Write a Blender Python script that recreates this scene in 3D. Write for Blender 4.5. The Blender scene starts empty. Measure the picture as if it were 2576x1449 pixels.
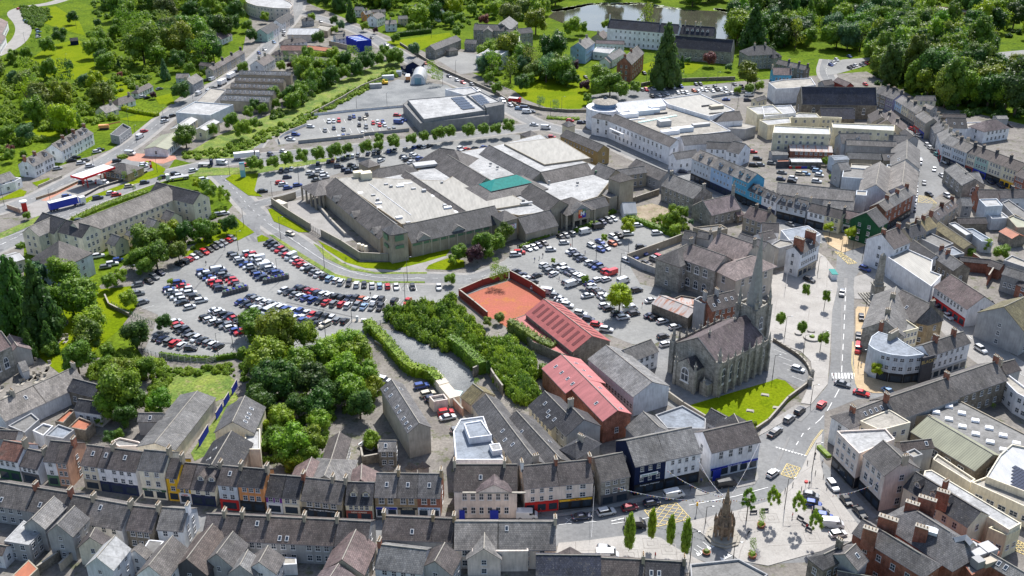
import bpy,math,random
import numpy as np
from mathutils import Vector,Matrix
R=math.radians
rnd=random.Random(11)
SC=bpy.context.scene
COL=SC.collection
# camera
FPX,TH,H=2560.0,R(26),155.0
cd=bpy.data.cameras.new('camera');cam=bpy.data.objects.new('camera',cd);COL.objects.link(cam)
cam.location=(0,0,H);cam.rotation_euler=(R(90)-TH,0,0)
cd.sensor_width=36;cd.lens=36*FPX/2576;cd.clip_start=1;cd.clip_end=12000
SC.camera=cam
# sky and sun
SUN_AZ,SUN_EL=math.atan2(.30,1.0),R(52)
world=bpy.data.worlds.new("World");SC.world=world;world.use_nodes=True
wt=world.node_tree;bg=wt.nodes['Background']
sky=wt.nodes.new('ShaderNodeTexSky');sky.sky_type='NISHITA';sky.sun_disc=False
sky.sun_elevation=SUN_EL;sky.sun_rotation=SUN_AZ;sky.altitude=60;sky.air_density=1.0;sky.dust_density=1.6;sky.ozone_density=1
wt.links.new(sky.outputs[0],bg.inputs[0]);bg.inputs[1].default_value=0.125
sd=bpy.data.lights.new('sun','SUN');sd.energy=4.6;sd.angle=R(.5);sd.color=(1,.975,.94)
sun=bpy.data.objects.new('sun',sd);COL.objects.link(sun)
SV=Vector((math.sin(SUN_AZ)*math.cos(SUN_EL),math.cos(SUN_AZ)*math.cos(SUN_EL),math.sin(SUN_EL)))
sun.rotation_euler=SV.to_track_quat('Z','Y').to_euler();sun.location=(0,300,400)
SC.view_settings.view_transform='Standard';SC.view_settings.look='None'
SC.view_settings.exposure=0.47;SC.view_settings.gamma=1
SC.cycles.max_bounces=4;SC.cycles.diffuse_bounces=3;SC.cycles.glossy_bounces=2;SC.cycles.transmission_bounces=2;SC.cycles.transparent_max_bounces=4
# picture -> place
TX,TY,TS=0.,0.,1.
def T(c=None,r=None):
 global TX,TY,TS
 if c is None:TX,TY,TS=0.,0.,1.
 else :TX,TY,TS=644.*c,362.25*r,.25
def W(p,z=0.):
 x=TX+p[0]*TS-1288;y=TY+p[1]*TS-724.5
 c,s=math.cos(TH),math.sin(TH);t=(H-z)/(FPX*s+y*c)
 return Vector((x*t,(FPX*c-y*s)*t,z))
def px(P):
 zc=P.y*math.cos(TH)+(H-P.z)*math.sin(TH);return ((1288+FPX*P.x/zc-TX)/TS,(724.5+FPX*((H-P.z)*math.cos(TH)-P.y*math.sin(TH))/zc-TY)/TS)
def mpx(p,z=0.):
 y=TY+p[1]*TS-724.5
 return (H-z)/(FPX*math.sin(TH)+y*math.cos(TH))*TS
UP=Vector((0,0,1))
# materials
def newmat(name,rough=.8,spec=.3):
 m=bpy.data.materials.new(name);m.use_nodes=True
 nt=m.node_tree;b=nt.nodes['Principled BSDF']
 b.inputs['Roughness'].default_value=rough;b.inputs['Specular IOR Level'].default_value=spec
 return m,nt,b
def N(nt,t,**kw):
 n=nt.nodes.new(t)
 for k,v in kw.items():
  if isinstance(k,str) and k[0]=='_':n.inputs[k[1:].replace('_',' ')].default_value=v
  else :setattr(n,k,v)
 return n
def noise(nt,scale,detail=4,vec=None,stretch=None,rough=.6):
 n=N(nt,'ShaderNodeTexNoise',_Scale=scale,_Detail=detail,_Roughness=rough)
 if stretch:
  mp=N(nt,'ShaderNodeMapping');mp.inputs['Scale'].default_value=stretch
  nt.links.new(vec,mp.inputs[0]);vec=mp.outputs[0]
 if vec:nt.links.new(vec,n.inputs['Vector'])
 return n.outputs['Fac']
def ramp(nt,fac,a,b,lo=.35,hi=.65):
 r=N(nt,'ShaderNodeMapRange');r.inputs['From Min'].default_value=lo;r.inputs['From Max'].default_value=hi
 r.inputs['To Min'].default_value=a;r.inputs['To Max'].default_value=b;nt.links.new(fac,r.inputs['Value'])
 return r.outputs[0]
def mul(nt,col,facs):
 for f in facs:
  v=N(nt,'ShaderNodeVectorMath',operation='SCALE');nt.links.new(col,v.inputs[0]);nt.links.new(f,v.inputs['Scale']);col=v.outputs[0]
 return col
def mixc(nt,fac,a,b):
 m=N(nt,'ShaderNodeMix',data_type='RGBA');nt.links.new(fac,m.inputs['Factor'])
 for s,v in ((6,a),(7,b)):
  if isinstance(v,tuple):m.inputs[s].default_value=(*v,1)
  else :nt.links.new(v,m.inputs[s])
 return m.outputs[2]
def pos(nt):return N(nt,'ShaderNodeNewGeometry').outputs['Position']
def uvv(nt):return N(nt,'ShaderNodeUVMap').outputs[0]
def oi(nt):return N(nt,'ShaderNodeObjectInfo')
def bump(nt,b,h,s=.3,d=.1):
 n=N(nt,'ShaderNodeBump');n.inputs['Strength'].default_value=s;n.inputs['Distance'].default_value=d
 nt.links.new(h,n.inputs['Height']);nt.links.new(n.outputs[0],b.inputs['Normal'])
M={}
def m_paint():
 m,nt,b=newmat('painted_render',.85,.2);o=oi(nt)
 c=mul(nt,o.outputs['Color'],[ramp(nt,noise(nt,.35,5,pos(nt)),.8,1.06),ramp(nt,noise(nt,1,5,uvv(nt),(2.2,.25,1)),.82,1.04)])
 nt.links.new(c,b.inputs['Base Color']);M['paint']=m
def m_slate():
 m,nt,b=newmat('roof_slate',.7,.35);o=oi(nt);u=uvv(nt)
 br=N(nt,'ShaderNodeTexBrick',_Scale=1.0,_Mortar_Size=.035,_Brick_Width=.55,_Row_Height=.42)
 br.inputs['Color1'].default_value=(.8,.8,.8,1);br.inputs['Color2'].default_value=(1.18,1.16,1.12,1);br.inputs['Mortar'].default_value=(.5,.5,.5,1)
 nt.links.new(u,br.inputs['Vector'])
 c=N(nt,'ShaderNodeVectorMath',operation='MULTIPLY');nt.links.new(o.outputs['Color'],c.inputs[0]);nt.links.new(br.outputs[0],c.inputs[1])
 rv=ramp(nt,o.outputs['Random'],.78,1.3,0,1);wm=N(nt,'ShaderNodeVectorMath',operation='MULTIPLY');nt.links.new(c.outputs[0],wm.inputs[0]);wm.inputs[1].default_value=(1.13,1.02,.92)
 mu=N(nt,'ShaderNodeMath',operation='FRACT');m5=N(nt,'ShaderNodeMath',operation='MULTIPLY');m5.inputs[1].default_value=7.3;nt.links.new(o.outputs['Random'],m5.inputs[0]);nt.links.new(m5.outputs[0],mu.inputs[0])
 cw_=mixc(nt,mu.outputs[0],c.outputs[0],wm.outputs[0])
 c=mul(nt,cw_,[rv,ramp(nt,noise(nt,1,6,u,(1.3,.35,1),.7),.6,1.38,.3,.7),ramp(nt,noise(nt,.22,4,pos(nt),None,.7),.7,1.3,.35,.65)])
 c=mixc(nt,ramp(nt,noise(nt,2.6,3,u),0,.45,.6,.7),c,(.30,.29,.27))
 c=mixc(nt,ramp(nt,noise(nt,.5,8,pos(nt),None,.75),0,.5,.56,.68),c,(.15,.14,.115))
 nt.links.new(c,b.inputs['Base Color']);bump(nt,b,br.outputs['Fac'],.5,-.03);M['slate']=m
def m_wave(key,name,sc,rust=0,spec=.4,rough=.55):
 m,nt,b=newmat(name,rough,spec);o=oi(nt);u=uvv(nt)
 w=N(nt,'ShaderNodeTexWave',_Scale=sc);w.inputs['Distortion'].default_value=0;nt.links.new(u,w.inputs[0])
 c=mul(nt,o.outputs['Color'],[ramp(nt,w.outputs['Fac'],.78,1.08,0,1),ramp(nt,noise(nt,1,5,u,(.5,.12,1)),.8,1.12)])
 if rust:c=mixc(nt,ramp(nt,noise(nt,.6,7,u,(1.2,.25,1)),0,.85,.5,.6),c,(.33,.11,.05))
 nt.links.new(c,b.inputs['Base Color']);bump(nt,b,w.outputs['Fac'],.4,.05);M[key]=m
def m_flat():
 m,nt,b=newmat('roof_membrane',.8,.25);o=oi(nt);p=pos(nt)
 br=N(nt,'ShaderNodeTexBrick',_Scale=1.0,_Mortar_Size=.05,_Brick_Width=9.0,_Row_Height=2.4)
 br.inputs['Color1'].default_value=(.97,.97,.97,1);br.inputs['Color2'].default_value=(1,1,1,1);br.inputs['Mortar'].default_value=(.74,.73,.7,1)
 mp=N(nt,'ShaderNodeMapping');mp.inputs['Rotation'].default_value=(0,0,-.5);nt.links.new(p,mp.inputs[0]);nt.links.new(mp.outputs[0],br.inputs['Vector'])
 cm=N(nt,'ShaderNodeVectorMath',operation='MULTIPLY');nt.links.new(o.outputs['Color'],cm.inputs[0]);nt.links.new(br.outputs[0],cm.inputs[1])
 c=mul(nt,cm.outputs[0],[ramp(nt,noise(nt,.35,7,p,None,.75),.66,1.06,.3,.55),ramp(nt,noise(nt,.12,6,p,None,.7),.72,1.08),ramp(nt,noise(nt,1.4,5,p),.88,1.06)])
 nt.links.new(c,b.inputs['Base Color']);M['flat']=m
def m_brick(key,name,c1,c2,mo,bw,rh):
 m,nt,b=newmat(name,.9,.15);u=uvv(nt)
 br=N(nt,'ShaderNodeTexBrick',_Scale=1.0,_Mortar_Size=.02,_Brick_Width=bw,_Row_Height=rh)
 for k,v in (('Color1',c1),('Color2',c2),('Mortar',mo)):br.inputs[k].default_value=(*v,1)
 nt.links.new(u,br.inputs['Vector'])
 c=mul(nt,br.outputs[0],[ramp(nt,noise(nt,.5,6,pos(nt),None,.7),.6,1.2),ramp(nt,noise(nt,1,5,u,(2,.2,1)),.75,1.1)])
 nt.links.new(c,b.inputs['Base Color']);M[key]=m
def m_ground(key,name,ca,cb,s1=.08,s2=1.5,rough=.9,v1=.85,v2=1.12,spec=.2,dirt=None,stretch=None):
 m,nt,b=newmat(name,rough,spec);p=pos(nt)
 c=mixc(nt,ramp(nt,noise(nt,s1,7,p,None,.65),0,1,.38,.62),ca,cb)
 if dirt:c=mixc(nt,ramp(nt,noise(nt,s1*2.3,8,p,None,.7),0,.8,.54,.62),c,dirt)
 c=mul(nt,c,[ramp(nt,noise(nt,s2,6,p,None,.7),v1,v2)])
 nt.links.new(c,b.inputs['Base Color']);M[key]=m
 bump(nt,b,noise(nt,s2*2,4,p),.35,.12)
def m_plain(key,name,col,rough=.6,spec=.4,metal=0,coat=0,emi=0):
 m,nt,b=newmat(name,rough,spec);b.inputs['Metallic'].default_value=metal;b.inputs['Coat Weight'].default_value=coat
 if col is None:nt.links.new(oi(nt).outputs['Color'],b.inputs['Base Color'])
 else :
  p=pos(nt);c=N(nt,'ShaderNodeRGB');c.outputs[0].default_value=(*col,1)
  nt.links.new(mul(nt,c.outputs[0],[ramp(nt,noise(nt,.9,4,p),.85,1.1)]),b.inputs['Base Color'])
 M[key]=m
def m_leaf(key='leaf',col=None):
 m,nt,b=newmat(key,.5,.3);o=oi(nt);p=pos(nt);cs=o.outputs['Color']
 if col:r_=N(nt,'ShaderNodeRGB');r_.outputs[0].default_value=(*col,1);cs=r_.outputs[0]
 hue=N(nt,'ShaderNodeVectorMath',operation='MULTIPLY');nt.links.new(cs,hue.inputs[0]);hue.inputs[1].default_value=(1.4,1.22,.8)
 c=mixc(nt,ramp(nt,noise(nt,.16,5,p),0,.85,.42,.62),cs,hue.outputs[0])
 c=mul(nt,c,[ramp(nt,noise(nt,.9,4,p),.65,1.5),ramp(nt,o.outputs['Random'],.85,1.2,0,1)])
 nt.links.new(c,b.inputs['Base Color'])
 tr=N(nt,'ShaderNodeBsdfTranslucent');nt.links.new(mul(nt,c,[ramp(nt,o.outputs['Random'],1.3,1.5,0,1)]),tr.inputs[0])
 mx=N(nt,'ShaderNodeMixShader');mx.inputs[0].default_value=.38
 nt.links.new(b.outputs[0],mx.inputs[1]);nt.links.new(tr.outputs[0],mx.inputs[2]);nt.links.new(mx.outputs[0],nt.nodes['Material Output'].inputs[0])
 M[key]=m
def m_water():
 m,nt,b=newmat('lake_water',.06,.6);p=pos(nt)
 c=mixc(nt,ramp(nt,noise(nt,.02,3,p),0,1),(.05,.05,.038),(.09,.085,.06));nt.links.new(c,b.inputs['Base Color'])
 bump(nt,b,noise(nt,.8,3,p,(1,1.8,1)),.12,.08);M['water']=m
m_paint();m_slate();m_flat();m_leaf();m_water()
m_wave('corr','corrugated_sheet',1.6);m_wave('rust','rusty_sheet',1.6,1);m_wave('rib','ribbed_roof',.55)
m_brick('brick','red_brick',(.30,.085,.045),(.40,.13,.07),(.3,.24,.2),.45,.16)
m_brick('stone','grey_stone',(.28,.265,.235),(.42,.395,.345),(.33,.31,.27),.9,.38)
m_brick('rubble','rubble_stone',(.19,.165,.13),(.30,.26,.21),(.24,.22,.19),.5,.3)
m_brick('bbrick','buff_brick',(.36,.25,.13),(.46,.33,.18),(.4,.35,.27),.45,.16)
m_ground('asphalt','asphalt',(.185,.187,.187),(.245,.246,.243),.05,.9,v1=.82,v2=1.1)
m_ground('carpark','carpark_asphalt',(.22,.22,.212),(.285,.284,.27),.04,.7,v1=.85,v2=1.08)
m_ground('yard','yard_concrete',(.17,.155,.14),(.255,.235,.21),.11,1.2,v1=.7,v2=1.15,dirt=(.11,.12,.06))
m_ground('pave','pavement',(.27,.258,.24),(.335,.32,.30),.2,2)
m_ground('granite','granite_paving',(.34,.32,.295),(.41,.39,.36),.15,3)
m_ground('bandp','sand_paving',(.44,.33,.20),(.52,.40,.26),.2,2)
m_ground('redp','red_paving',(.42,.20,.14),(.50,.27,.20),.2,2)
m_ground('gravel','grey_gravel',(.17,.178,.18),(.27,.275,.27),.07,2.2,v1=.7,v2=1.2)
m_ground('dirt','bare_soil',(.24,.19,.13),(.36,.30,.22),.15,1.5,dirt=(.12,.16,.04))
m_ground('rustg','rusty_yard',(.36,.13,.07),(.42,.13,.09),.07,1.6,v1=.8,v2=1.1,dirt=(.42,.17,.05))
m_ground('grass','meadow_grass',(.085,.14,.010),(.13,.19,.013),.045,.6,v1=.5,v2=1.3,spec=.03,dirt=(.055,.10,.014))
m_ground('lawn','mown_lawn',(.14,.20,.004),(.19,.235,.006),.06,1.2,v1=.68,v2=1.15,spec=.03,dirt=(.11,.165,.003))
m_ground('rough','rough_grass',(.10,.17,.03),(.22,.27,.05),.12,1.2,v1=.5,v2=1.3,dirt=(.26,.24,.10))
m_brick('brown','brown_sandstone',(.27,.19,.13),(.38,.28,.20),(.2,.15,.11),.8,.35);m_plain('spire','spire_stone',(.33,.325,.305),.85);m_plain('joint','paving_joint',(.24,.22,.20));m_plain('patch','asphalt_patch',(.13,.13,.13));m_plain('white','white_marking',(.72,.72,.70));m_plain('yellow','yellow_marking',(.65,.50,.18))
m_plain('glass','window_glass',(.035,.05,.07),.12,.6);m_plain('frame','white_frame',(.7,.7,.7),.5)
m_plain('obj','coated_surface',None,.6);m_plain('car','car_paint',None,.28,.5,.15,.8)
m_plain('tyre','tyre_rubber',(.02,.02,.02),.8);m_plain('rim','wheel_rim',(.45,.45,.47),.35,.5,.6)
m_plain('cglass','car_glass',(.015,.02,.028),.06,.7);m_plain('bark','bark',(.11,.085,.06),.9)
m_plain('metal','galvanised_metal',(.38,.39,.40),.45,.5,.5);m_plain('pot','chimney_pot',(.45,.30,.17),.8)
m_plain('cap','stone_coping',(.36,.33,.28),.9);m_plain('skin','skin',(.55,.33,.24));m_plain('panel','solar_panel',(.02,.03,.06),.15,.6)
m_plain('lamp','lamp_lens',(.8,.78,.7),.2);m_plain('tail','tail_lens',(.4,.02,.02),.3);m_plain('dark','dark_opening',(.02,.02,.025),.6)
C=dict(w=(.76,.76,.77),W=(.87,.87,.89),c=(.80,.73,.58),C=(.76,.69,.50),y=(.80,.47,.03),p=(.62,.37,.26),o=(.75,.33,.13),n=(.012,.022,.07),b=(.42,.58,.78),B=(.12,.42,.62),g=(.02,.09,.04),G=(.10,.2,.12),r=(.50,.02,.02),k=(.02,.02,.022),s=(.40,.40,.40),S=(.28,.28,.28),t=(.52,.46,.37),T=(.40,.35,.27),v=(.22,.06,.32),V=(.27,.24,.33),P=(.78,.68,.60),d=(.10,.10,.11),u=(.02,.04,.38),m=(.30,.06,.045),a=(.40,.29,.13),q=(.56,.50,.42),e=(.45,.62,.55),l=(.62,.66,.70))
WALL=dict(brick=('brick',(1,1,1)),stone=('stone',(1,1,1)),rubble=('rubble',(1,1,1)),bbrick=('bbrick',(1,1,1)))
ROOF=dict(sl=('slate',(.088,.088,.094)),sd=('slate',(.040,.042,.050)),sb=('slate',(.088,.078,.078)),lg=('slate',(.165,.165,.166)),mg=('slate',(.105,.104,.108)),pu=('slate',(.14,.11,.115)),nv=('slate',(.028,.032,.05)),wh=('flat',(.43,.43,.425)),fg=('flat',(.22,.215,.205)),fd=('flat',(.13,.13,.135)),fc=('flat',(.37,.345,.30)),rb=('rib',(.31,.295,.26)),rg=('rib',(.27,.275,.19)),co=('corr',(.40,.40,.40)),cw=('corr',(.42,.43,.44)),ru=('rust',(.42,.38,.36)),rr=('corr',(.42,.13,.06)),rd=('corr',(.42,.115,.105)),rl=('corr',(.50,.175,.17)),gn=('corr',(.28,.33,.29)),mo=('slate',(.15,.135,.075)),bl=('flat',(.27,.30,.34)),rt=('slate',(.22,.12,.10)),pl=('slate',(.20,.175,.18)))
# mesh helpers
def uvmap(me):
 uv=me.uv_layers.new(name='UVMap');n=len(me.loops);d=np.zeros(n*2,np.float32)
 co=np.zeros(len(me.vertices)*3);me.vertices.foreach_get('co',co);co=co.reshape(-1,3)
 li=np.zeros(n,np.int32);me.loops.foreach_get('vertex_index',li)
 for p in me.polygons:
  nn=p.normal;t=Vector((-nn.y,nn.x,0))
  t=t.normalized() if t.length>1e-3 else Vector((1,0,0));b=nn.cross(t)
  s=slice(p.loop_start,p.loop_start+p.loop_total);v=co[li[s]]
  d[2*p.loop_start:2*(p.loop_start+p.loop_total):2]=v@np.array(t);d[2*p.loop_start+1:2*(p.loop_start+p.loop_total):2]=v@np.array(b)
 uv.data.foreach_set('uv',d)
class MB:
 def __init__(s):s.v=[];s.f=[];s.mi=[]
 def add(s,vs,fs,mi=0):
  o=len(s.v);s.v+=[tuple(v) for v in vs];s.f+=[tuple(i+o for i in f) for f in fs];s.mi+=[mi]*len(fs);return s
 def box(s,c,d,a=0,mi=0,taper=1):
  ca,sa=math.cos(a),math.sin(a);vs=[]
  for z,k in ((0,1),(d[2],taper)):
   for x,y in ((-1,-1),(1,-1),(1,1),(-1,1)):
    X,Y=x*d[0]/2*k,y*d[1]/2*k;vs.append((c[0]+X*ca-Y*sa,c[1]+X*sa+Y*ca,c[2]+z))
  return s.add(vs,[(3,2,1,0),(4,5,6,7),(0,1,5,4),(1,2,6,5),(2,3,7,6),(3,0,4,7)],mi)
 def prism(s,poly,z0,z1,mi=0):
  n=len(poly);a=sum(poly[i][0]*poly[(i+1)%n][1]-poly[(i+1)%n][0]*poly[i][1] for i in range(n))
  if a<0:poly=poly[::-1]
  vs=[(p[0],p[1],z0) for p in poly]+[(p[0],p[1],z1) for p in poly]
  return s.add(vs,[tuple(range(n))[::-1],tuple(range(n,2*n))]+[(i,(i+1)%n,(i+1)%n+n,i+n) for i in range(n)],mi)
 def cyl(s,c,r,h,n=10,r2=None,mi=0):
  r2=r if r2 is None else r2
  vs=[(c[0]+r*math.cos(6.2832*i/n),c[1]+r*math.sin(6.2832*i/n),c[2]) for i in range(n)]+[(c[0]+r2*math.cos(6.2832*i/n),c[1]+r2*math.sin(6.2832*i/n),c[2]+h) for i in range(n)]
  return s.add(vs,[tuple(range(n))[::-1],tuple(range(n,2*n))]+[(i,(i+1)%n,(i+1)%n+n,i+n) for i in range(n)],mi)
 def bar(s,a,b,r,mi=0,n=5):
  a,b=Vector(a),Vector(b);d=(b-a).normalized();u=d.cross(UP)
  u=u.normalized() if u.length>.01 else Vector((1,0,0));w=d.cross(u)
  vs=[p+(u*math.cos(6.2832*i/n)+w*math.sin(6.2832*i/n))*r for p in (a,b) for i in range(n)]
  return s.add(vs,[tuple(range(n)),tuple(range(n,2*n))[::-1]]+[(i,i+n,(i+1)%n+n,(i+1)%n) for i in range(n)],mi)
 def mesh(s,name,mats,uv=True):
  me=bpy.data.meshes.new(name);me.from_pydata(s.v,[],s.f)
  for m in (mats if isinstance(mats,list) else [mats]):me.materials.append(M[m])
  if isinstance(mats,list) and len(mats)>1:me.polygons.foreach_set('material_index',s.mi)
  if uv:uvmap(me)
  return me
 def obj(s,name,mats,parent=None,color=(1,1,1),uv=True,origin=None):
  if origin is not None:s.v=[(x-origin[0],y-origin[1],z-origin[2]) for x,y,z in s.v]
  return link(name,s.mesh(name,mats,uv),parent,color,origin if parent is None else None)
def link(name,me,parent=None,color=(1,1,1),loc=None):
 o=bpy.data.objects.new(name,me);COL.objects.link(o);o.color=(*color,1)
 if loc is not None:o.location=loc
 if parent:o.parent=parent
 return o
def words(i):
 o=['','first','second','third','fourth','fifth','sixth','seventh','eighth','ninth','tenth','eleventh','twelfth','thirteenth','fourteenth','fifteenth','sixteenth','seventeenth','eighteenth','nineteenth']
 t=['','','twenty','thirty','forty','fifty','sixty','seventy','eighty','ninety']
 return o[i] if i<20 else (t[i//10]+'-'+o[i%10] if i%10 else t[i//10][:-1]+'ieth')
def fit(l):
 w=l.split(' ')
 for k in ('the','a','of','such'):
  while len(w)>16 and k in w:w.remove(k)
 return ' '.join(w)
def tag(o,label,cat=None,group=None,kind=None):
 label=fit(label)
 o['label']=label
 if cat:o['category']=cat
 if group:o['group']=group
 if kind:o['kind']=kind
 return o
def thing(name,label,cat,loc,rz=0,group=None):
 o=link(name,None,None,(1,1,1),loc);o.rotation_euler=(0,0,rz);return tag(o,label,cat,group)
 # ground areas
ZK=[0]
def zs():ZK[0]+=1;return .02+.0009*ZK[0]
def area(name,label,pts,mat,z=.03,kerb=False,color=(1,1,1)):
 P=[W(p,0) for p in pts];m=MB()
 z=z+.03+.0004*len(ZK)+.0005*(zs() if kerb else 0) if kerb else zs()
 if kerb:m.prism([(p.x,p.y) for p in P],-.05,z)
 else :
  a=sum(P[i].x*P[i-1].y-P[i-1].x*P[i].y for i in range(len(P)))
  if a>0:P=P[::-1]
  m.add([(p.x,p.y,z) for p in P],[tuple(range(len(P)))])
 return tag(m.obj(name,mat,None,color,uv=False),label,None,None,'structure')
def smooth(P,it=2):
 for _ in range(it):
  Q=[P[0]]
  for a,b in zip(P,P[1:]):Q+=[a*.75+b*.25,a*.25+b*.75]
  P=Q+[P[-1]]
 return P
def strip(P,w,z):
 L=[];n=len(P)
 for i in range(n):
  d=(P[min(i+1,n-1)]-P[max(i-1,0)]);d.z=0;d.normalize();k=Vector((-d.y,d.x,0));L.append((P[i]+k*w/2,P[i]-k*w/2))
 v=[]
 for a,b in L:v+=[(a.x,a.y,z),(b.x,b.y,z)]
 return v,[(2*i,2*i+1,2*i+3,2*i+2) for i in range(n-1)]
MARK={'white':MB(),'yellow':MB(),'joint':MB(),'patch':MB()}
ZR=.115
def line(pts,w=.15,c='white',dash=None,z=ZR+.01,world=False,sm=0):
 P=pts if world else [W(p) for p in pts]
 if sm:P=smooth(P,sm)
 if not dash:MARK[c].add(*strip(P,w,z));return
 on,off=dash;acc=0
 for a,b in zip(P,P[1:]):
  L=(b-a).length;d=(b-a).normalized();s=-acc
  while s<L:
   e=min(s+on,L)
   if e>max(s,0)+.1:MARK[c].add(*strip([a+d*max(s,0),a+d*e],w,z))
   s+=on+off
  acc=(acc+L)%(on+off)
ROADS=[]
def lay_roads():
 for P,w,name,mat,label in ROADS:tag(MB().add(*strip(P,w,zs())).obj(name,mat,uv=False),label,kind='structure')
def road(label,pts,w,pave=0,mat='asphalt',name='road',centre=True,z=None,sm=2):
 P=smooth([W(p) for p in pts],sm)
 ROADS.append((P,w,name,mat,label))
 if pave:tag(MB().add(*strip(P,w+2*pave,zs())).obj('pavement','pave',uv=False),'pale pavement along '+label,kind='structure')
 if centre:line(P,.15,'white',(2,4),ZR+.008,True)
 return P
def box_junction(a,b,c,d,n=4):
 A,B,Cc,D=[W(p) for p in (a,b,c,d)];z=ZR+.011
 for p,q in ((A,B),(B,Cc),(Cc,D),(D,A)):line([p,q],.18,'yellow',None,z,True)
 pt=lambda u,v:A.lerp(B,u).lerp(D.lerp(Cc,u),v)
 for i in range(-n+1,n):
  for s in (0,1):
   u0,v0,u1,v1=(max(i,0)/n,max(-i,0)/n,min(n+i,n)/n,min(n-i,n)/n)
   line([pt(u0 if s==0 else 1-u0,v0),pt(u1 if s==0 else 1-u1,v1)],.14,'yellow',None,z,True)
   # buildings
def mk_window(arch=False):
 f=MB();p=MB();hw,hh=.5,.5
 if arch:
  pts=[(-hw,0),(hw,0),(hw,.62)]+[(hw*math.cos(a),.62+.38*math.sin(a)) for a in (.5,1.05,1.57,2.09,2.64)]+[(-hw,.62)]
 else :pts=[(-hw,0),(hw,0),(hw,1),(-hw,1)]
 n=len(pts);cx,cz=0,.5;inn=[(x*.84,cz+(z-cz)*.88) for x,z in pts]
 v=[(x,-.06,z) for x,z in pts]+[(x,-.06,z) for x,z in inn]+[(x,.03,z) for x,z in pts]
 f.add(v,[(i,(i+1)%n,n+(i+1)%n,n+i) for i in range(n)]+[(i,2*n+i,2*n+(i+1)%n,(i+1)%n) for i in range(n)])
 f.box((0,-.045,.47),(.84,.03,.06));f.box((0,-.043,.06),(.05,.02,.88));f.box((0,-.06,-.07),(1.16,.16,.07))
 p.add([(x,-.03,z) for x,z in inn],[tuple(range(n))])
 j=MB();j.add(f.v,f.f,0);j.add(p.v,p.f,1)
 return f.mesh('window','frame',False),p.mesh('pane','glass',False),j.mesh('window',['frame','glass'],False)
WIN={0:mk_window(),1:mk_window(True)}
NW=[0]
def window(par,P,t,w,h,arch=0,loc=None):
 if 0:return
 far=P.length>400
 f,p,j=WIN[arch];a=math.atan2(t.y,t.x)
 o=link('window',j if far else f,par);o.location=P-loc;o.rotation_euler=(0,0,a);o.scale=(w,1,h);NW[0]+=1
 if not far:q=link('pane',p,o)
def cam_face(P,n):return (Vector((0,0,H))-P).normalized().dot(n)>-.02
def wall_windows(par,O,t,n,L,ze,fl,nc,loc,ww=1.05,wh=1.45,z0=0,arch=0,skip0=False,m=.12):
 if not cam_face(O+t*L/2,n) or nc<1:return
 fh=(ze-z0)/fl
 for k in range(fl):
  if k==0 and skip0:continue
  hh=min(wh,fh*.55)*(.85 if k==fl-1 and fl>2 else 1)
  for i in range(nc):
   s=L*m+L*(1-2*m)*(i+.5)/nc
   window(par,O+t*s+UP*(z0+k*fh+fh*.33)+n*.01,t,min(ww,L*(1-2*m)/nc*.7),hh,arch,loc)
def text(par,s,P,t,size,col,loc,name='lettering',squash=1):
 cu=bpy.data.curves.new(name,'FONT');cu.body=s;cu.size=size;cu.align_x='CENTER';cu.align_y='CENTER';cu.extrude=.02;cu.offset=size*.012
 t_=bpy.data.objects.new('t',cu);COL.objects.link(t_);dg=bpy.context.evaluated_depsgraph_get();me=bpy.data.meshes.new_from_object(t_.evaluated_get(dg));bpy.data.objects.remove(t_);me.materials.clear();me.materials.append(M['obj'])
 o=link(name,me,par,col)
 o.matrix_local=Matrix.Translation(P-loc)@Matrix.Rotation(math.atan2(t.y,t.x),4,'Z')@Matrix.Rotation(R(90),4,'X');o.scale=(squash,1,1)
 return o
def shopfront(par,O,t,n,L,loc,col='k',sign=None,scol='w',h=3.1,fasc=None):
 a=math.atan2(t.y,t.x);c=O+t*L/2
 o=MB().box((c.x+n.x*.06,c.y+n.y*.06,0),(L-.1,.14,h),a).obj('shopfront','obj',par,C[col]);o.data.transform(Matrix.Translation(-loc))
 k=max(1,int(L/2.6));g=MB()
 for i in range(k):
  q=O+t*(L*(i+.5)/k)+n*.14
  g=MB().box((q.x,q.y,.5),(L/k*.72,.04,h-1.25),a);x=g.obj('shop_window','glass',o);x.data.transform(Matrix.Translation(-loc))
 q=c+n*.16
 x=MB().box((q.x,q.y,h-.65),(L-.3,.1,.55),a).obj('fascia','obj',o,C[fasc or col]);x.data.transform(Matrix.Translation(-loc))
 if sign:text(x,sign,c+n*.24+UP*(h-.38),t,.5,C[scol],loc,squash=min(1.3,(L-1)/(len(sign)*.3)))
def solid_roof(top,faces,th):
 m=MB();n=len(top);m.add(top,faces);m.add([(x,y,z-th) for x,y,z in top],[f[::-1] for f in faces])
 from collections import Counter
 ed=Counter();E={}
 for f in faces:
  for i in range(len(f)):
   a,b=f[i],f[(i+1)%len(f)];ed[frozenset((a,b))]+=1;E[frozenset((a,b))]=(a,b)
 for k,c in ed.items():
  if c==1:a,b=E[k];m.f.append((b,a,a+n,b+n));m.mi.append(0)
 return m
def chimney(par,P,ang,loc,w=1.5,d=.65,top=1.6,mat='paint',col='t',pots=3,zb=1.2):
 m=MB().box((P.x,P.y,P.z-zb),(w,d,top+zb),ang,0);m.box((P.x,P.y,P.z+top),(w+.16,d+.16,.14),ang,1)
 for i in range(pots):
  s=(i-(pots-1)/2)*w/max(pots,1);m.cyl((P.x+s*math.cos(ang),P.y+s*math.sin(ang),P.z+top+.14),.13,.45,6,.11,2)
 o=m.obj('chimney',[mat,'cap','pot'],par,C.get(col,(1,1,1)) if mat=='paint' else (1,1,1));o.data.transform(Matrix.Translation(-loc));return o
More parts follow.
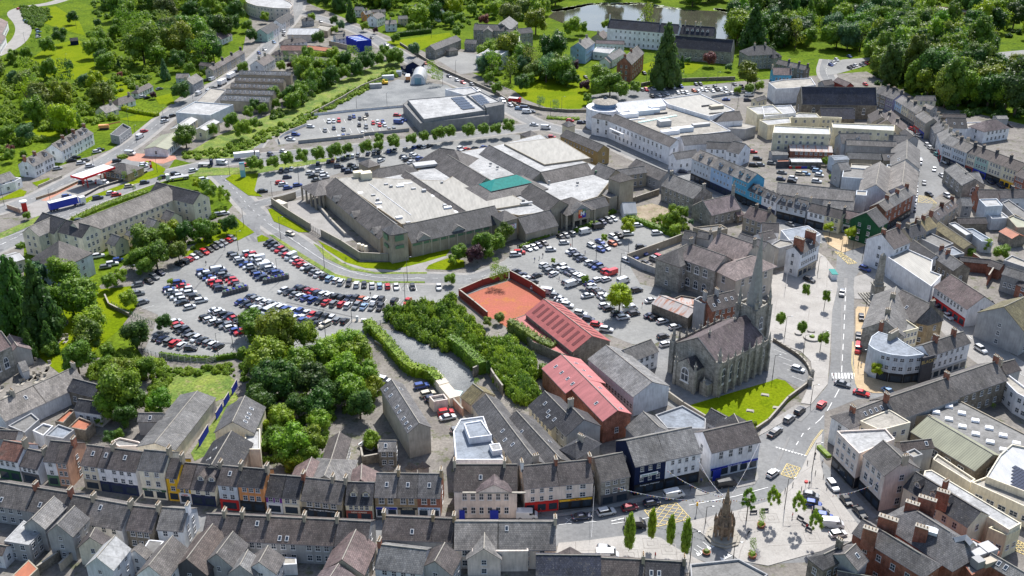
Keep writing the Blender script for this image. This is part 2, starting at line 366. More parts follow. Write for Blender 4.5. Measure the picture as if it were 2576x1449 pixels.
def skylight(par,P,t,s,loc,w=.8,l=1.2):
 nn=t.cross(s);nn=nn if nn.z>0 else -nn;m=MB()
 for k,(ww,ll,e,mi) in enumerate(((w,l,.12,0),(w*.75,l*.78,.135,1))):
  c=[P+t*(a*ww/2)+s*(b*ll/2)+nn*e for a,b in ((-1,-1),(1,-1),(1,1),(-1,1))];d=[q-nn*.12 for q in c]
  m.add(c+d,[(0,1,2,3),(0,4,5,1),(1,5,6,2),(2,6,7,3),(3,7,4,0)],mi)
 o=m.obj('skylight',['frame','glass'],par);o.data.transform(Matrix.Translation(-loc))
def dormer(par,P,t,n,loc,wall='w',rf='sl',w=1.7,h=1.9):
 a=math.atan2(t.y,t.x);c=P+n*.2;L=2.8;b=c-n*L;m=MB();hw=w/2
 z0,z1,z2=P.z-.3,P.z-.3+h*.62,P.z-.3+h
 q=lambda s,d,z:c+t*s-n*d+UP*(z-c.z)
 m.add([q(-hw,0,z0),q(hw,0,z0),q(hw,0,z1),q(0,0,z2),q(-hw,0,z1),q(-hw,L,z0),q(hw,L,z0),q(hw,L,z1),q(0,L,z2),q(-hw,L,z1)],[(0,1,2,3,4),(6,5,9,8,7),(1,6,7,2),(5,0,4,9),(0,5,6,1)])
 o=m.obj('dormer','paint',par,C.get(wall,C['w']));o.data.transform(Matrix.Translation(-loc))
 e=.18;top=[q(-hw-e,-e,z1-.1),q(0,-e,z2+.12),q(hw+e,-e,z1-.1),q(-hw-e,L,z1-.1),q(0,L,z2+.12),q(hw+e,L,z1-.1)]
 r=solid_roof([tuple(x) for x in top],[(0,1,4,3),(1,2,5,4)],.1).obj('dormer_roof',ROOF[rf][0],o,ROOF[rf][1]);r.data.transform(Matrix.Translation(-loc))
 window(o,q(0,0,z0+.35)+n*.01,t,w*.6,h*.45,0,loc)
def bmat(wall):
 if wall in WALL:return WALL[wall]
 return 'paint',C[wall]
def gable(lab,A,B,Cc,ze,wall='w',roof='sl',pitch=34,hip=(0,0),fl=2,nc=None,gc=1,ww=1.15,wh=1.6,ch=(),chm=('paint','t'),shop=None,sky=(),dorm=(),name='house',cat='house',group=None,over=.3,back=None,arch=0,base=0,ext=(0,0),zr=None,skip0=False,pots=3,coping=False,halfw=None,m=.1,chtop=1.5):
 """ridge ends A, B (pixels at the ridge), Cc: a pixel on the near eave, ze: eave height; returns the thing"""
 C3=W(Cc,ze)
 def per(z):
  a,b=W(A,z),W(B,z);d=(b-a);d.z=0;d.normalize();v=C3-a;v.z=0;return abs(v.x*d.y-v.y*d.x)
 if halfw:zr=zr or ze+halfw*math.tan(R(pitch));p=halfw
 else :
  if zr is None:
   best=None;zz=ze+.4
   tp=math.tan(R(pitch));prev=None
   while zz<ze+12:
    g=zz-ze-per(zz)*tp
    if prev is not None and prev<0<=g:best=zz;break
    prev=g;zz+=.05
   zr=best or ze+3
  p=per(zr)
 a,b=W(A,zr),W(B,zr);d=(b-a);d.z=0;L=d.length;d.normalize()
 v=C3-a;n=Vector((d.y,-d.x,0))
 if n.dot(Vector((v.x,v.y,0)))<0:n=-n
 q=back or p
 a0=a-d*(ext[0]+(p if hip[0] else 0));b0=b+d*(ext[1]+(p if hip[1] else 0));ra,rb=a-d*ext[0],b+d*ext[1]
 z=lambda P,s,zz:Vector((P.x+n.x*s,P.y+n.y*s,zz))
 loc=Vector(((a0.x+b0.x)/2,(a0.y+b0.y)/2,base));r=thing(name,lab,cat,loc,0,group)
 zq=zr-(zr-ze)*q/p
 m_=MB();e=.06
 bs=[z(a0,p,base),z(b0,p,base),z(b0,-q,base),z(a0,-q,base)];up=[z(a0,p,ze-e),z(b0,p,ze-e),z(b0,-q,zq-e),z(a0,-q,zq-e)]
 vs=bs+up+[z(ra if hip[0] else a0,0,zr-e-.05),z(rb if hip[1] else b0,0,zr-e-.05)]
 if hip[0]:vs[8]=(up[0]+up[3])/2
 if hip[1]:vs[9]=(up[1]+up[2])/2
 fs=[(3,2,1,0),(0,1,5,4),(2,3,7,6),(1,2,6,9,5),(3,0,4,8,7)]
 if (vs[1]-vs[0]).cross(vs[4]-vs[0]).dot(n)<0:fs=[f[::-1] for f in fs]
 wm,wc=bmat(wall)
 o=m_.add([x-loc for x in vs],fs).obj('wall',wm,r,wc)
 rp=(zr-ze)/p;ov=over;th=.16
 oa=0 if coping else (over if hip[0] else .12);ob=0 if coping else (over if hip[1] else .12)
 A0,B0=a0-d*oa,b0+d*ob;RA=ra if hip[0] else A0;RB=rb if hip[1] else B0
 top=[z(A0,p+ov,ze-ov*rp+.1),z(B0,p+ov,ze-ov*rp+.1),z(B0,-q-ov,zq-ov*rp+.1),z(A0,-q-ov,zq-ov*rp+.1),z(RA,0,zr+.1),z(RB,0,zr+.1)]
 f=[(0,1,5,4),(2,3,4,5)]+([(3,0,4)] if hip[0] else [])+([(1,2,5)] if hip[1] else [])
 if (top[1]-top[0]).cross(top[4]-top[0]).z<0:f=[x[::-1] for x in f]
 rm,rc=ROOF[roof];ro=solid_roof([tuple(x-loc) for x in top],f,th).obj('roof',rm,r,rc)
 rg=MB().bar(RA+UP*(zr+.14-RA.z)-loc,RB+UP*(zr+.14-RB.z)-loc,.13).obj('ridge','cap',ro) if over and L>3 else None
 if over>.1 and (p>2.5):
  gt=MB();gt.bar(top[0]-loc+UP*-.1,top[1]-loc+UP*-.1,.1,n=4);gt.obj('gutter','obj',ro,C['d'])
 if coping:
  mm=MB()
  for E,s in ((A0,1),(B0,-1)):
   for sg in (p+.1,-q-.1):
    zz=ze if sg>0 else zq
    mm.bar(z(E+d*s*.15,sg,zz+.15)-loc,z(E+d*s*.15,0,zr+.25)-loc,.2,n=4)
  mm.obj('coping','cap',ro)
 ang=math.atan2(n.y,n.x)
 for c in ch:
  mt,cc=chm;P=ra.lerp(rb,c);P.z=zr;chimney(ro,P,ang,loc,mat=mt,col=cc,pots=pots,top=chtop)
 for s_ in sky:
  u,w_=s_[0],s_[1];sg=1 if w_>0 else -1;P=ra.lerp(rb,u);w2=abs(w_);P=z(P,sg*w2*(p if sg>0 else q),zr-w2*(zr-ze)*((q/p) if sg<0 else 1)+.1)
  sl=(n*sg*p+UP*(ze-zr)).normalized();skylight(ro,P,d,sl,loc)
 tf=UP.cross(n)
 for u in dorm:
  P=a0.lerp(b0,u);P=z(P,p*.62,zr-.62*(zr-ze));dormer(ro,P,tf,n,loc,wall,roof)
 OL=z(a0 if (b0-a0).dot(tf)>0 else b0,p,base);LL=(b0-a0).length
 hz=ze-base
 if shop:
  if isinstance(shop,str):shop=dict(col=shop)
  shopfront(r,OL,tf,n,LL,loc,**shop);skip0=True
 if fl:
  wall_windows(r,OL,tf,n,LL,ze,fl,max(1,int(LL/3.1)) if nc is None else nc,loc,ww,wh,base,arch,skip0,m)
  tb=-tf;OB=z(b0 if (b0-a0).dot(tf)>0 else a0,-q,base)
  wall_windows(r,OB,tb,-n,LL,zq,fl,max(1,int(LL/3.5)) if nc is None else nc,loc,ww,wh,base,arch,False,m)
  for E,dd in ((a0,-d),(b0,d)):
   te=UP.cross(dd);O=E+n*(p if te.dot(n)<0 else -q);O.z=base
   wall_windows(r,O,te,dd,p+q,min(ze,zq),fl,gc,loc,ww,wh,base,arch,False,.15)
 r['_']=0;del r['_']
 return dict(o=r,loc=loc,n=n,d=d,a=a0,b=b0,p=p,q=q,zr=zr,ze=ze,t=tf,O=OL,L=LL,roof=ro)
def terrace(A,B,Cc,ze,units,**kw):
 """units: list of (end fraction, label, options); a row of separate houses sharing one ridge line"""
 A2,B2=Vector(A),Vector(B);C2=Vector(Cc);s=0
 kw.setdefault('m',.1)
 for e,lab,op in units:
  k=dict(kw);k.update(op);dz=k.pop('dz',0)
  a=A2.lerp(B2,s);b=A2.lerp(B2,e)
  gable(lab,a,b,C2,ze+dz,**k);s=e
FZ=[0]
def flat(lab,pts,z,wall='w',roof='wh',par=.5,name='building',cat='building',fl=0,nc=None,ww=1.2,wh=1.4,base=0,shop=None,group=None,thick=.3,rect=False,skip0=False):
 """roof corners (pixels at roof height z) in order"""
 FZ[0]+=1;z+=.004*(FZ[0]%40)
 P=[W(p,z) for p in pts]
 if rect:
  a,b,c=P[:3];d=(b-a).normalized();v=c-b;k=Vector((-d.y,d.x,0));k*=k.dot(v);P=[a,b,b+k,a+k]
 if sum(P[i-1].x*P[i].y-P[i].x*P[i-1].y for i in range(len(P)))<0:P=P[::-1]
 loc=sum(P,Vector())/len(P);loc.z=base;r=thing(name,lab,cat,loc,0,group);wm,wc=bmat(wall)
 xy=[((p-loc).x,(p-loc).y) for p in P];n=len(P)
 m=MB();m.prism(xy,0,z-base-.12);m.f.pop(1);m.mi.pop()
 inn=[]
 for i in range(n):
  a,b,c=[Vector((*xy[(i+k)%n],0)) for k in (-1,0,1)];u=(b-a).normalized();v=(c-b).normalized();nn=Vector((-u.y-v.y,u.x+v.x,0))
  nn=nn.normalized()*thick/max(.5,math.cos((u.angle(v))/2));inn.append((b.x+nn.x,b.y+nn.y))
 zt=z-base+par;o=len(m.v);zb=z-base-.12
 m.v+=[(x,y,zb) for x,y in xy]+[(x,y,zt) for x,y in xy]+[(x,y,zt) for x,y in inn]+[(x,y,zb) for x,y in inn]
 for i in range(n):
  j=(i+1)%n;m.f+=[(o+i,o+j,o+n+j,o+n+i),(o+n+i,o+n+j,o+2*n+j,o+2*n+i),(o+2*n+i,o+2*n+j,o+3*n+j,o+3*n+i)];m.mi+=[0,0,0]
 m.obj('wall',wm,r,wc)
 rm,rc=ROOF[roof];ro=MB().add([(x,y,z-base) for x,y in inn],[tuple(range(n))]).obj('roof',rm,r,rc)
 for i in range(n):
  a,b=P[i],P[(i+1)%n];t=(b-a);t.z=0;L=t.length;t.normalize();nn=t.cross(UP);O=Vector((a.x,a.y,base))
  if fl and L>3:wall_windows(r,O,t,nn,L,z,fl,max(1,int(L/3.4)) if nc is None else nc,loc,ww,wh,base,0,skip0,.06)
  if shop and cam_face(O+t*L/2,nn) and L>2.5:shopfront(r,O,t,nn,L,loc,shop)
 return dict(o=r,loc=loc,roof=ro,P=P,z=z)
def rooftop(b,kind,pts,size=(2,1.5,1),lab=None,col='s'):
 for p in pts:
  q=W(p,b['z'] if 'z' in b else b['zr']);q=q-b['loc'];m=MB()
  if kind=='rooflight':m.box(q,size,rnd.random()*.1+.3,0,.8)
  elif kind=='vent':m.cyl(q,size[0]/2,size[2],8);m.cyl(q+UP*size[2],size[0]*.7,.15,8)
  else :m.box(q,size,.4);m.box(q+Vector((size[0]*.6,0,0)),(size[0]*.5,size[1]*.6,size[2]*.7),.4)
  m.obj(kind,'obj',b['roof'],C[col])
def wallrun(lab,pts,h,th=.35,mat='paint',col='s',name='garden_wall',cat='wall',z=0,sm=0):
 P=[W(p,z) for p in pts];P=smooth(P,sm) if sm else P;L=P[0];m=MB()
 for a,b in zip(P,P[1:]):
  d=b-a;c=(a+b)/2-L;m.box((c.x,c.y,-.05),(d.length+th*.98,th,h+.05),math.atan2(d.y,d.x),0);m.box((c.x,c.y,h),(d.length+th,th+.12,.08),math.atan2(d.y,d.x),1)
 o=m.obj(name,[mat,'cap'],None,C[col]);o.location=L;return tag(o,lab,cat)
def fence(lab,pts,h=1.2,step=2.5,col='d',rails=3,name='fence',sm=0):
 P=[W(p) for p in pts];P=smooth(P,sm) if sm else P;L=P[0].copy();r=thing(name,lab,'fence',L);m=MB()
 for a,b in zip(P,P[1:]):
  for k in range(rails):m.bar(a-L+UP*h*(k+1)/rails,b-L+UP*h*(k+1)/rails,.05,n=4)
 m.obj('rail','obj',r,C[col]);pm=MB().box((0,0,0),(.14,.14,h+.1)).mesh('post','obj')
 k=0
 for a,b in zip(P,P[1:]):
  n=max(1,int((b-a).length/step))
  for i in range(n):
   if k>80:break
   o=link('post',pm,r,C[col]);o.location=a.lerp(b,i/n)-L;k+=1
 return r
def merge(*bs):
 r=bs[0]
 for b in bs[1:]:
  d=b['loc']-r['loc']
  for c in list(b['o'].children):c.parent=r['o'];c.location=Vector(c.location)+d
  bpy.data.objects.remove(b['o'])
 return r
def pyr(lab,pts,ze,rise,wall='T',roof='mg',base=0,over=.4,name='tower',cat='tower',fl=0,nc=1,cols=0,ww=1.1,wh=1.5):
 P=[W(p,ze) for p in pts]
 if len(P)==3:P.append(P[0]+P[2]-P[1])
 if sum(P[i-1].x*P[i].y-P[i].x*P[i-1].y for i in range(len(P)))<0:P=P[::-1]
 c=sum(P,Vector())/len(P);loc=Vector((c.x,c.y,base));r=thing(name,lab,cat,loc)
 q=[c+(p-c)*(1-over/max(1,(p-c).length)) for p in P]
 wm,wc=bmat(wall)
 if cols:
  m=MB()
  for i in range(4):
   for k in range(cols+1):a=q[i].lerp(q[(i+1)%4],k/(cols+1))-loc;m.box((a.x,a.y,0),(.7,.7,ze-base),.4)
  m.obj('pillars',wm,r,wc)
 else :
  m=MB();m.prism([((p-loc).x,(p-loc).y) for p in q],0,ze-base-.05);m.obj('wall',wm,r,wc)
 n=len(P);top=[tuple(p-loc) for p in P]+[(0,0,ze-base+rise)]
 solid_roof(top,[(i,(i+1)%n,n) for i in range(n)],.2).obj('roof',ROOF[roof][0],r,ROOF[roof][1])
 for i in range(n):
  if fl and not cols:
   a,b=q[i],q[(i+1)%n];t=(b-a).normalized();wall_windows(r,Vector((a.x,a.y,base)),t,t.cross(UP),(b-a).length,ze,fl,nc,loc,ww,wh,base)
 return dict(o=r,loc=loc,z=ze,P=q)
def polyroof(b,verts,faces,roof='mg',th=.2):
 m=solid_roof([tuple(W(p,z)-b['loc']) for p,z in verts],faces,th);return m.obj('roof',ROOF[roof][0],b['o'],ROOF[roof][1])
def arch_hut(lab,a,b,back,h,roof='cw'):
 A,B=W(a),W(b);D=W(back)-(A+B)/2;c=(A+B)/2;r=thing('arched_shed',lab,'shed',c);u=(B-A)/2;n=14;m=MB();vs=[]
 for k in (0,1):
  for i in range(n+1):t=math.pi*i/n;vs.append(u*-math.cos(t)+UP*h*math.sin(t)**.8+D*k)
 m.add(vs,[(i,i+1,i+n+2,i+n+1) for i in range(n)]);m.obj('roof',roof and ROOF[roof][0],r,ROOF[roof][1])
 MB().add([v-D.normalized()*.02 for v in vs[:n+1]],[tuple(range(n+1))]).obj('end_wall','paint',r,C['l'])
 w=u*.45;MB().add([-w-D.normalized()*.15,w-D.normalized()*.15,w-D.normalized()*.15+UP*h*.62,-w-D.normalized()*.15+UP*h*.62],[(0,1,2,3)]).obj('roller_door','corr',r,(.22,.38,.45))
def panels(b,o,u,v,nx,ny,z):
 """grid of solar panels from pixel o along pixels u and v"""
 O,U,V=W(o,z),W(u,z),W(v,z);a=math.atan2((U-O).y,(U-O).x);du,dv=(U-O)/nx,(V-O)/ny
 for i in range(nx):
  for j in range(ny):q=O+du*(i+.5)+dv*(j+.5)-b['loc'];MB().box((q.x,q.y,z),(du.length*.86,dv.length*.9,.12),a).obj('solar_panel','panel',b['roof'])
  # trees
def leaves(V,seed,lobes,s=.1,dens=60,core=True):
 dens=int(dens*.9)
 rg=np.random.RandomState(seed);vs=[];fs=[];k=0
 Lc=np.array([l[:3] for l in lobes]);Lr=np.array([l[3] for l in lobes])
 for i,(x,y,z,r) in enumerate(lobes):
  n=int(dens*(r/.4)**2)
  d=rg.normal(size=(n,3));d/=np.linalg.norm(d,axis=1)[:,None]
  rr=r*(1+.16*rg.normal(size=n));P=np.array([x,y,z])+d*rr[:,None]
  dist=np.linalg.norm(P[:,None]-Lc[None],axis=2)/Lr[None];dist[:,i]=9
  ok=(dist.min(1)>.86)&(P[:,2]>.02);P=P[ok];d=d[ok]
  nn=d+rg.normal(size=d.shape)*.45;nn[:,2]+=.25;nn/=np.linalg.norm(nn,axis=1)[:,None]
  for p,q in zip(P,nn):
   u=np.cross(q,rg.normal(size=3));u/=np.linalg.norm(u);w=np.cross(q,u);a,b=s*rg.uniform(.6,1.3),s*rg.uniform(.6,1.3)
   vs+=[p-u*a,p-w*b*.8,p+u*a,p+w*b];fs.append((k,k+1,k+2,k+3));k+=4
 m=MB();m.add(vs,fs)
 if core:  # solid unseen core added inside each lobe to block light
  for x,y,z,r in lobes:
   r*=.84;ph=[(math.sin(t)*math.cos(f),math.sin(t)*math.sin(f),math.cos(t)) for t in (.0,.7,1.4,2.1,2.9) for f in ((0,) if t==0 else [j*1.0472 for j in range(6)])]
   vv=[(x+a*r*(1+.12*rg.normal()),y+b*r,z+c*r) for a,b,c in ph];ff=[(0,1+j,1+(j+1)%6) for j in range(6)]
   for t in range(3):
    for j in range(6):a=1+t*6;ff.append((a+j,a+6+j,a+6+(j+1)%6,a+(j+1)%6))
   m.add(vv,ff)
 return m
def mk_crown(kind,seed):
 rg=random.Random(seed);L=[]
 if kind=='round':
  L=[(0,0,1.0,.62)]
  for i in range(17):
   a=i*2.4+rg.random();z=.45+1.2*rg.random();q=.68*math.sqrt(max(.08,1-((z-.9)/1.0)**2));L.append((q*math.cos(a),q*math.sin(a),z,rg.uniform(.26,.42)))
 elif kind=='loose':
  for i in range(20):
   a=i*2.4+rg.random();z=.2+1.6*rg.random();q=.75*rg.random()**.5*math.sqrt(max(.1,1-((z-.9)/1.1)**2));L.append((q*math.cos(a),q*math.sin(a),z,rg.uniform(.17,.32)))
 elif kind=='cone':
  for i in range(26):
   z=.1+1.8*(i/25);a=i*2.4;q=.72*(1-z/2.05);L.append((q*math.cos(a),q*math.sin(a),z,.12+.30*(1-z/2.05)))
 elif kind=='col':
  for i in range(22):
   z=.15+1.75*(i/21);a=i*2.4;q=.5*math.sin(math.pi*min(1,(z+.25)/2.3))**.7;L.append((q*math.cos(a),q*math.sin(a),z,.2+.25*q))
 elif kind=='weep':
  for i in range(24):
   a=i*2.4;z=.1+1.6*rg.random();q=.7*math.sqrt(max(.05,1-(z/2)**2));L.append((q*math.cos(a),q*math.sin(a),z,rg.uniform(.16,.28)))
 m=leaves(None,seed,L,.062 if kind!='loose' else .055,190 if kind!='loose' else 150,kind!='loose')
 return m.mesh('crown','leaf',False)
CROWN={k:[mk_crown(k,s) for s in sd] for k,sd in (('round',(1,2,3,4)),('loose',(5,6)),('cone',(7,8)),('col',(9,)),('weep',(10,)))}
def mk_trunk():
 m=MB();m.cyl((0,0,0),.06,.5,8,.045)
 for i in range(6):
  a=i*1.05;m.bar((0,0,.42),(.28*math.cos(a),.28*math.sin(a),.8+.1*(i%3)),.018)
 m.cyl((0,0,.5),.045,.4,8,.02);return m.mesh('trunk','bark',False)
TRUNK=mk_trunk()
GR=dict(g=(.105,.185,.02),d=(.05,.11,.020),l=(.155,.24,.022),y=(.20,.27,.012),p=(.06,.03,.045),r=(.14,.055,.055),o=(.12,.17,.04),b=(.07,.14,.065))
GN=dict(g='green',d='dark green',l='light green',y='yellow green',p='dark purple',r='dark red',o='olive green',b='grey green')
def nth(i):return words(i)
def scrx(x,y):return x/(y*math.cos(TH)+H*math.sin(TH))
KN=dict(round='broadleaf_tree',loose='young_tree',cone='conifer_tree',col='columnar_tree',weep='weeping_tree')
TREES=[]
def tree(x,y,r,col='g',kind='round',lab=None,h=None,tr=None,group=None,name=None):
 """x, y: pixel of the crown's middle; r: crown radius in px"""
 if r<1:return
 rm=r*mpx((x,y),4);hc=h or rm*{'round':1.9,'loose':2.2,'cone':3.6,'col':4.2,'weep':2.3}[kind]
 t0=tr if tr is not None else {'round':.18,'loose':.5,'cone':.04,'col':.35,'weep':.3}[kind]*hc
 P=W((x,y),t0+hc*.5);TREES.append((P.x,P.y,rm,hc,t0,col,kind,lab,group,name))
def trees(spec,lab,kind='round',col='g',group=None,**kw):
 """spec 'x,y,r[c];...' with an optional colour letter; lab may hold {} for the place in the row"""
 it=[s for s in spec.replace('\n','').split(';') if s.strip()]
 for i,s in enumerate(it):
  s=s.strip();c=col;k=kind
  if s[-1] in 'CLVWR':k={'C':'cone','L':'loose','V':'col','W':'weep','R':'round'}[s[-1]];s=s[:-1]
  if s[-1] in GR:c=s[-1];s=s[:-1]
  x,y,r=map(float,s.split(','))
  tree(x,y,r,c,k,lab,group=group or (lab if '{' not in lab else None),**kw)
def inside(p,P):
 c=False
 for i in range(len(P)):
  a,b=P[i-1],P[i]
  if (a.y>p.y)!=(b.y>p.y) and p.x<(b.x-a.x)*(p.y-a.y)/(b.y-a.y)+a.x:c= not c
 return c
def scatter_pts(pts,n,sep,seed=0):
 P=[W(p) for p in pts];rg=random.Random(seed);out=[];x0,x1=min(p.x for p in P),max(p.x for p in P);y0,y1=min(p.y for p in P),max(p.y for p in P);k=0
 while len(out)<n and k<n*60:
  k+=1;q=Vector((rg.uniform(x0,x1),rg.uniform(y0,y1),0))
  if inside(q,P) and all((q-o).length>sep for o in out):out.append(q)
 return out
def wood(pts,n,r0,r1,lab,cols='gggdlo',kinds=('round','round','round','loose'),seed=1,group=None):
 rg=random.Random(seed)
 for q in scatter_pts(pts,n,r0*1.1,seed):
  rm=rg.uniform(r0,r1);k=rg.choice(kinds);hc=rm*{'round':rg.uniform(1.8,2.4),'loose':2.2,'cone':2.7,'col':2.5,'weep':2.2}[k]
  TREES.append((q.x,q.y,rm,hc,hc*.12,rg.choice(cols),k,lab,group or lab,None))
BUSH=[leaves(None,40+i,[(0,0,.35,.5)]+[(.5*math.cos(a*1.3+i),.5*math.sin(a*1.3+i),.28,.32) for a in range(5)],.10,60) for i in range(3)]
BV=[(np.array(b.v),b.f) for b in BUSH]
def scrub(name,label,pts,n,r0,r1,col='g',seed=3,hs=1.0,line_=False,kind='stuff',pos_=None):
 """undergrowth nobody could count: many low leafy clumps as one object"""
 rg=random.Random(seed);Q=pos_ or scatter_pts(pts,n,r0*.6,seed);L=sum(Q,Vector())/len(Q);vs=[];fs=[];o=0
 for q in Q:
  v,f=BV[rg.randrange(3)];r=rg.uniform(r0,r1);a=rg.random()*6.28;ca,sa=math.cos(a),math.sin(a);z=r*rg.uniform(.7,1.2)*hs
  w=np.stack([(v[:,0]*ca-v[:,1]*sa)*r+q.x-L.x,(v[:,0]*sa+v[:,1]*ca)*r+q.y-L.y,v[:,2]*z*1.3],1);vs.append(w);fs+=[tuple(i+o for i in t) for t in f];o+=len(v)
 me=bpy.data.meshes.new(name);me.from_pydata(np.concatenate(vs).tolist(),[],fs);me.materials.append(M['leaf'])
 ob=link(name,me,None,GR[col],L);return tag(ob,label,name.replace('_',' '),None,kind if kind=='stuff' else None)
def hedge(label,pts,w=1.2,h=1.4,col='g',sm=0,name='hedge',top=True):
 P=[W(p) for p in pts];P=smooth(P,sm) if sm else P;L=P[0].copy();m=MB();rg=np.random.RandomState(5);vs=[];fs=[];k=0
 for a,b in zip(P,P[1:]):
  d=b-a;ln=d.length;d.normalize();nn=Vector((-d.y,d.x,0));c=(a+b)/2-L;m.box((c.x,c.y,0),(ln,w*.85,h*.93),math.atan2(d.y,d.x))
  for i in range(int(ln*(w+2*h)*4.5)):
   s=rg.uniform(0,ln);u=rg.uniform(-h,w+h)
   if u<0:q=nn*(-w/2)+UP*(h+u);no=-nn
   elif u>w:q=nn*(w/2)+UP*(h-(u-w));no=nn
   else :q=nn*(u-w/2)+UP*h;no=UP
   if q.z<0:continue
   q=a-L+d*s+q+no*abs(rg.normal())*(.1+.1*(w>2))+UP*.25*math.sin(s*1.3+k)*(w>2);no=(no+Vector(rg.normal(size=3))*.45).normalized();t=no.cross(Vector(rg.normal(size=3))).normalized();e=no.cross(t);z=rg.uniform(.16,.36)
   vs+=[q-t*z,q-e*z,q+t*z,q+e*z];fs.append((k,k+1,k+2,k+3));k+=4
 m.add(vs,fs);o=m.obj(name,'leaf',None,GR[col],uv=False);o.location=L;return tag(o,label,'hedge')
def build_trees():
 T_=sorted(TREES,key=lambda t:(t[0]**2+t[1]**2)**.5/t[2]);far=T_[300:];fk=sorted({t[5] for t in far})
 for k in fk:m_leaf('leaf_'+k,GR[k])
 mi=[];rg=random.Random(4);rank={};cnt={}
 for t in sorted(T_[:300],key=lambda t:scrx(t[0],t[1])):k=(t[7],t[5]);cnt[k]=cnt.get(k,0)+1;rank[id(t)]=cnt[k]
 for i,(x,y,rm,hc,t0,col,kind,lab,group,name) in enumerate(T_[:300]):
  cr=CROWN[kind][rg.randrange(len(CROWN[kind]))]
  tt=T_[i];k_=(lab,col);lab=f"{GN[col]} {lab}"+(f", {nth(rank[id(tt)])} such from the left" if cnt[k_]>1 else '')
  o=thing(name or KN[kind],lab,'tree',(x,y,0),rg.random()*6.28,group)
  c=link('crown',cr,o,tuple(v*rg.uniform(.85,1.15) for v in GR[col]));c.location=(0,0,t0);c.scale=(rm,rm*rg.uniform(.9,1.1),hc/1.9)
  t=link('trunk',TRUNK,o);s=(t0+hc*.55)/.9;t.scale=(max(1.2,rm*.9)*1.3,max(1.2,rm*.9)*1.3,s)
 if far:
  L=Vector((sum(t[0] for t in far)/len(far),sum(t[1] for t in far)/len(far),0));tri={}
  for x,y,rm,hc,t0,col,kind,lab,group,name in far:tri.setdefault(col,[]).append((x,y,rm,hc,t0,kind))
  vs=[];fs=[];o=0;cache={}
  for x,y,rm,hc,t0,col,kind,lab,group,name in far:
   cr=CROWN[kind][rg.randrange(len(CROWN[kind]))]
   if cr.name not in cache:
    co=np.zeros(len(cr.vertices)*3);cr.vertices.foreach_get('co',co);cache[cr.name]=(co.reshape(-1,3),[tuple(p.vertices) for p in cr.polygons])
   v,f=cache[cr.name];vs.append(v*np.array([rm,rm,hc/1.9])+np.array([x-L.x,y-L.y,t0]));fs+=[tuple(i+o for i in t) for t in f];o+=len(v);mi+=[fk.index(col)]*len(f)
  me=bpy.data.meshes.new('woodland');me.from_pydata(np.concatenate(vs).tolist(),[],fs)
  for k in fk:me.materials.append(M['leaf_'+k])
  me.polygons.foreach_set('material_index',mi)
  tag(link('woodland',me,None,GR['g'],L),'distant green woodland and smaller trees reading as one mass of crowns','woodland',None,'stuff')
 print('TREES',len(TREES))
 # cars
CC=dict(w=((.66,.67,.68),'white'),s=((.42,.44,.46),'silver'),g=((.19,.20,.21),'grey'),k=((.015,.015,.018),'black'),b=((.03,.07,.28),'blue'),r=((.55,.02,.025),'red'),n=((.018,.028,.07),'navy'),l=((.28,.42,.60),'pale blue'),o=((.50,.12,.04),'orange'),c=((.62,.56,.44),'cream'),m=((.22,.015,.03),'dark red'),t=((.05,.25,.25),'teal'),y=((.7,.6,.1),'yellow'))
def loft(m,secs,mi=0,cap=True):
 k=len(secs[0][1]);vs=[]
 for x,pr in secs:vs+=[(x,y,z) for y,z in pr]+[(x,-y,z) for y,z in pr[::-1]]
 n=2*k;fs=[]
 for i in range(len(secs)-1):
  for j in range(n):a=i*n;fs.append((a+j,a+(j+1)%n,a+n+(j+1)%n,a+n+j))
 if cap:fs+=[tuple(range(n))[::-1],tuple(range((len(secs)-1)*n,len(secs)*n))]
 m.add(vs,fs,mi)
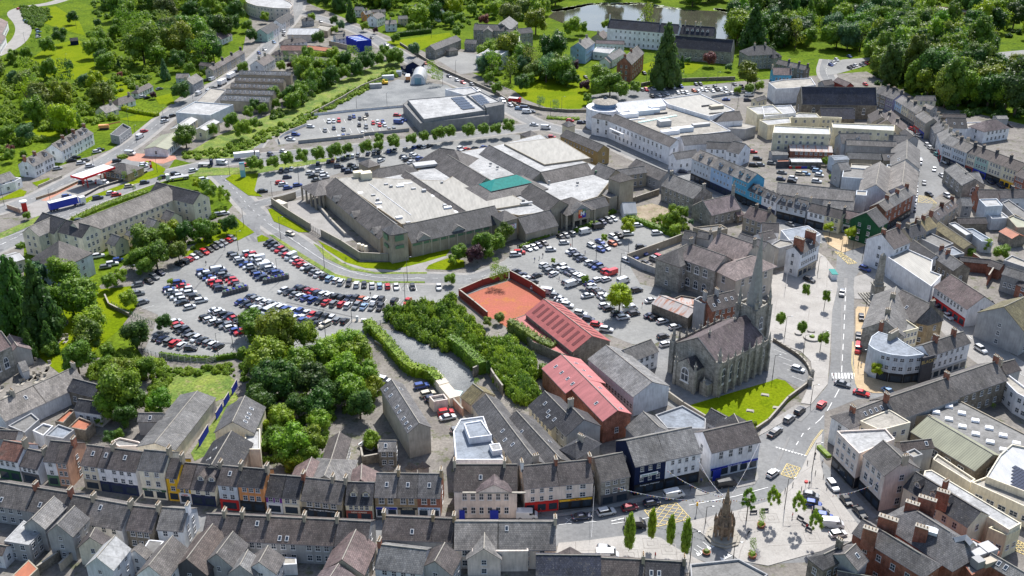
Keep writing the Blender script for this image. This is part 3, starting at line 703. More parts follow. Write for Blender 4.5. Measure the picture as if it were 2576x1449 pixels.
def mk_car(L,Wd,Ht,kind):
 w=Wd/2;b=MB();g=MB();bl=.62*Ht if kind!='van' else .55*Ht
 S=lambda x,zt,ww,zb=.25:(x*L,[(ww*.9,zb),(ww,zb+.12),(ww,zt-.14),(ww*.9,zt)])
 if kind=='van':xs=[(-.5,.93*Ht,.9),(-.485,.98*Ht,.96),(-.2,Ht,1),(.17,Ht,1),(.25,.96*Ht,.98),(.355,.62*Ht,.97),(.47,.5*Ht,.93),(.5,.36*Ht,.86)]
 elif kind=='saloon':xs=[(-.5,.5*Ht,.86),(-.47,.62*Ht,.93),(-.3,bl+.02,1),(0,bl,1),(.25,bl-.03,1),(.43,.53*Ht,.93),(.5,.42*Ht,.82)]
 else :xs=[(-.5,.45*Ht,.88),(-.48,bl,.95),(-.3,bl+.03,1),(0,bl,1),(.25,bl-.03,1),(.43,.55*Ht,.94),(.5,.42*Ht,.84)]
 loft(b,[S(x,z,k*w) for x,z,k in xs])
 if kind=='van':
  loft(g,[(x*L,[(ww*w,z0),(ww*w+.012,z0+.1),(ww*w*.99,z1)]) for x,z0,z1,ww in ((.235,.64*Ht,.9*Ht,1.0),(.262,.64*Ht,.93*Ht,.995),(.36,.60*Ht,.65*Ht,.93))])
  g.box((.165*L,0,.62*Ht),(.12*L,Wd+.02,.25*Ht));g.box((-.497*L,0,.6*Ht),(.04,Wd*.7,.25*Ht))
  roof=None
 else :
  cab={'hatch':(-.46,-.37,.08,.27),'suv':(-.47,-.41,.06,.24),'saloon':(-.38,-.2,.06,.25)}[kind]
  q=lambda x,z,ww:(x*L,[(ww*w,bl-.04),(ww*w*.985,(bl+z)/2),(ww*w*.86,z)])
  loft(g,[q(cab[0],bl+.02,.9),q(cab[1],Ht-.05,.93),q(cab[2],Ht-.04,.93),q(cab[3],bl,.9)])
  loft(b,[(x*L,[(ww*w,z-.05),(ww*w*.97,z)]) for x,z,ww in ((cab[1]-.015,Ht-.05,.74),(cab[1]+.03,Ht,.80),(cab[2]-.03,Ht+.01,.80),(cab[2]+.02,Ht-.05,.75))])
  for sx in (cab[1]*.55,cab[2]*.2-.09):
   for s in (1,-1):b.add([((sx-.012)*L,s*w*.925,bl-.03),((sx+.012)*L,s*w*.925,bl-.03),((sx+.012)*L,s*w*.81,Ht-.04),((sx-.012)*L,s*w*.81,Ht-.04)],[(0,1,2,3)])
 bm_=b.mesh('body','car',False);gm=g.mesh('glass','cglass',False)
 return bm_,gm,L,Wd
CARS={'hatch':mk_car(4.15,1.78,1.46,'hatch'),'suv':mk_car(4.5,1.86,1.66,'suv'),'saloon':mk_car(4.7,1.84,1.44,'saloon'),'van':mk_car(5.2,1.98,2.2,'van')}
wm_=MB();vs_=[(.33*math.cos(a*.5236),y,.33+.33*math.sin(a*.5236)) for y in (-.11,.11) for a in range(12)]
wm_.add(vs_,[tuple(range(12)),tuple(range(12,24))[::-1]]+[(i,i+12,(i+1)%12+12,(i+1)%12) for i in range(12)])
vs2_=[(.2*math.cos(a*.5236),y,.33+.2*math.sin(a*.5236)) for y in (-.125,.125) for a in range(12)];wm_.add(vs2_,[tuple(range(12)),tuple(range(12,24))[::-1]],1)
WHEEL=wm_.mesh('wheel',['tyre','rim'],False)
HL=MB().box((0,0,0),(.08,.38,.16)).mesh('headlight','lamp',False);TL=MB().box((0,0,0),(.07,.3,.2)).mesh('tail_light','tail',False)
CARLIST=[]
def car_at(P,ang,col,kind,lab,group=None):CARLIST.append((P.x,P.y,ang,col,kind,lab,group))
ORD=[words(i) for i in range(60)]
KW={'hatch':'hatchback','suv':'tall car','saloon':'saloon','van':'van'}
def row(place,pts,s,head,end='left',bays=True,kind=None,bl=5.0,bw=None):
 """s: one letter per bay ('-' empty, capital = van); head: pixel vector along a car's length at the first bay"""
 P=[W(p,.5) for p in pts];P=smooth(P,2) if len(P)>2 else P
 h=W((pts[0][0]+head[0],pts[0][1]+head[1]),.5)-W(pts[0],.5);d0=P[1]-P[0];off=math.atan2(h.y,h.x)-math.atan2(d0.y,d0.x)
 cum=[0]
 for a,b in zip(P,P[1:]):cum.append(cum[-1]+(b-a).length)
 n=len(s);rg=random.Random(place);k=0
 def at(u):
  u=max(0,min(cum[-1],u))
  for i in range(len(P)-1):
   if u<=cum[i+1]+1e-6:
    a,b=P[max(i-1,0)],P[min(i+2,len(P)-1)];return P[i].lerp(P[i+1],(u-cum[i])/max(1e-6,cum[i+1]-cum[i])),math.atan2(b.y-a.y,b.x-a.x)
 st=cum[-1]/max(1,n-1)
 for i,ch in enumerate(s):
  p,a=at(i*st);hd=a+off
  if bays and i%1==0:
   v=Vector((math.cos(hd),math.sin(hd),0));t=Vector((math.cos(a),math.sin(a),0));q=p-t*st/2;q.z=0;line([q-v*bl/2,q+v*bl/2],.12,'white',None,ZR+.01,True)
   if i==n-1:q=q+t*st;line([q-v*bl/2,q+v*bl/2],.12,'white',None,ZR+.01,True)
  if ch in '-.':continue
  k+=1;kd=kind or ('van' if ch.isupper() else rg.choice(['hatch','hatch','suv','suv','saloon']));c=ch.lower()
  if rg.random()<.3:hd+=math.pi
  p=p+Vector((rg.uniform(-.2,.2),rg.uniform(-.2,.2),0))
  j=i+1 if end!='right' and end!='near' else n-i
  car_at(p,hd+rg.uniform(-.03,.03),c,kd,f"{CC[c][1]} {KW[kd]}, {words(j)} bay from the left, {place}",place)
def car(x,y,head,col,lab,kind='hatch'):
 P=W((x,y),.5);h=W((x+head[0],y+head[1]),.5)-P;car_at(P,math.atan2(h.y,h.x),col,kind,lab)
def build_cars():
 L=sorted(CARLIST,key=lambda c:math.hypot(c[0],c[1]));far=[];n={'car':0,'van':0}
 for x,y,a,col,kind,lab,group in L:
  cat='van' if kind=='van' else 'car'
  if n[cat]>=300:far.append((x,y,a,col,kind));continue
  n[cat]+=1;b,g,ln,wd=CARS[kind];o=thing('parked_'+cat if group else cat,lab,cat,(x,y,ZR),a,None)
  if group:o['group']='vehicles in '+group
  link('body',b,o,CC[col][0]);link('glass',g,o)
  for sx in (-.31,.31):
   for s in (-1,1):w=link('wheel',WHEEL,o);w.location=(sx*ln,s*(wd/2-.08),0)
  if y<330:
   for s in (-1,1):
    q=link('headlight',HL,o);q.location=(ln*.478,s*wd*.32,.62);q=link('tail_light',TL,o);q.location=(-ln*.487,s*wd*.36,.72)
 if far:
  cols=sorted({f[3] for f in far});vs=[];fs=[];mi=[];o=0;L0=Vector((sum(f[0] for f in far)/len(far),sum(f[1] for f in far)/len(far),ZR));mats=['cglass']
  for c in cols:m_plain('cc'+c,'car_paint_'+CC[c][1].replace(' ','_'),CC[c][0],.3,.5,.1,.6);mats.append('cc'+c)
  cache={}
  for x,y,a,col,kind in far:
   for q in (0,1):
    me=CARS[kind][q]
    if me.name not in cache:
     co=np.zeros(len(me.vertices)*3);me.vertices.foreach_get('co',co);cache[me.name]=(co.reshape(-1,3),[tuple(p.vertices) for p in me.polygons])
    v,f=cache[me.name];ca,sa=math.cos(a),math.sin(a)
    vs.append(np.stack([v[:,0]*ca-v[:,1]*sa+x-L0.x,v[:,0]*sa+v[:,1]*ca+y-L0.y,v[:,2]],1));fs+=[tuple(i+o for i in t) for t in f];mi+=[0 if q else 1+cols.index(col)]*len(f);o+=len(v)
  me=bpy.data.meshes.new('distant_cars');me.from_pydata(np.concatenate(vs).tolist(),[],fs)
  for k in mats:me.materials.append(M[k])
  me.polygons.foreach_set('material_index',mi);tag(link('distant_cars',me,None,(1,1,1),L0),'small distant cars parked and driving in the far streets and lots','cars',None,'stuff')
 print('CARS',len(CARLIST),'WINDOWS',NW[0])
 # street furniture, people
def lamp(x,y,h=8,lab='tall grey lamp post',arm=1.2,name='street_lamp',col='d',two=False):
 P=W((x,y));o=thing(name,lab,'lamp post',P);MB().cyl((0,0,0),.11,h,8,.06).obj('pole','obj',o,C[col])
 for s in ((1,-1) if two else (1,)):
  MB().bar((0,0,h-.1),(s*arm,0,h+.15),.05).obj('arm','obj',o,C[col]);MB().box((s*(arm+.25),0,h+.05),(.7,.28,.14),0,0,.7).obj('lamp_head','metal',o)
def lamps(spec,lab,**kw):
 for i,s in enumerate(spec.split(';')):x,y=map(float,s.split(','));lamp(x,y,lab=lab.format(ORD[i+1]),**kw)
def mk_person(i):
 me=bpy.data.meshes.new('body');s=.09*(-1)**i
 V=[(0,0,.92),(0,.01,1.12),(0,.02,1.36),(0,.02,1.48),(0,.03,1.56),(0,.035,1.66),(0,.02,1.72)];Rr=[(.16,.11),(.14,.1),(.17,.11),(.06,.06),(.075,.085),(.09,.1),(.06,.07)]
 E_=[(0,1),(1,2),(2,3),(3,4),(4,5),(5,6)]
 def chain(root,pts,rr):
  k=root
  for p,r in zip(pts,rr):V.append(p);Rr.append((r,r));E_.append((k,len(V)-1));k=len(V)-1
  return k
 for d in (1,-1):
  st=.16*d*(1 if i%2 else .4)
  chain(0,[(.1*d,0,.86),(.1*d,st*.6,.48),(.1*d,st*.9,.1),(.1*d,st*.9+.13,.05)],[.095,.06,.045,.035])
  w=chain(2,[(.19*d,.02,1.38),(.24*d,-.02-st*.5,1.12),(.25*d,.06-st,.90),(.25*d,.08-st,.84)],[.055,.042,.03,.035])
  for f in range(4):chain(w,[(.25*d,.05+f*.022-st,.79),(.245*d,.055+f*.022-st,.755+abs(f-1.5)*.01)],[.010,.008])
  chain(w,[(.235*d,.12-st,.82),(.23*d,.13-st,.79)],[.011,.009])
 V.append((0,.125,1.62));Rr.append((.018,.02));E_.append((5,len(V)-1))
 me.from_pydata(V,E_,[]);o=bpy.data.objects.new('p',me);COL.objects.link(o);md=o.modifiers.new('s','SKIN');
 for j,r in enumerate(Rr):me.skin_vertices[0].data[j].radius=r
 me.skin_vertices[0].data[0].use_root=True;o.modifiers.new('u','SUBSURF').levels=1
 dg=bpy.context.evaluated_depsgraph_get();dg.update();m2=bpy.data.meshes.new_from_object(o.evaluated_get(dg));bpy.data.objects.remove(o)
 tops=[(.5,.03,.03),(.05,.08,.25),(.7,.7,.7),(.04,.04,.05)][i%4];bots=[(.04,.05,.1),(.03,.03,.03),(.3,.25,.18),(.05,.07,.16)][i%4]
 for nm,c in (('top_cloth',tops),('trouser_cloth',bots),('hair',[(.05,.03,.02),(.25,.16,.07)][i%2]),('shoe',(.03,.03,.03))):
  k=f'{nm}_{i}';m_plain(k,nm,c,.8);
 m2.materials.clear()
 for k in ('skin',f'top_cloth_{i}',f'trouser_cloth_{i}',f'hair_{i}',f'shoe_{i}'):m2.materials.append(M[k])
 for p in m2.polygons:
  c=p.center;z=c.z;arm=abs(c.x)>.2 and z<1.3
  p.material_index=4 if z<.12 else 0 if (arm and z<.98) else 1 if (z>.95 and z<1.5) or arm else 2 if z<.95 else 3 if (z>1.68 or (c.y<.02 and z>1.58)) else 0
  p.use_smooth=True
 return m2
PEOPLE=[]
def person(x,y,i,lab,ang=0):
 if not PEOPLE:PEOPLE.extend(mk_person(k) for k in range(4))
 P=W((x,y));P.z=ZR;o=link('person',PEOPLE[i],None,(1,1,1),P);o.rotation_euler=(0,0,ang);tag(o,lab,'person')
def grp(lab,name,cat,P,parts,group=None,rz=0):
 o=thing(name,lab,cat,P,rz,group)
 for nm,m,mt,c in parts:m.obj(nm,mt,o,c)
 return o
 # THE GROUND
g=MB().add([(-5000,-300,0),(5000,-300,0),(5000,9000,0),(-5000,9000,0)],[(0,1,2,3)]).obj('ground','grass',uv=False);tag(g,'green meadow ground around and beneath the town',kind='structure')
T()
area('yard_ground','grey concrete and gravel yards between the town buildings',[(-500,1700),(3100,1700),(3100,440),(2500,295),(2330,260),(2180,180),(1860,205),(1500,240),(1320,240),(1180,180),(1000,100),(780,10),(700,-30),(640,-20),(600,180),(470,230),(380,300),(300,370),(-300,560),(-500,800),(-300,760),(60,700),(60,560),(250,500),(420,430),(440,400),(560,430),(600,500),(560,545),(420,570),(330,650),(250,720),(360,900),(100,900),(-500,1000)],'yard',.02)
def strip_(label,pts,w,mat,z=.1,name='verge',sm=2):
 P=smooth([W(p) for p in pts],sm);tag(MB().add(*strip(P,w,z)).obj(name,mat,uv=False),label,kind='structure')
road('the terraced street climbing up the left side',[(-60,545),(40,517),(130,480),(250,412),(337,362),(425,287),(487,250),(550,212),(644,150),(706,82),(744,37),(755,0),(745,-60)],8,2.2)
road('the wide main road past the fuel station',[(-60,645),(60,590),(150,540),(225,505),(325,468),(412,440),(500,420),(570,405),(650,396),(720,389),(800,381),(900,372),(1000,362),(1100,350),(1250,330),(1350,318)],11,1.5)
road('the lane to the supermarket service yard',[(640,516),(700,500),(760,484),(800,470)],6.5,1)
road('the curving road below the supermarket',[(520,415),(560,445),(592,480),(640,535),(700,577),(760,618),(800,648),(860,678),(930,693),(1030,699),(1120,701),(1190,705),(1260,680),(1300,665)],7.5,1.8)
road('the link road down to the curved car park',[(640,540),(620,575),(640,600)],9,0,centre=False)
road('the upper road past the schools',[(748,28),(819,50),(880,68),(944,97),(1000,135),(1060,165),(1130,200),(1190,225),(1250,258),(1300,285),(1345,310),(1420,330),(1480,338)],9,2)
road('the ramp beside the discount store car park',[(640,372),(655,350),(700,325),(760,296),(790,290)],7,1.2)
road('the shopping street behind the stone chapel',[(2066,612),(2010,580),(1932,540),(1830,490),(1740,455),(1680,425),(1600,390),(1540,362),(1480,338)],8.5,2.4)
road('the long street climbing to the upper right',[(2085,150),(2075,185),(2100,215),(2150,240),(2207,266),(2262,304),(2307,345)],8,2)
lay_roads()
area('road','wide grey street lined with parked cars on the right',[(2290,325),(2330,340),(2395,470),(2350,500),(2345,520),(2290,575),(2240,600),(2150,630),(2120,620),(2190,590),(2265,560),(2300,480),(2310,400)],'asphalt',ZR)
road('the street running out past the red shopfront',[(2180,655),(2240,690),(2290,722),(2390,800),(2440,850),(2500,905),(2620,970)],9,2.5)
road('the lane up to the convent',[(1560,235),(1620,200),(1700,190),(1790,188),(1860,180),(1890,150)],5,0,'yard',centre=False)
road('the hillside estate road',[(-40,150),(30,120),(58,90),(60,60),(30,32),(60,18),(140,8),(200,-20)],8,1.5,centre=False)
road('the track beside the overgrown plot',[(930,830),(945,880),(975,930),(1030,1000),(1060,1060),(1110,1110),(1150,1180)],6,0,'yard',centre=False)
T(3,2)
area('road','broad asphalt street and junctions around the two squares',[(690,-260),(640,300),(632,740),(600,980),(430,1185),(0,1440),(-100,1500),(-120,1950),(-1000,2080),(-1800,2270),(-2600,2330),(-6000,2290),(-8000,2100),(-10600,1900),(-10600,2200),(-8000,2320),(-6000,2440),(-2200,2600),(-1500,2560),(-800,2700),(-500,2800),(400,2760),(1100,2300),(560,1750),(570,1250),(900,1120),(1300,1100),(1300,1020),(900,1000),(860,560),(870,-100),(950,-200),(1100,-420),(1060,-480),(700,-420)],'asphalt',ZR-.005)
area('paved_square','pale granite paved square beside the church',[(40,-120),(470,-320),(560,-290),(600,-200),(690,-80),(650,150),(625,600),(600,970),(430,1175),(330,1160),(450,900),(430,740),(330,640),(50,540),(-20,500)],'granite',.13,True)
T(3,1)
area('paved_square','pale strip of paving outside the bank house',[(500,1090),(575,1140),(690,1290),(700,1449),(640,1700),(60,1560),(400,1300)],'granite',.134,True)
area('traffic_island','sand coloured paved island with two street trees',[(545,890),(900,900),(1020,1010),(860,1060),(750,1095),(600,1010)],'bandp',.13,True)
area('traffic_island','paved island around the tall obelisk',[(870,1340),(1010,1300),(1290,1340),(1480,1440),(1500,1520),(1140,1570),(870,1560),(860,1449)],'pave',.13,True)
area('pavement','pavement below the green corner shop',[(380,830),(560,880),(900,930),(1100,930),(1080,960),(900,1000),(540,900)],'pave',.12,True)
T(3,2)
area('pavement','sand coloured pavement beside the curved corner building',[(900,190),(1130,200),(1060,420),(990,700),(1000,960),(1060,1060),(1020,1050),(900,1010),(870,930),(860,620),(880,560),(880,220)],'bandp',.13,True)
area('pavement','pavement around the foot of the curved blue building',[(990,900),(1560,960),(1600,1000),(1280,1060),(1060,1060),(960,1030)],'bandp',.126,True)
area('pavement','pale pavement beneath the church wall',[(330,1180),(420,1190),(0,1440),(-90,1490),(-60,1400),(280,1180)],'pave',.12,True)
T(3,3)
area('paved_square','large pale granite market square around the fountain monument',[(-790,900),(-700,880),(-300,790),(0,700),(130,620),(250,500),(330,390),(400,240),(500,60),(545,20),(520,260),(570,500),(850,860),(960,1010),(900,1100),(0,1350),(-280,1300),(-730,980),(-840,950)],'granite',.13,True)
T(2,3)
area('paved_square','curved pale paving with four small trees',[(470,1120),(800,1090),(1100,1050),(1330,1040),(1500,1070),(1650,1170),(1950,1330),(1950,1420),(400,1420)],'granite',.13,True)
area('pavement','pavement outside the bank and shops',[(440,830),(860,760),(1200,680),(1500,610),(1870,570),(2440,480),(2470,400),(2480,470),(2440,530),(1900,640),(1500,660),(900,790),(440,860)],'pave',.12,True)
T()
area('car_park','large curved asphalt car park',[(640,596),(672,598),(730,634),(790,680),(850,706),(930,714),(1060,718),(1120,716),(1190,714),(1225,702),(1240,712),(1150,748),(1050,790),(960,812),(925,835),(870,872),(790,885),(600,884),(500,908),(430,906),(362,884),(385,835),(398,792),(345,770),(330,722),(365,690),(430,682),(470,648),(560,612),(600,590)],'carpark',ZR-.01)
area('car_park','asphalt car park between the supermarket and the court house',[(1210,705),(1250,670),(1300,630),(1400,590),(1440,585),(1500,560),(1545,540),(1575,548),(1720,608),(1680,625),(1580,655),(1590,680),(1610,715),(1665,728),(1640,785),(1745,820),(1700,828),(1680,850),(1640,868),(1590,866),(1500,830),(1420,775),(1300,700)],'carpark',ZR-.012)
area('car_park','upper asphalt car park beside the supermarket',[(590,450),(640,408),(780,392),(1000,372),(1290,338),(1330,345),(1330,370),(1160,385),(1060,415),(900,422),(790,455),(760,472),(650,488)],'carpark',ZR-.014)
area('car_park','asphalt car park of the discount store',[(765,293),(1010,268),(1045,318),(700,365),(690,352),(770,320)],'carpark',ZR-.02)
area('car_park','car park behind the domed shopping centre',[(1420,250),(1600,222),(1860,210),(1900,235),(1880,245),(1780,250),(1620,260)],'asphalt',ZR-.02)
area('yard','sun bleached asphalt school yard',[(1065,150),(1130,118),(1215,134),(1205,182),(1160,186)],'yard',.05)
area('school_yard','grey asphalt school yard below the stone school',[(1098,150),(1150,130),(1210,138),(1200,180),(1160,187)],'carpark',.055)
area('gravel_yard','wide grey gravel yard behind the discount store',[(1000,200),(1125,214),(1160,240),(1015,268),(815,284),(880,245),(960,215)],'gravel',.05)
area('gravel_yard','grey gravel strip between ivy covered walls',[(955,825),(1000,835),(1100,880),(1180,930),(1195,960),(1180,1010),(1130,1000),(1050,930),(985,880)],'gravel',.05)
T(2,2)
area('clay_yard','reddish earth yard enclosed by walls',[(-540,90),(0,-80),(330,120),(150,260),(-100,330),(-300,290)],'rustg',.05)
area('flat_ground','reddish concrete apron beside the long shed',[(-140,340),(150,250),(660,660),(620,700),(460,690),(200,560)],'rustg',.055)
T()
area('forecourt','pale concrete forecourt of the fuel station',[(60,530),(150,470),(230,440),(300,470),(255,490),(215,505),(130,540),(80,548)],'pave',.07)
area('forecourt','asphalt apron behind the fuel station shop',[(285,405),(330,388),(395,395),(395,425),(330,440),(290,430)],'asphalt',.072)
area('red_paving','red paved junction apron by the low white shop',[(300,392),(345,386),(440,392),(445,400),(410,412),(330,405)],'redp',.068)
strip_('red cycle lane beside the terraced street',[(110,505),(190,462),(260,418),(310,392)],2.5,'redp',.075,'cycle_lane')
strip_('long grass verge beside the main road',[(-40,612),(60,568),(110,545)],5,'rough')
strip_('grass verge between forecourt and main road',[(205,510),(260,487),(330,462),(410,435)],4.5,'lawn')
area('verge','rounded grass verge at the junction',[(365,405),(385,407),(417,425),(412,434),(330,455),(330,448),(388,428)],'lawn',.12,True)
area('verge','grass corner beside the junction and tall totem sign',[(567,450),(600,430),(640,418),(650,440),(640,480),(660,495),(625,492)],'lawn',.12,True)
area('verge','large grass corner above the curved car park',[(555,555),(590,545),(640,585),(600,605),(540,615),(500,640),(460,645),(520,590)],'lawn',.12,True)
T(1,1)
area('verge','long verge of grass beside the service yard wall',[(120,660),(160,650),(540,890),(430,890),(300,830),(180,780)],'lawn',.12,True)
area('verge','broad lawn below the supermarket wall',[(620,970),(1050,1190),(1350,1190),(1900,1060),(1960,1060),(1900,1140),(1650,1210),(1400,1270),(1100,1250),(900,1190),(700,1060)],'lawn',.11)
area('verge','strip of grass between footpath and curving road',[(575,1000),(620,1020),(860,1190),(1000,1250),(1200,1290),(1720,1290),(1720,1306),(1200,1310),(950,1270),(700,1150)],'rough',.13)
area('verge','lawn beside the footpath and dark red tree',[(1700,1230),(1930,1150),(2090,1170),(2100,1240),(1960,1270),(1720,1260)],'lawn',.12)
area('footpath','pale footpath curving across the lawn',[(1450,1250),(1700,1190),(1900,1130),(1950,1130),(1740,1220),(1700,1270),(1740,1290),(1380,1290)],'pave',.135)
area('verge','narrow planted strip along the top of the car park',[(130,915),(170,915),(500,1130),(800,1310),(1000,1360),(1250,1385),(1700,1385),(1700,1400),(1250,1400),(950,1385),(760,1330),(450,1140)],'rough',.13,True)
area('verge','grassy tip of the car park island',[(10,940),(60,915),(130,950),(120,975),(20,990)],'lawn',.12,True)
area('loading_yard','pale concrete loading yard of the supermarket',[(190,600),(480,560),(900,900),(1000,960),(860,1000),(650,920)],'pave',.05)
area('verge','long grassy strip under the row of street trees',[(-650,330),(-560,240),(0,240),(420,180),(850,130),(1000,100),(1000,125),(500,215),(0,300)],'rough',.12,True)
T()
area('lawn','bright lawn beside the church with flat grave slabs',[(1715,1012),(1740,1000),(1940,950),(1975,958),(2010,990),(1900,1085),(1800,1055),(1730,1035)],'lawn',.08)
area('church_yard','asphalt church yard with parking bays',[(1930,860),(1990,870),(2030,920),(2035,955),(2010,975),(1960,950),(1935,960),(1700,1030),(1640,1000),(1660,850)],'asphalt',.06)
area('lawn','wide mown convent lawn',[(1290,225),(1320,190),(1400,170),(1470,180),(1490,215),(1480,262),(1450,280),(1400,280),(1320,250)],'lawn',.04)
area('lawn','sunny lawn in front of the convent',[(1560,180),(1600,168),(1640,155),(1750,158),(1770,165),(1740,185),(1640,182)],'lawn',.045)
area('lawn','small bright lawn among dark woodland trees',[(2058,68),(2110,58),(2140,66),(2120,82),(2065,84)],'lawn',.04)
area('field','sloping hayfield on the left hill',[(74,150),(125,115),(190,100),(230,112),(240,180),(205,200),(130,196),(90,180)],'lawn',.05)
area('field','bright strip of hillside pasture',[(55,35),(140,15),(200,55),(215,90),(160,75),(70,45)],'lawn',.05)
area('field','long meadow between the hillside hedges',[(180,195),(250,190),(330,215),(320,250),(270,235),(200,212)],'lawn',.05)
area('field','bright paddock above the white terraces',[(60,300),(120,285),(170,310),(150,345),(90,345)],'lawn',.05)
area('field','shaded meadow on the left hill',[(265,130),(330,130),(400,165),(370,185),(330,185),(280,165)],'grass',.05)
area('field','meadow strip above the terraces',[(390,100),(440,100),(490,120),(480,140),(430,130)],'lawn',.05)
area('field','rough sunny field in the middle of the gardens',[(415,960),(470,925),(560,930),(595,960),(590,990),(545,1010),(470,1040),(440,1060),(430,1010)],'rough',.07)
area('field','narrow strip of yellow grass beside the blue hoarding',[(480,1140),(590,985),(600,1000),(520,1145),(490,1160)],'rough',.08)
area('lawn','churchyard grass among graves',[(60,770),(230,730),(330,720),(345,770),(300,830),(240,880),(150,940),(100,900),(80,840)],'lawn',.06)
area('river_bank','lush green strip along the stream',[(455,395),(540,345),(690,285),(850,205),(1000,140),(1010,175),(950,215),(810,285),(680,345),(640,372),(600,398),(460,400)],'rough',.05)
area('lawn','triangular garden lawn behind the roadside hedge',[(300,300),(380,280),(400,290),(370,305),(330,305)],'lawn',.05)
area('lawn','front lawn of the bungalow by the street',[(390,245),(430,235),(440,262),(400,262)],'lawn',.05)
area('lawn','grass behind the stone school',[(970,105),(1130,82),(1135,90),(1050,130),(1000,120)],'lawn',.05)
area('lawn','front garden lawn by the white semi-detached houses',[(80,460),(125,447),(125,460),(95,470)],'lawn',.05)
area('lawn','large front lawn at the left edge',[(0,500),(50,476),(68,482),(60,494),(0,505)],'lawn',.05)
area('waste_ground','bare earth plot behind the chapel',[(1560,530),(1640,512),(1700,530),(1690,560),(1640,575),(1600,560)],'dirt',.06)
area('tennis_court','pale asphalt sports court at the right edge',[(2470,150),(2490,134),(2640,120),(2700,190),(2530,175)],'carpark',.05)
area('yard','pale yard at the far right houses',[(2480,330),(2540,310),(2640,330),(2600,360),(2500,350)],'yard',.05)
area('car_park','shaded car park under the trees at top right',[(2070,165),(2120,150),(2190,145),(2180,165),(2110,185),(2080,190)],'carpark',.05)
area('car_park','small pale car park behind the shops',[(1900,435),(1990,418),(2075,425),(2075,470),(1990,472),(1930,455)],'yard',.055)
T(2,0)
area('pond','brown reflective pond with lily pads along the far shore',[(360,170),(420,120),(560,75),(800,50),(1200,35),(1500,60),(1700,95),(2000,110),(2250,120),(2320,160),(2330,260),(2240,400),(1800,420),(1200,350),(700,300),(500,230)],'water',.06)
m_plain('lily','lily_pad',(.36,.40,.26),.5);m=MB();rg=random.Random(2)
for a,b,n in (((420,105),(800,36),420),((800,36),(1300,30),170),((1300,30),(1700,88),60),((2050,85),(2330,130),420)):
 for i in range(n):
  u=rg.random();p=W((a[0]+(b[0]-a[0])*u,a[1]+(b[1]-a[1])*u+rg.uniform(-4,22)*(1-abs(u-.4))));m.cyl((p.x,p.y,.07),rg.uniform(.8,2.2),.03,7)
tag(m.obj('lily_pads','lily',uv=False),'pale lily pads floating along the shore of the pond','lily pads',None,'stuff')
T(1,1)
line([(115,800),(400,985),(700,1190),(1000,1310),(1300,1355),(1700,1360)],.15,'white',None,sm=2)
T(0,1)
line([(0,1020),(230,905),(500,780),(880,640),(1200,520)],.2,'white',(3,2));line([(0,960),(250,870)],.2)
T(3,1)
box_junction((670,1085),(735,1092),(895,1200),(810,1212),4);box_junction((1520,520),(1620,530),(1700,600),(1510,590),4)
T(3,3)
box_junction((190,320),(325,365),(265,475),(130,430),3);box_junction((2480,1080),(2700,1180),(2700,1290),(2400,1160),4)
line([(355,15),(250,190)],.2,'white',(2,2.5));line([(555,-20),(470,90),(385,240)],.12,'yellow');line([(540,-20),(455,90),(372,240)],.12,'yellow')
def sharks(a,b,n,s=.7):
 A,B=W(a),W(b);d=(B-A)/n;k=Vector((d.y,-d.x,0)).normalized()*s
 for i in range(n):p=A+d*i;MARK['white'].add([p+UP*(ZR+.011),p+d+UP*(ZR+.011),p+d/2+k+UP*(ZR+.011)],[(0,1,2)])
sharks((75,150),(390,240),10)
T(2,3)
box_junction((1330,790),(1650,710),(1800,875),(1460,955),4);sharks((1870,1255),(2050,1150),5,-1.2);sharks((2110,1300),(2250,1230),4,-1.2)
line([(2576,560),(2250,650),(1780,740)],.2);line([(1000,900),(1130,870)],.3);line([(1830,1180),(1890,1225)],.15);line([(1860,1145),(1930,1190)],.15);line([(1920,1110),(1980,1160)],.15)
line([(470,935),(900,900)],.15,'white',(3,3));line([(1000,930),(1300,880),(1450,850)],.2);line([(540,870),(600,910)],.15);line([(530,930),(600,865)],.15)
T(3,2)
for i in range(8):x=640+i*32;MARK['white'].add(*strip([W((x+8,858)),W((x+14,915))],.55,ZR+.012))
line([(782,0),(765,400),(752,640),(740,850)],.18,'white',(4,3));line([(715,1025),(590,1250),(520,1330),(400,1430)],.2,'white',(5,3))
line([(850,540),(840,760),(880,960),(900,1010)],.12,'yellow');line([(860,540),(850,760),(890,960)],.12,'yellow')
for i in range(5):line([(60+i*45,620+i*68),(190+i*45,670+i*68)],.12)
ZJ=.17
T(3,2)
for a,b in (((425,150),(385,470)),((290,60),(650,130)),((60,400),(600,600)),((60,470),(330,560)),((100,60),(60,300)),((455,730),(620,740)),((450,900),(600,910))):line([a,b],.35,'joint',z=ZJ)
T(3,1)
for a,b in (((600,1190),(590,1440)),((500,1190),(490,1449))):line([a,b],.3,'joint',z=ZJ+.01)
def pit(x,y,s=1.7):
 c=W((x,y));P=[c+Vector(v)*s for v in ((-1,-1,0),(1,-1,0),(1,1,0),(-1,1,0),(-1,-1,0))];line(P,.25,'joint',z=ZJ+.012,world=True);line([p.lerp(c,.55) for p in P],.3,'joint',z=ZJ+.012,world=True)
T(2,3)
for x,y in ((1195,1240),(1395,1125),(1575,1185),(1735,1265),(2360,850)):pit(x,y)
line([(1910,950),(2020,850),(2290,870),(2390,1000),(2300,1120),(2100,1180)],.4,'joint',z=ZJ);line([(2390,1000),(2300,1200),(2280,1290)],.3,'joint',z=ZJ);line([(640,1110),(640,1200),(860,1200)],.25,'joint',z=ZJ)
T(3,3)
for x,y in ((30,870),(275,905),(440,1060)):pit(x,y,1.6)
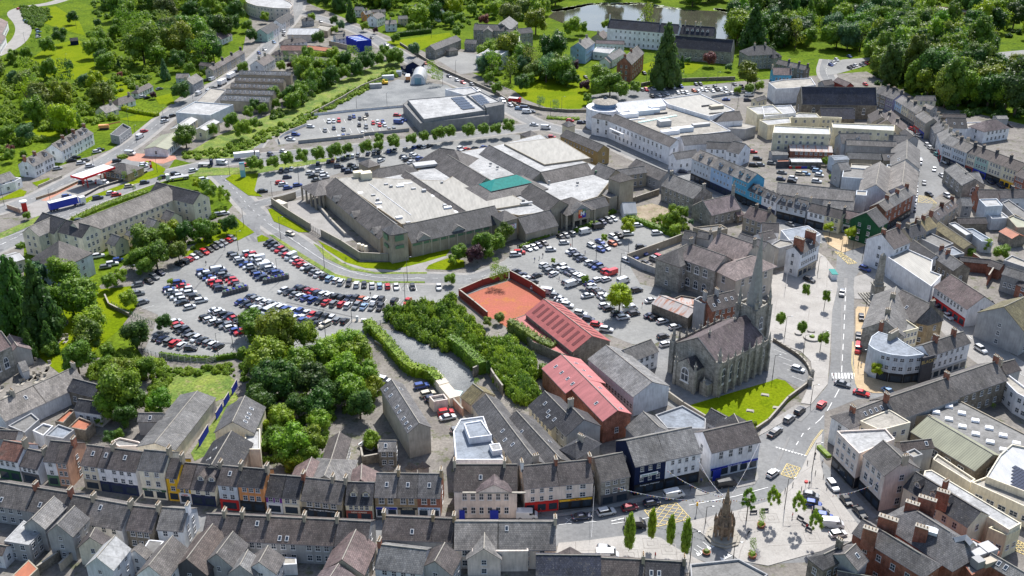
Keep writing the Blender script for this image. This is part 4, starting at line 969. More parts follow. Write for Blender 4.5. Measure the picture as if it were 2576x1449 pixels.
for a,b in (((100,700),(250,560)),((150,1000),(560,700)),((0,1150),(700,1120)),((330,420),(520,300)),((430,520),(600,640)),((600,640),(860,1080)),((430,520),(250,760))):line([a,b],.22,'joint',z=ZJ)
rg=random.Random(5);T()
for i in range(60):
 P_,w_,*_r=ROADS[rg.randrange(6)];k=rg.randrange(len(P_)-1);p=P_[k].lerp(P_[k+1],rg.random());d=(P_[k+1]-P_[k]).normalized();n_=Vector((-d.y,d.x,0));p=p+n_*rg.uniform(-.35,.35)*w_;line([p,p+d*rg.uniform(1.5,9)],rg.uniform(.5,1.6),'patch',z=ZR-.03+.0004*i,world=True)
for a,b,w_ in (((2118,760),(2116,930),.6),((2128,700),(2124,790),1.2),((1400,1300),(1640,1265),.7),((700,1296),(1100,1312),.6),((2010,1060),(2060,1010),1.2),((1950,1180),(1985,1100),.6),((400,850),(600,866),.8),((560,640),(480,740),.5),((720,760),(900,800),.5),((1400,700),(1560,780),.5),((1480,600),(1600,640),.6),((1230,720),(1100,770),.8)):ZJ+=.0005;line([a,b],w_,'patch',z=ZJ-.06)
# BUILDINGS, far rows first
G=gable
T(0,0)
G('white terraced house cut off by the upper left edge',(-70,330),(8,185),(40,290),5.5,'w','pu')
G('white house below it at the left edge, seen in part',(-90,440),(-10,330),(30,400),5.5,'w','pu')
terrace((2100,680),(2420,500),(2300,620),5.5,[(i/7,f'{ORD[i]} house from the low end of the brown roofed terrace by the sloping street',dict(wall='tTtsTts'[i-1],ch=(1,) if i%2 else ())) for i in range(1,8)],roof='sb',nc=2,chm=('paint','d'))
G('brown roofed rear return behind the low end of the terrace',(2020,625),(2130,640),(2080,665),4.5,'T','sb',name='annexe')
G('grey rendered gabled house with a grey roof beside the sloping street',(1870,800),(1975,743),(1985,822),5.5,'s','lg',ch=(0,))
G('long low outbuilding with a pale grey roof behind the grey house',(1775,742),(1900,740),(1830,785),3,'l','lg',name='outbuilding')
G('white bungalow with a brown roof and a blue van parked outside',(1370,900),(1500,838),(1475,897),3,'W','sb',ch=(.1,),fl=1,hip=(1,0),name='bungalow',cat='bungalow')
G('white bungalow with arched porch and brown roof beside dug earth',(1190,990),(1310,955),(1300,1025),3,'W','sb',ch=(.9,),fl=1,name='bungalow',cat='bungalow',hip=(1,0))
G('cream walled bungalow with a light grey roof and a hedge',(1000,1080),(1130,1038),(1135,1112),3,'c','lg',fl=1,ch=(.9,),name='bungalow',cat='bungalow')
flat('roofless ruined grey house being demolished by the street',[(1110,1370),(1200,1390),(1320,1300),(1240,1260)],3.4,'s','fd',par=1.0,fl=1,name='ruined_house',cat='house')
b=G('sawtooth factory with five brown roofs and rows of white rooflights',(2410,712),(2930,722),(2650,752),6,'T','lg',fl=0,name='factory',cat='factory',sky=[(.1*i,.5) for i in range(1,10)])
for k,(a0,a1,a2) in enumerate((((2370,775),(2860,790),(2600,822)),((2330,835),(2800,855),(2560,885)),((2280,895),(2760,915),(2500,945)),((2230,955),(2720,975),(2450,1015)))):
 b=merge(b,G('x',a0,a1,a2,6,'T','lg',fl=0,sky=[(.1*i,.55) for i in range(1,10)]))
flat('flat roofed pale workshop with a pool of water on its roof',[(1955,1045),(2145,1052),(2275,912),(2120,890)],5,'s','fc',name='workshop',cat='workshop')
flat('big white roofed warehouse with pale blue walls beside the street',[(1768,1140),(2115,1168),(2348,1060),(1960,1030)],6,'l','wh',name='warehouse',cat='warehouse')
G('cream gabled hall with a grey sheet roof and skylight strips',(1765,1285),(1925,1178),(1895,1262),5,'C','co',pitch=20,name='hall',cat='hall')
G('grey sheet roofed hall with tall windows beside the cream one',(2010,1290),(2150,1203),(2135,1270),5,'C','co',pitch=18,ww=1.2,wh=2,fl=1,name='hall',cat='hall')
G('low white shop with a mossy green roof at the red paved junction',(1560,1475),(1740,1335),(1700,1490),3.6,'W','rg',pitch=13,fl=1,name='shop',cat='shop')
G('small blue roofed garage shed hidden among hillside trees',(700,385),(780,378),(740,410),3,'n','sd',fl=0,name='shed',cat='shed')
terrace((2140,330),(2250,285),(2215,400),4,[(.33,'lowest of three little white cottages up the garden lane',{}),(.66,'middle one of three little white cottages up the garden lane',{}),(1,'highest of three little white cottages up the garden lane',{})],roof='pu',wall='w',fl=1,name='cottage')
T(1,0)
flat('white flat roofed modern building at the top with curved brown balcony floors',[(-150,-30),(200,-40),(345,28),(372,55),(340,90),(180,85),(0,62),(-90,30)],9,'P','wh',fl=3,name='office',cat='office')
terrace((40,292),(165,222),(180,300),5.5,[(.5,'low corner house of the upper white terrace beside the street',dict(wall='e')),(1,'white house with brown roof on the upper terrace',dict(wall='w'))],roof='sd',nc=2)
terrace((200,200),(330,130),(310,205),5.5,[(.34,'first of three pale houses at the top of the terraced street',dict(wall='w')),(.67,'pink middle house at the top of the terraced street',dict(wall='P')),(1,'last house at the top of the terraced street',dict(wall='s'))],roof='sd',nc=2)
G('pale arched warehouse roof over pink walls near the top',(335,285),(635,287),(480,348),5,'P','cw',pitch=20,fl=0,name='warehouse',cat='warehouse')
flat('low beige roofed workshop behind the arched warehouse',[(600,300),(720,320),(765,275),(640,255)],4,'T','fc',name='workshop',cat='workshop')
G('small square stone house with a dark roof standing alone in a yard',(490,180),(545,175),(510,205),4.5,'s','sd',hip=(1,1),ch=(.5,))
G('brown roofed long shed behind the hedges',(250,455),(510,458),(400,505),3.5,'t','rt',fl=0,name='shed',cat='shed')
G('red corrugated roofed shed with rusty patches',(525,458),(800,488),(690,512),3.2,'w','rr',fl=0,name='shed',cat='shed',pitch=20)
G('yellow rendered house with a flat brown roof beside the shed',(190,520),(380,520),(300,550),4,'C','sb',hip=(1,1),ch=(.3,))
G('brown roofed house by the far roundabout',(290,400),(450,380),(400,430),4.5,'w','sb',hip=(1,1),ch=(.5,))
terrace((0,610),(120,540),(110,640),5.5,[(.5,'brown roofed pale house with lean-to beside the sawtooth factory',{}),(1,'upper neighbour of the house beside the sawtooth factory',{})],roof='sb',wall='w',ch=(.5,))
b=flat('bright blue box shaped shop with white rooflights and white lettering',[(905,375),(1050,355),(1162,408),(1015,425)],6.5,'u','bl',par=.6,name='shop',cat='shop')
b['roof'].color=(.02,.09,.42,1)
for k in range(4):rooftop(b,'rooflight',[(980+k*28,372+k*12)],(7,1,.3),col='W')
t=(W((1162,408),6.5)-W((1015,425),6.5)).normalized();n=t.cross(UP);q=W((1065,438),5.2)+n*.3-b['loc']
m=MB();m.v=[];m.cyl((0,0,-.05),.9,.1,16);o=m.obj('emblem','obj',b['o'],C['W']);o.location=q;o.rotation_euler=(R(90),0,math.atan2(t.y,t.x))
for k in range(8):v=q+t*(1.6+k*.7);MB().box((v.x,v.y,v.z-.35),(.5,.12,.75),math.atan2(t.y,t.x)).obj('sign_letter','obj',b['o'],C['w'])
G('small grey roofed house beside the blue shop',(790,352),(890,340),(840,388),4.5,'w','lg',ch=(1,))
G('orange brick house between white ones',(1075,112),(1150,102),(1100,145),5.5,'o','lg',ch=(.5,))
G('grey gabled house behind the orange house',(1000,65),(1080,70),(1040,100),5.5,'w','lg')
G('long grey roofed house beyond the orange house',(1160,100),(1300,95),(1240,120),5.5,'t','mg')
G('large white gabled house with a porch and climbing garden',(1165,150),(1250,118),(1215,192),6,'W','mg',ch=(0,1))
G('pale house with two front gables and bay windows',(1300,205),(1410,200),(1370,240),5.5,'w','lg',ch=(.5,))
G('small round roofed pale house behind it',(1430,160),(1520,155),(1480,190),5.5,'t','lg')
G('low pale blue house half hidden by trees at the top',(1600,42),(1760,30),(1690,70),5,'l','pu')
G('white two storey house above the willow trees',(1740,82),(1880,92),(1830,135),6,'W','sb')
G('grey stone terrace with gables at the top edge',(1850,2),(2040,2),(1950,38),6,'s','mg')
b=G('long grey stone school hall with a slate roof above its yard',(1750,458),(2015,357),(1945,445),6,'stone','mg',fl=1,ww=1,wh=1.5,arch=1,name='school_hall',cat='school')
G('little square stone porch beside the long school hall',(1950,485),(1990,478),(1975,510),3.5,'stone','sd',hip=(1,1),fl=0,name='porch',cat='porch')
G('low stone classroom block right of the long school hall',(2110,395),(2225,402),(2180,440),5,'stone','mg',name='school_block',cat='school')
b=G('tall grey stone school with many windows and a central gable',(2200,240),(2505,252),(2340,303),11,'stone','mg',fl=3,nc=6,ww=1.3,wh=2,name='school',cat='school')
b=merge(b,G('x',(2470,235),(2550,165),(2560,300),11,'stone','lg',fl=3,ww=1.2,wh=1.8),G('x',(2345,245),(2330,290),(2290,300),11,'stone','mg',fl=0,halfw=3))
b=flat('white modern school wing with a pale roof and black window strip',[(2275,540),(2445,572),(2660,440),(2650,372),(2480,392)],9,'W','wh',fl=2,name='school_wing',cat='school')
b=merge(b,flat('x',[(2215,565),(2360,585),(2420,540),(2280,530)],7.5,'W','fc',fl=0))
b=flat('discount store with a broad white roof, solar panels and deep grey canopy',[(1525,1008),(1690,1205),(2310,1115),(2118,958)],7,'S','wh',par=.35,name='discount_store',cat='store')
b=merge(b,flat('x',[(1478,1045),(1655,1242),(2345,1165),(2300,1120),(1695,1200),(1530,1010)],5.3,'S','fg',par=.15),flat('x',[(2118,958),(2255,925),(2470,1035),(2300,1100)],7.6,'S','wh'),flat('x',[(1903,905),(2170,882),(2245,935),(2118,970)],5,'W','wh'),flat('x',[(2290,1050),(2480,1020),(2500,1050),(2320,1085)],8.6,'S','fg',par=.2))
panels(b,(1960,985),(2080,970),(2080,1105),6,5,7.3);panels(b,(2165,965),(2270,950),(2260,1065),4,5,7.9)
P=W((2448,1110),4.4);t=(W((2500,1050),5)-W((2320,1085),5)).normalized();n=t.cross(UP)
q=P+n*.4-b['loc'];MB().box((q.x,q.y,3.2),(3.2,.25,3.6),math.atan2(t.y,t.x)).obj('sign','obj',b['o'],C['u']);MB().box((q.x+n.x*.15,q.y+n.y*.15,3.9),(1.9,.1,2.2),math.atan2(t.y,t.x)).obj('sign_logo','obj',b['o'],C['l'])
G('navy gabled workshop at the far end of the gravel yard',(1578,622),(1615,580),(1540,640),5,'n','fg',pitch=30,fl=1,halfw=4.5,name='workshop',cat='workshop')
G('low navy lean-to left of the navy workshop',(1470,665),(1530,655),(1500,690),3,'n','sd',fl=0,name='lean_to',cat='shed')
G('small blue grey store hut beside the gravel yard',(1415,705),(1465,705),(1440,725),2.6,'l','bl',fl=0,pitch=10,name='store_hut',cat='hut')
arch_hut('arched silver corrugated shed with a blue roller door',(1556,850),(1706,850),(1655,770),6.2)
for x,y,c,l in ((1330,800,'l','blue grey shipping container at the edge of the gravel yard'),(1205,885,'s','pale shipping container near the yellow digger'),(810,450,'B','blue container beside the bright blue shop')):
 P=W((x,y));grp(l,'shipping_container','container',P,[('body',MB().box((0,0,0),(7,2.5,2.6),.25),'corr',C[c]),('door',MB().box((3.5*math.cos(.25),3.5*math.sin(.25),.15),(.1,2.2,2.2),.25),'obj',C['s'])])
T(2,0)
b=G('grey stone school block at the left with dark roof and chimneys',(-60,300),(190,278),(90,335),10,'stone','sd',fl=3,ww=1.1,ch=(.4,),name='school_block',cat='school')
b=G('long white convent with two rows of windows and a dark slate roof',(985,190),(1690,248),(1220,300),12,'W','nv',fl=3,nc=12,ww=1.1,wh=1.7,ch=(0,.73,1),chm=('paint','w'),chtop=3,pitch=45,name='convent',cat='convent')
b=G('dark roofed convent wing with five dormers above the pond',(1710,250),(2050,275),(1880,350),11,'stone','nv',ch=(.1,.4,.55,1),dorm=(.2,.35,.5,.65,.8),fl=2,pitch=45,chtop=2.6,name='convent_wing',cat='convent')
b=G('stone convent chapel with a very long dark roof',(1640,358),(2235,405),(1950,500),8,'stone','nv',fl=1,nc=9,arch=1,ww=1.1,wh=2.6,pitch=48,coping=True,name='chapel',cat='chapel')
b=merge(b,flat('x',[(1890,540),(2210,570),(2220,520),(1900,498)],4.5,'stone','sd',fl=1))
G('pale blue school house with a grey pitched roof and bay',(665,430),(760,368),(800,450),9.5,'b','lg',fl=3,ch=(.2,.9),name='school_house',cat='school')
G('low grey roofed link building behind the red brick house',(845,402),(1130,412),(1000,440),5,'l','pu',fl=1,name='link_building',cat='school')
flat('flat white roofed school extension',[(812,525),(850,480),(1035,495),(980,545)],4.5,'W','wh',fl=1,name='extension',cat='school')
G('white hall with a pale gabled roof beside the red brick house',(960,560),(1090,490),(1050,580),5,'W','lg',fl=1,name='hall',cat='hall')
G('low white hall gable with one dark doorway',(930,585),(1010,545),(1035,600),4,'W','lg',fl=1,name='hall',cat='hall')
G('brown gabled cottage in front of the white convent',(860,340),(920,305),(950,370),5,'T','sb',ch=(.1,),name='cottage')
b=G('tall red brick house with a grey gabled roof and chimneys',(1130,578),(1262,460),(1262,590),10.5,'brick','lg',fl=3,nc=5,gc=2,ch=(.05,.5),chm=('brick','t'),pitch=42,ww=1.1,wh=1.9,coping=True,name='brick_house')
G('dark stone house with hipped roofs at the end of the convent',(2430,462),(2560,455),(2420,555),9,'stone','sd',hip=(1,1),fl=3,ch=(.1,.9),name='stone_house')
b=flat('white shopping centre with ribbed roofs, rooftop plant and a round turret',[(1075,1135),(1550,1070),(2000,1215),(2200,1320),(1560,1400),(1150,1200)],9,'W','fc',par=.3,name='shopping_centre',cat='shopping centre')
b=merge(b,flat('x',[(1510,1002),(1890,948),(2240,1112),(1985,1180),(1570,1055)],10.5,'W','rb'),flat('x',[(1000,1040),(1500,990),(1552,1065),(1075,1130)],10.8,'W','cw',par=.1),G('x',(1040,1150),(1660,1405),(1380,1385),9,'W','mg',back=1,fl=2,nc=12,ww=1.1,wh=1.8,hip=(0,0)),G('x',(870,1140),(1000,1165),(880,1190),9.2,'W','mg',hip=(1,1),fl=2,nc=2,ww=1.2,wh=2.5),G('x',(1990,1140),(2290,1120),(2200,1212),8,'W','mg',fl=0),flat('x',[(2170,1290),(2350,1300),(2455,1272),(2300,1235)],5,'s','fc',par=.1),G('x',(1700,1370),(2200,1330),(1900,1445),7,'w','mg',fl=0,hip=(0,1)))
P=W((935,1140),0);P=W((935,1100),9);P.z=0;Q=P-b['loc']
MB().cyl(Q,9.5,10.4,28).obj('turret_base','paint',b['o'],C['W']);MB().cyl(Q+UP*10.4,5.6,2.6,24).obj('turret','obj',b['o'],(.12,.2,.32));MB().cyl(Q+UP*13,6.6,1.6,24,1.2).obj('turret_roof','slate',b['o'],ROOF['fc'][1]);MB().cyl(Q+UP*14.6,1.2,.9,10,.3).obj('lantern','glass',b['o'])
for p,sz,c in (((1180,1160),(9,3,2.2),'W'),((1330,1130),(16,3.4,2.4),'l'),((1430,1105),(5,3.4,3),'W'),((1530,1240),(6,4,2.6),'s'),((1590,1330),(9,2.6,2),'W'),((1710,1305),(11,3,2.2),'l'),((1900,1250),(9,2.4,1.4),'s'),((1210,1190),(14,.5,.5),'W'),((2055,1090),(7,3,1.6),'T'),((1960,1070),(6,.5,.8),'d'),((1500,1130),(7,.5,.9),'d')):
 q=W(p,10 if p[1]>1095 else 10.5)-b['loc'];q.z=9 if p[1]>1095 else 10.5;MB().box(q,sz,.32).obj('roof_plant','obj',b['roof'],C[c])
for k in range(14):q=W((1290+k*27,1232-k*5),9)-b['loc'];MB().box(q,(2,2.2,.35),.1,0,.8).obj('rooflight','obj',b['roof'],C['e'])
P=W((1050,1340),6.3);t=(W((1140,1375),6)-W((970,1300),6)).normalized();q=P-b['loc']
MB().box((q.x,q.y,5.2),(11,.6,2.2),math.atan2(t.y,t.x)).obj('entrance_canopy','obj',b['o'],C['W']);text(b['o'],'DUNNES',P+t.cross(UP)*.45,t,1.6,C['d'],b['loc'])
b=G('tan two storey block with a slate roof between the two shopping centres',(545,1305),(925,1462),(645,1430),7,'a','mg',fl=2,nc=10,ww=1.1,wh=1.3,name='office_block',cat='office')
pyr('square tan turret with a slate cap at the end of the tan block',[(498,1250),(560,1280),(642,1258)],9,2,'C','mg')
pyr('low slate roofed pavilion beside the parked vans',[(75,1350),(185,1398),(300,1372)],5,2.5,'T','mg',name='pavilion',cat='pavilion')
flat('cream walled block with a white roof right of the shopping centre',[(2362,1085),(2470,1160),(2720,1150),(2620,1060)],8,'C','wh',name='block',cat='building')
G('small tan gabled lodge beside the covered walkway',(2440,990),(2540,960),(2500,1010),4,'C','mg',fl=1,name='lodge')
T(3,0)
b=flat('flat roofed brick school at the upper right',[(1545,103),(1720,66),(2035,112),(1870,165)],4.5,'brick','fc',fl=1,name='school',cat='school')
flat('square beige school block left of the brick school',[(1405,155),(1475,120),(1592,132),(1505,170)],6,'t','fc',name='school_block',cat='school')
flat('low beige classroom with a bright flat roof',[(1520,197),(1560,190),(1785,222),(1620,245)],4,'t','wh',name='classroom',cat='school')
G('long pale grey roofed classroom range in the trees',(1530,335),(1960,212),(1760,292),4,'s','lg',fl=0,pitch=18,name='classroom_range',cat='school')
G('green grey roofed school hall behind the classrooms',(1930,190),(2110,145),(2060,190),5,'s','gn',fl=0,pitch=20,name='school_hall',cat='school')
G('pale grey roofed pavilion at the lower end of the classrooms',(1470,350),(1560,325),(1560,385),4,'s','lg',fl=0,hip=(1,0),name='pavilion',cat='pavilion')
pyr('dark stone house with a pyramid roof beside the blue house',[(-60,560),(60,590),(145,570)],7,4.5,'stone','sd',name='stone_house',cat='house',fl=2,nc=2)
G('bright blue rendered house with an old slate roof',(45,680),(230,682),(180,752),5,'B','pu',fl=1,nc=4,ch=(0,1),name='house')
terrace((110,600),(400,665),(200,665),6,[(.35,'first stone cottage behind the blue house',{}),(.7,'second stone cottage behind the blue house',{}),(1,'third stone cottage behind the blue house',{})],wall='rubble',roof='mg',ch=(1,),chm=('paint','d'),nc=2,name='cottage')
flat('white walled hall with a broad beige flat roof beside the dark church',[(5,838),(80,900),(262,893),(480,862),(432,790),(150,808)],8,'w','fc',name='hall',cat='hall')
G('dark brown roof between the hall and the trees',(540,815),(640,800),(620,850),5,'s','sb',fl=0)
G('slate roofed house with a dark red gable above the church',(700,780),(830,835),(740,850),6,'m','pu',fl=0)
b=G('dark stone church with a huge dark blue roof',(332,874),(1090,882),(700,1048),8,'rubble','nv',fl=1,nc=6,gc=1,arch=1,ww=1.6,wh=3.4,pitch=50,coping=True,name='church',cat='church')
b=merge(b,G('x',(525,1083),(858,1083),(690,1192),4,'rubble','nv',fl=0,pitch=40))
flat('cream building with dark windows in front of the dark church',[(220,1192),(300,1142),(485,1148),(528,1192)],6.5,'C','wh',fl=2,nc=3)
flat('cream low block right of it with small windows',[(528,1195),(740,1200),(740,1190),(528,1180)],6,'C','wh',fl=2,nc=4)
flat('white flat roofed block at the foot of the beige hall',[(-60,1080),(232,1065),(282,1140),(-40,1182)],8,'w','wh')
flat('pale cream block with a light roof left of the apartments',[(-90,1215),(220,1190),(230,1245),(0,1268)],7,'C','wh')
b=flat('cream apartment block with ribbed metal roof and dark balconies',[(62,1270),(622,1298),(625,1362),(50,1345)],11,'C','cw',fl=4,nc=7,name='apartment_block',cat='apartments')
for i in range(6):q=W((180+i*80,1390+3*i),6)-b['loc'];MB().box((q.x,q.y,2.6),(3.6,2,.2)).box((q.x,q.y-1,3),(3.6,.1,1)).box((q.x,q.y,5.6),(3.6,2,.2)).box((q.x,q.y-1,6),(3.6,.1,1)).obj('balcony','obj',b['o'],C['n'])
flat('long cream block with a metal roof and black drainpipes',[(640,1245),(1275,1268),(1270,1325),(650,1292)],10,'C','cw',fl=3,nc=7,name='apartment_block',cat='apartments')
G('blue grey block with hipped slate roof and one dormer',(720,1345),(1010,1342),(860,1440),7.5,'l','mg',hip=(0,0),dorm=(.6,),fl=1,name='block',cat='building')
G('dark gabled roof beside the long cream block',(1380,1300),(1470,1370),(1330,1340),7,'s','sd',fl=0)
G('lower slate roofed house with a chimney in the lane',(1220,1360),(1400,1360),(1300,1430),6,'s','mg',fl=0)
terrace((1150,862),(1345,935),(1230,985),7.5,[(.3,'tall brown stone house at the top of the curving street',dict(wall='rubble')),(.6,'second brown stone house down the curving street',dict(wall='rubble')),(1,'purple grey house down the curving street',dict(wall='V'))],roof='mg',ch=(1,),chm=('paint','d'),fl=3,nc=3)
terrace((1350,965),(1570,1100),(1405,1085),8,[(.3,'bright blue fronted shop house on the curving street',dict(wall='b')),(.6,'cream shop house with orange sign on the curving street',dict(wall='C')),(1,'grey shop house beside it on the curving street',dict(wall='t'))],roof='lg',ch=(1,),chm=('paint','d'),fl=3,nc=3,shop='d')
terrace((1560,1118),(1665,1195),(1555,1215),8,[(.5,'pale shop with a red front near the parked white car',dict(wall='t',shop='r')),(1,'blue fronted bar with a white emblem',dict(wall='t'))],roof='lg',nc=2,fl=3,shop='u')
G('ochre gabled house behind the curving street',(1490,965),(1680,965),(1600,1010),6.5,'C','mg')
G('grey roofed house behind the ochre one',(1590,1040),(1680,1070),(1640,1100),5,'s','lg')
for i,(A_,B_,c_) in enumerate((((1110,1100),(1150,1180),(1060,1150)),((1240,1110),(1200,1210),(1150,1170)),((1310,1190),(1290,1260),(1230,1250)))):G(f'{ORD[i + 1]} old brown roofed house from the top on the inner side of the curving street',A_,B_,c_,6.5,'t','sb',ch=(.5,),chm=('paint','d'),halfw=4.5)
terrace((1710,1160),(1790,1290),(1640,1260),7,[(.5,'slate roofed house with stepped chimneys on the right bend',{}),(1,'next house down on the right bend',{})],roof='mg',ch=(0,.5,1),wall='s',nc=2)
terrace((1820,1290),(1880,1420),(1720,1380),7.5,[(.5,'pale house with brick chimney on the right bend',{}),(1,'blue and pink fronted shop on the right bend',dict(wall='l',shop='r'))],roof='lg',ch=(.5,),wall='w',nc=2)
G('white house with two skylights below the dark wood',(1800,1185),(1990,1190),(1900,1285),6,'W','sd',sky=((.35,.6),(.75,.6)),fl=1,ch=())
G('brown roof between the wood and the white house',(1750,1145),(1990,1150),(1900,1180),5,'rubble','sb',fl=0)
G('white house with a purple hipped roof at the far right',(2190,1215),(2290,1200),(2250,1312),6,'W','pu',hip=(1,1),fl=2)
G('grey roofed extension with dark carport',(2290,1165),(2400,1165),(2350,1195),4,'s','lg',fl=0,pitch=15)
flat('white roof terrace with tables at the far right',[(1985,1240),(2150,1235),(2170,1290),(1990,1300)],5,'W','fc')
G('stone fronted white house with a hipped slate roof near the roof terrace',(1900,1355),(2010,1420),(1840,1420),7,'W','lg',ch=(0,1),hip=(1,0))
# BUILDINGS, middle distance
T(0,1)
b=G('lower white semi-detached house with brown roof and gabled bays',(245,155),(348,107),(390,197),5.5,'W','mg',ch=(.02,1),chm=('brick','t'),nc=3,dorm=(.35,))
G('upper white semi-detached house with brown roof and gabled bays',(348,107),(450,60),(500,140),5.5,'W','mg',ch=(),nc=3,dorm=(.6,))
terrace((520,5),(845,-172),(760,-12),5.8,[(.34,'white house with a pink door at the low end of the gabled terrace',{}),(.67,'middle white house of the gabled terrace above the fuel station',{}),(1,'top white house of the gabled terrace with three skylights',dict(sky=((.3,.5),(.5,.5),(.7,.5))))],wall='W',roof='mg',dorm=(.3,.7),nc=3,ch=(1,),chm=('brick','t'))
G('white bungalow at the left edge with a curved lawn in front',(-80,340),(100,280),(60,372),5,'W','lg',ch=())
flat('white flat roofed extension at the left edge',[(0,430),(150,385),(215,350),(120,340),(0,400)],3.5,'W','fg',fl=1)
cz=5.6;P=[W(p,cz) for p in ((712,318),(1042,205),(1155,232),(985,348))];P[3]=P[0]+P[2]-P[1];c=sum(P,Vector())/4;c.z=0
o=thing('fuel_canopy','fuel station canopy with a white top and a bright red front edge','canopy',c)
m=MB();m.prism([((p-c).x,(p-c).y) for p in P],cz-.7,cz,0);m.obj('canopy_roof','obj',o,C['w'])
for a,b_ in ((0,3),(3,2)):
 d=P[b_]-P[a];q=(P[a]+P[b_])/2-c;MB().box((q.x,q.y,cz-.85),(d.length+.3,.3,.95),math.atan2(d.y,d.x)).obj('fascia','obj',o,(.62,.02,.025))
 MB().cyl((q.x,q.y-.3,cz-.75),.8,.12,16).obj('round_emblem','obj',o,C['W'])
for u,v in ((.2,.3),(.2,.75),(.75,.3),(.75,.75)):
 q=P[0].lerp(P[1],u).lerp(P[3].lerp(P[2],u),v)-c;MB().box((q.x,q.y,0),(.45,.45,cz-.7),.4).obj('column','obj',o,C['r'])
for i,(x,y) in enumerate(((840,400),(970,400))):
 P0=W((x,y));grp(f'{["left", "right"][i]} red fuel pump under the canopy','fuel_pump','fuel pump',P0,[('body',MB().box((0,0,0),(1,.6,1.9),.4),'obj',C['r']),('screen',MB().box((0,-.32,1.2),(.5,.06,.4),.4),'obj',C['w'])])
G('octagonal roofed brick shop of the fuel station',(1190,188),(1262,200),(1200,292),3.6,'bbrick','mg',hip=(1,1),fl=1,nc=4,ww=2,wh=1.8,name='shop',cat='shop',pitch=26)
P0=W((255,680));grp('tall red and white totem sign of the fuel station','totem_sign','sign',P0,[('panel',MB().box((0,0,0),(2,.4,4.5),.3),'obj',C['r']),('emblem',MB().cyl((0,0,4.2),1.5,.5,20),'obj',C['W'])])
P0=W((2448,335));o=grp('tall blue and white supermarket totem sign at the junction','totem_sign','sign',P0,[('panel',MB().box((0,0,0),(2.2,.5,7),.2),'obj',(.2,.45,.6)),('board',MB().box((0,-.3,3.4),(1.9,.1,2.8),.2),'obj',C['w'])])
P0=W((1520,240));grp('small red price sign on the grass corner','price_sign','sign',P0,[('panel',MB().box((0,0,0),(1,.3,3.4)),'obj',C['r']),('board',MB().box((0,-.2,1.6),(.8,.08,1.2)),'obj',C['w'])])
wallrun('low brick wall along the fuel station forecourt',[(370,560),(560,500),(800,385)],1.0,mat='bbrick')
wallrun('dark retaining wall behind the forecourt',[(860,530),(1000,450),(1250,370),(1480,290)],1.0,col='d',name='retaining_wall')
wallrun('rendered garden walls along the terraced street',[(390,440),(550,370),(620,340)],1.1,col='t')
wallrun('brown walled bin store beside the forecourt',[(80,650),(190,690),(205,700)],1.8,col='p',name='bin_store_wall')
b=G('long cream apartment range with pale slate roof and gabled cross wings',(735,792),(1690,425),(1350,715),8.6,'c','lg',fl=3,nc=14,ww=1.1,wh=1.5,pitch=36,name='apartment_building',cat='apartments')
b=merge(b,G('x',(1575,385),(2015,492),(1830,572),8.9,'c','sd',fl=3,nc=5,gc=2,pitch=36,ww=1.1),G('x',(430,690),(655,758),(560,850),8.4,'c','sd',halfw=5.5,fl=0),G('x',(290,838),(540,728),(460,893),8.6,'c','lg',fl=3,nc=2,gc=2),G('x',(560,838),(690,785),(620,882),7.6,'c','lg',fl=2,nc=1),G('x',(665,765),(905,822),(740,918),8.8,'c','sd',fl=3,nc=2,gc=3))
for y in (900,960):
 q=W((930,y+10),5.5 if y==900 else 3)-b['loc'];MB().box(q,(3,1.2,.15),.5).box(q+Vector((.3,-.6,.1)),(3,.08,1),.5).obj('balcony','obj',b['o'],C['d'])
for i,(dx,dy) in enumerate(((0,0),(185,-85),(368,-165),(545,-243))):
 G(f'{ORD[i + 1]} small cream gabled annexe from the left in front of the apartments',(1130+dx,905+dy),(1212+dx,935+dy),(1105+dx,965+dy),4.8,'C','lg',fl=2,nc=1,gc=1,halfw=2.9,pitch=40,name='annexe',cat='annexe',ww=.9)
pyr('large square house with pyramid slate roof and pale blue walls',[(305,1160),(590,1272),(938,1098)],8,6,'l','mg',fl=3,nc=2,name='corner_house',cat='house',ww=1.1,wh=1.4)
G('long low shed with a pale flat pitched roof at the left edge',(-120,1185),(190,1095),(130,1190),4.5,'P','co',pitch=14,fl=1,nc=6,ww=2,name='shed',cat='shed')
# supermarket
T(1,1)
b=flat('large supermarket with white roofs, slate ranges and a teal glass atrium',[(800,345),(1460,262),(1615,275),(1950,95),(2390,20),(2860,-100),(3230,150),(3560,270),(3560,380),(3440,530),(3200,600),(2950,680),(2640,720),(2370,660),(1470,815),(1400,805)],7.6,'T','wh',par=.1,name='supermarket',cat='supermarket')
pr=lambda *a,**k:G('x',*a,**k)
b=merge(b,pr((1480,818),(2400,622),(1940,910),6,'T','mg',back=.8,fl=0),pr((800,338),(1405,808),(1000,750),6,'T','mg',back=.8,fl=0),pr((1930,110),(2320,345),(2100,290),8,'T','mg',halfw=6.5,fl=0),pr((1850,40),(2000,60),(1900,150),7,'T','mg',halfw=9,hip=(1,1),fl=0),pr((1510,275),(2130,690),(1800,480),8,'T','mg',halfw=2.2,fl=0),pr((1230,250),(1500,200),(1350,300),6.5,'T','mg',halfw=6,hip=(1,1),fl=0))
T(2,1)
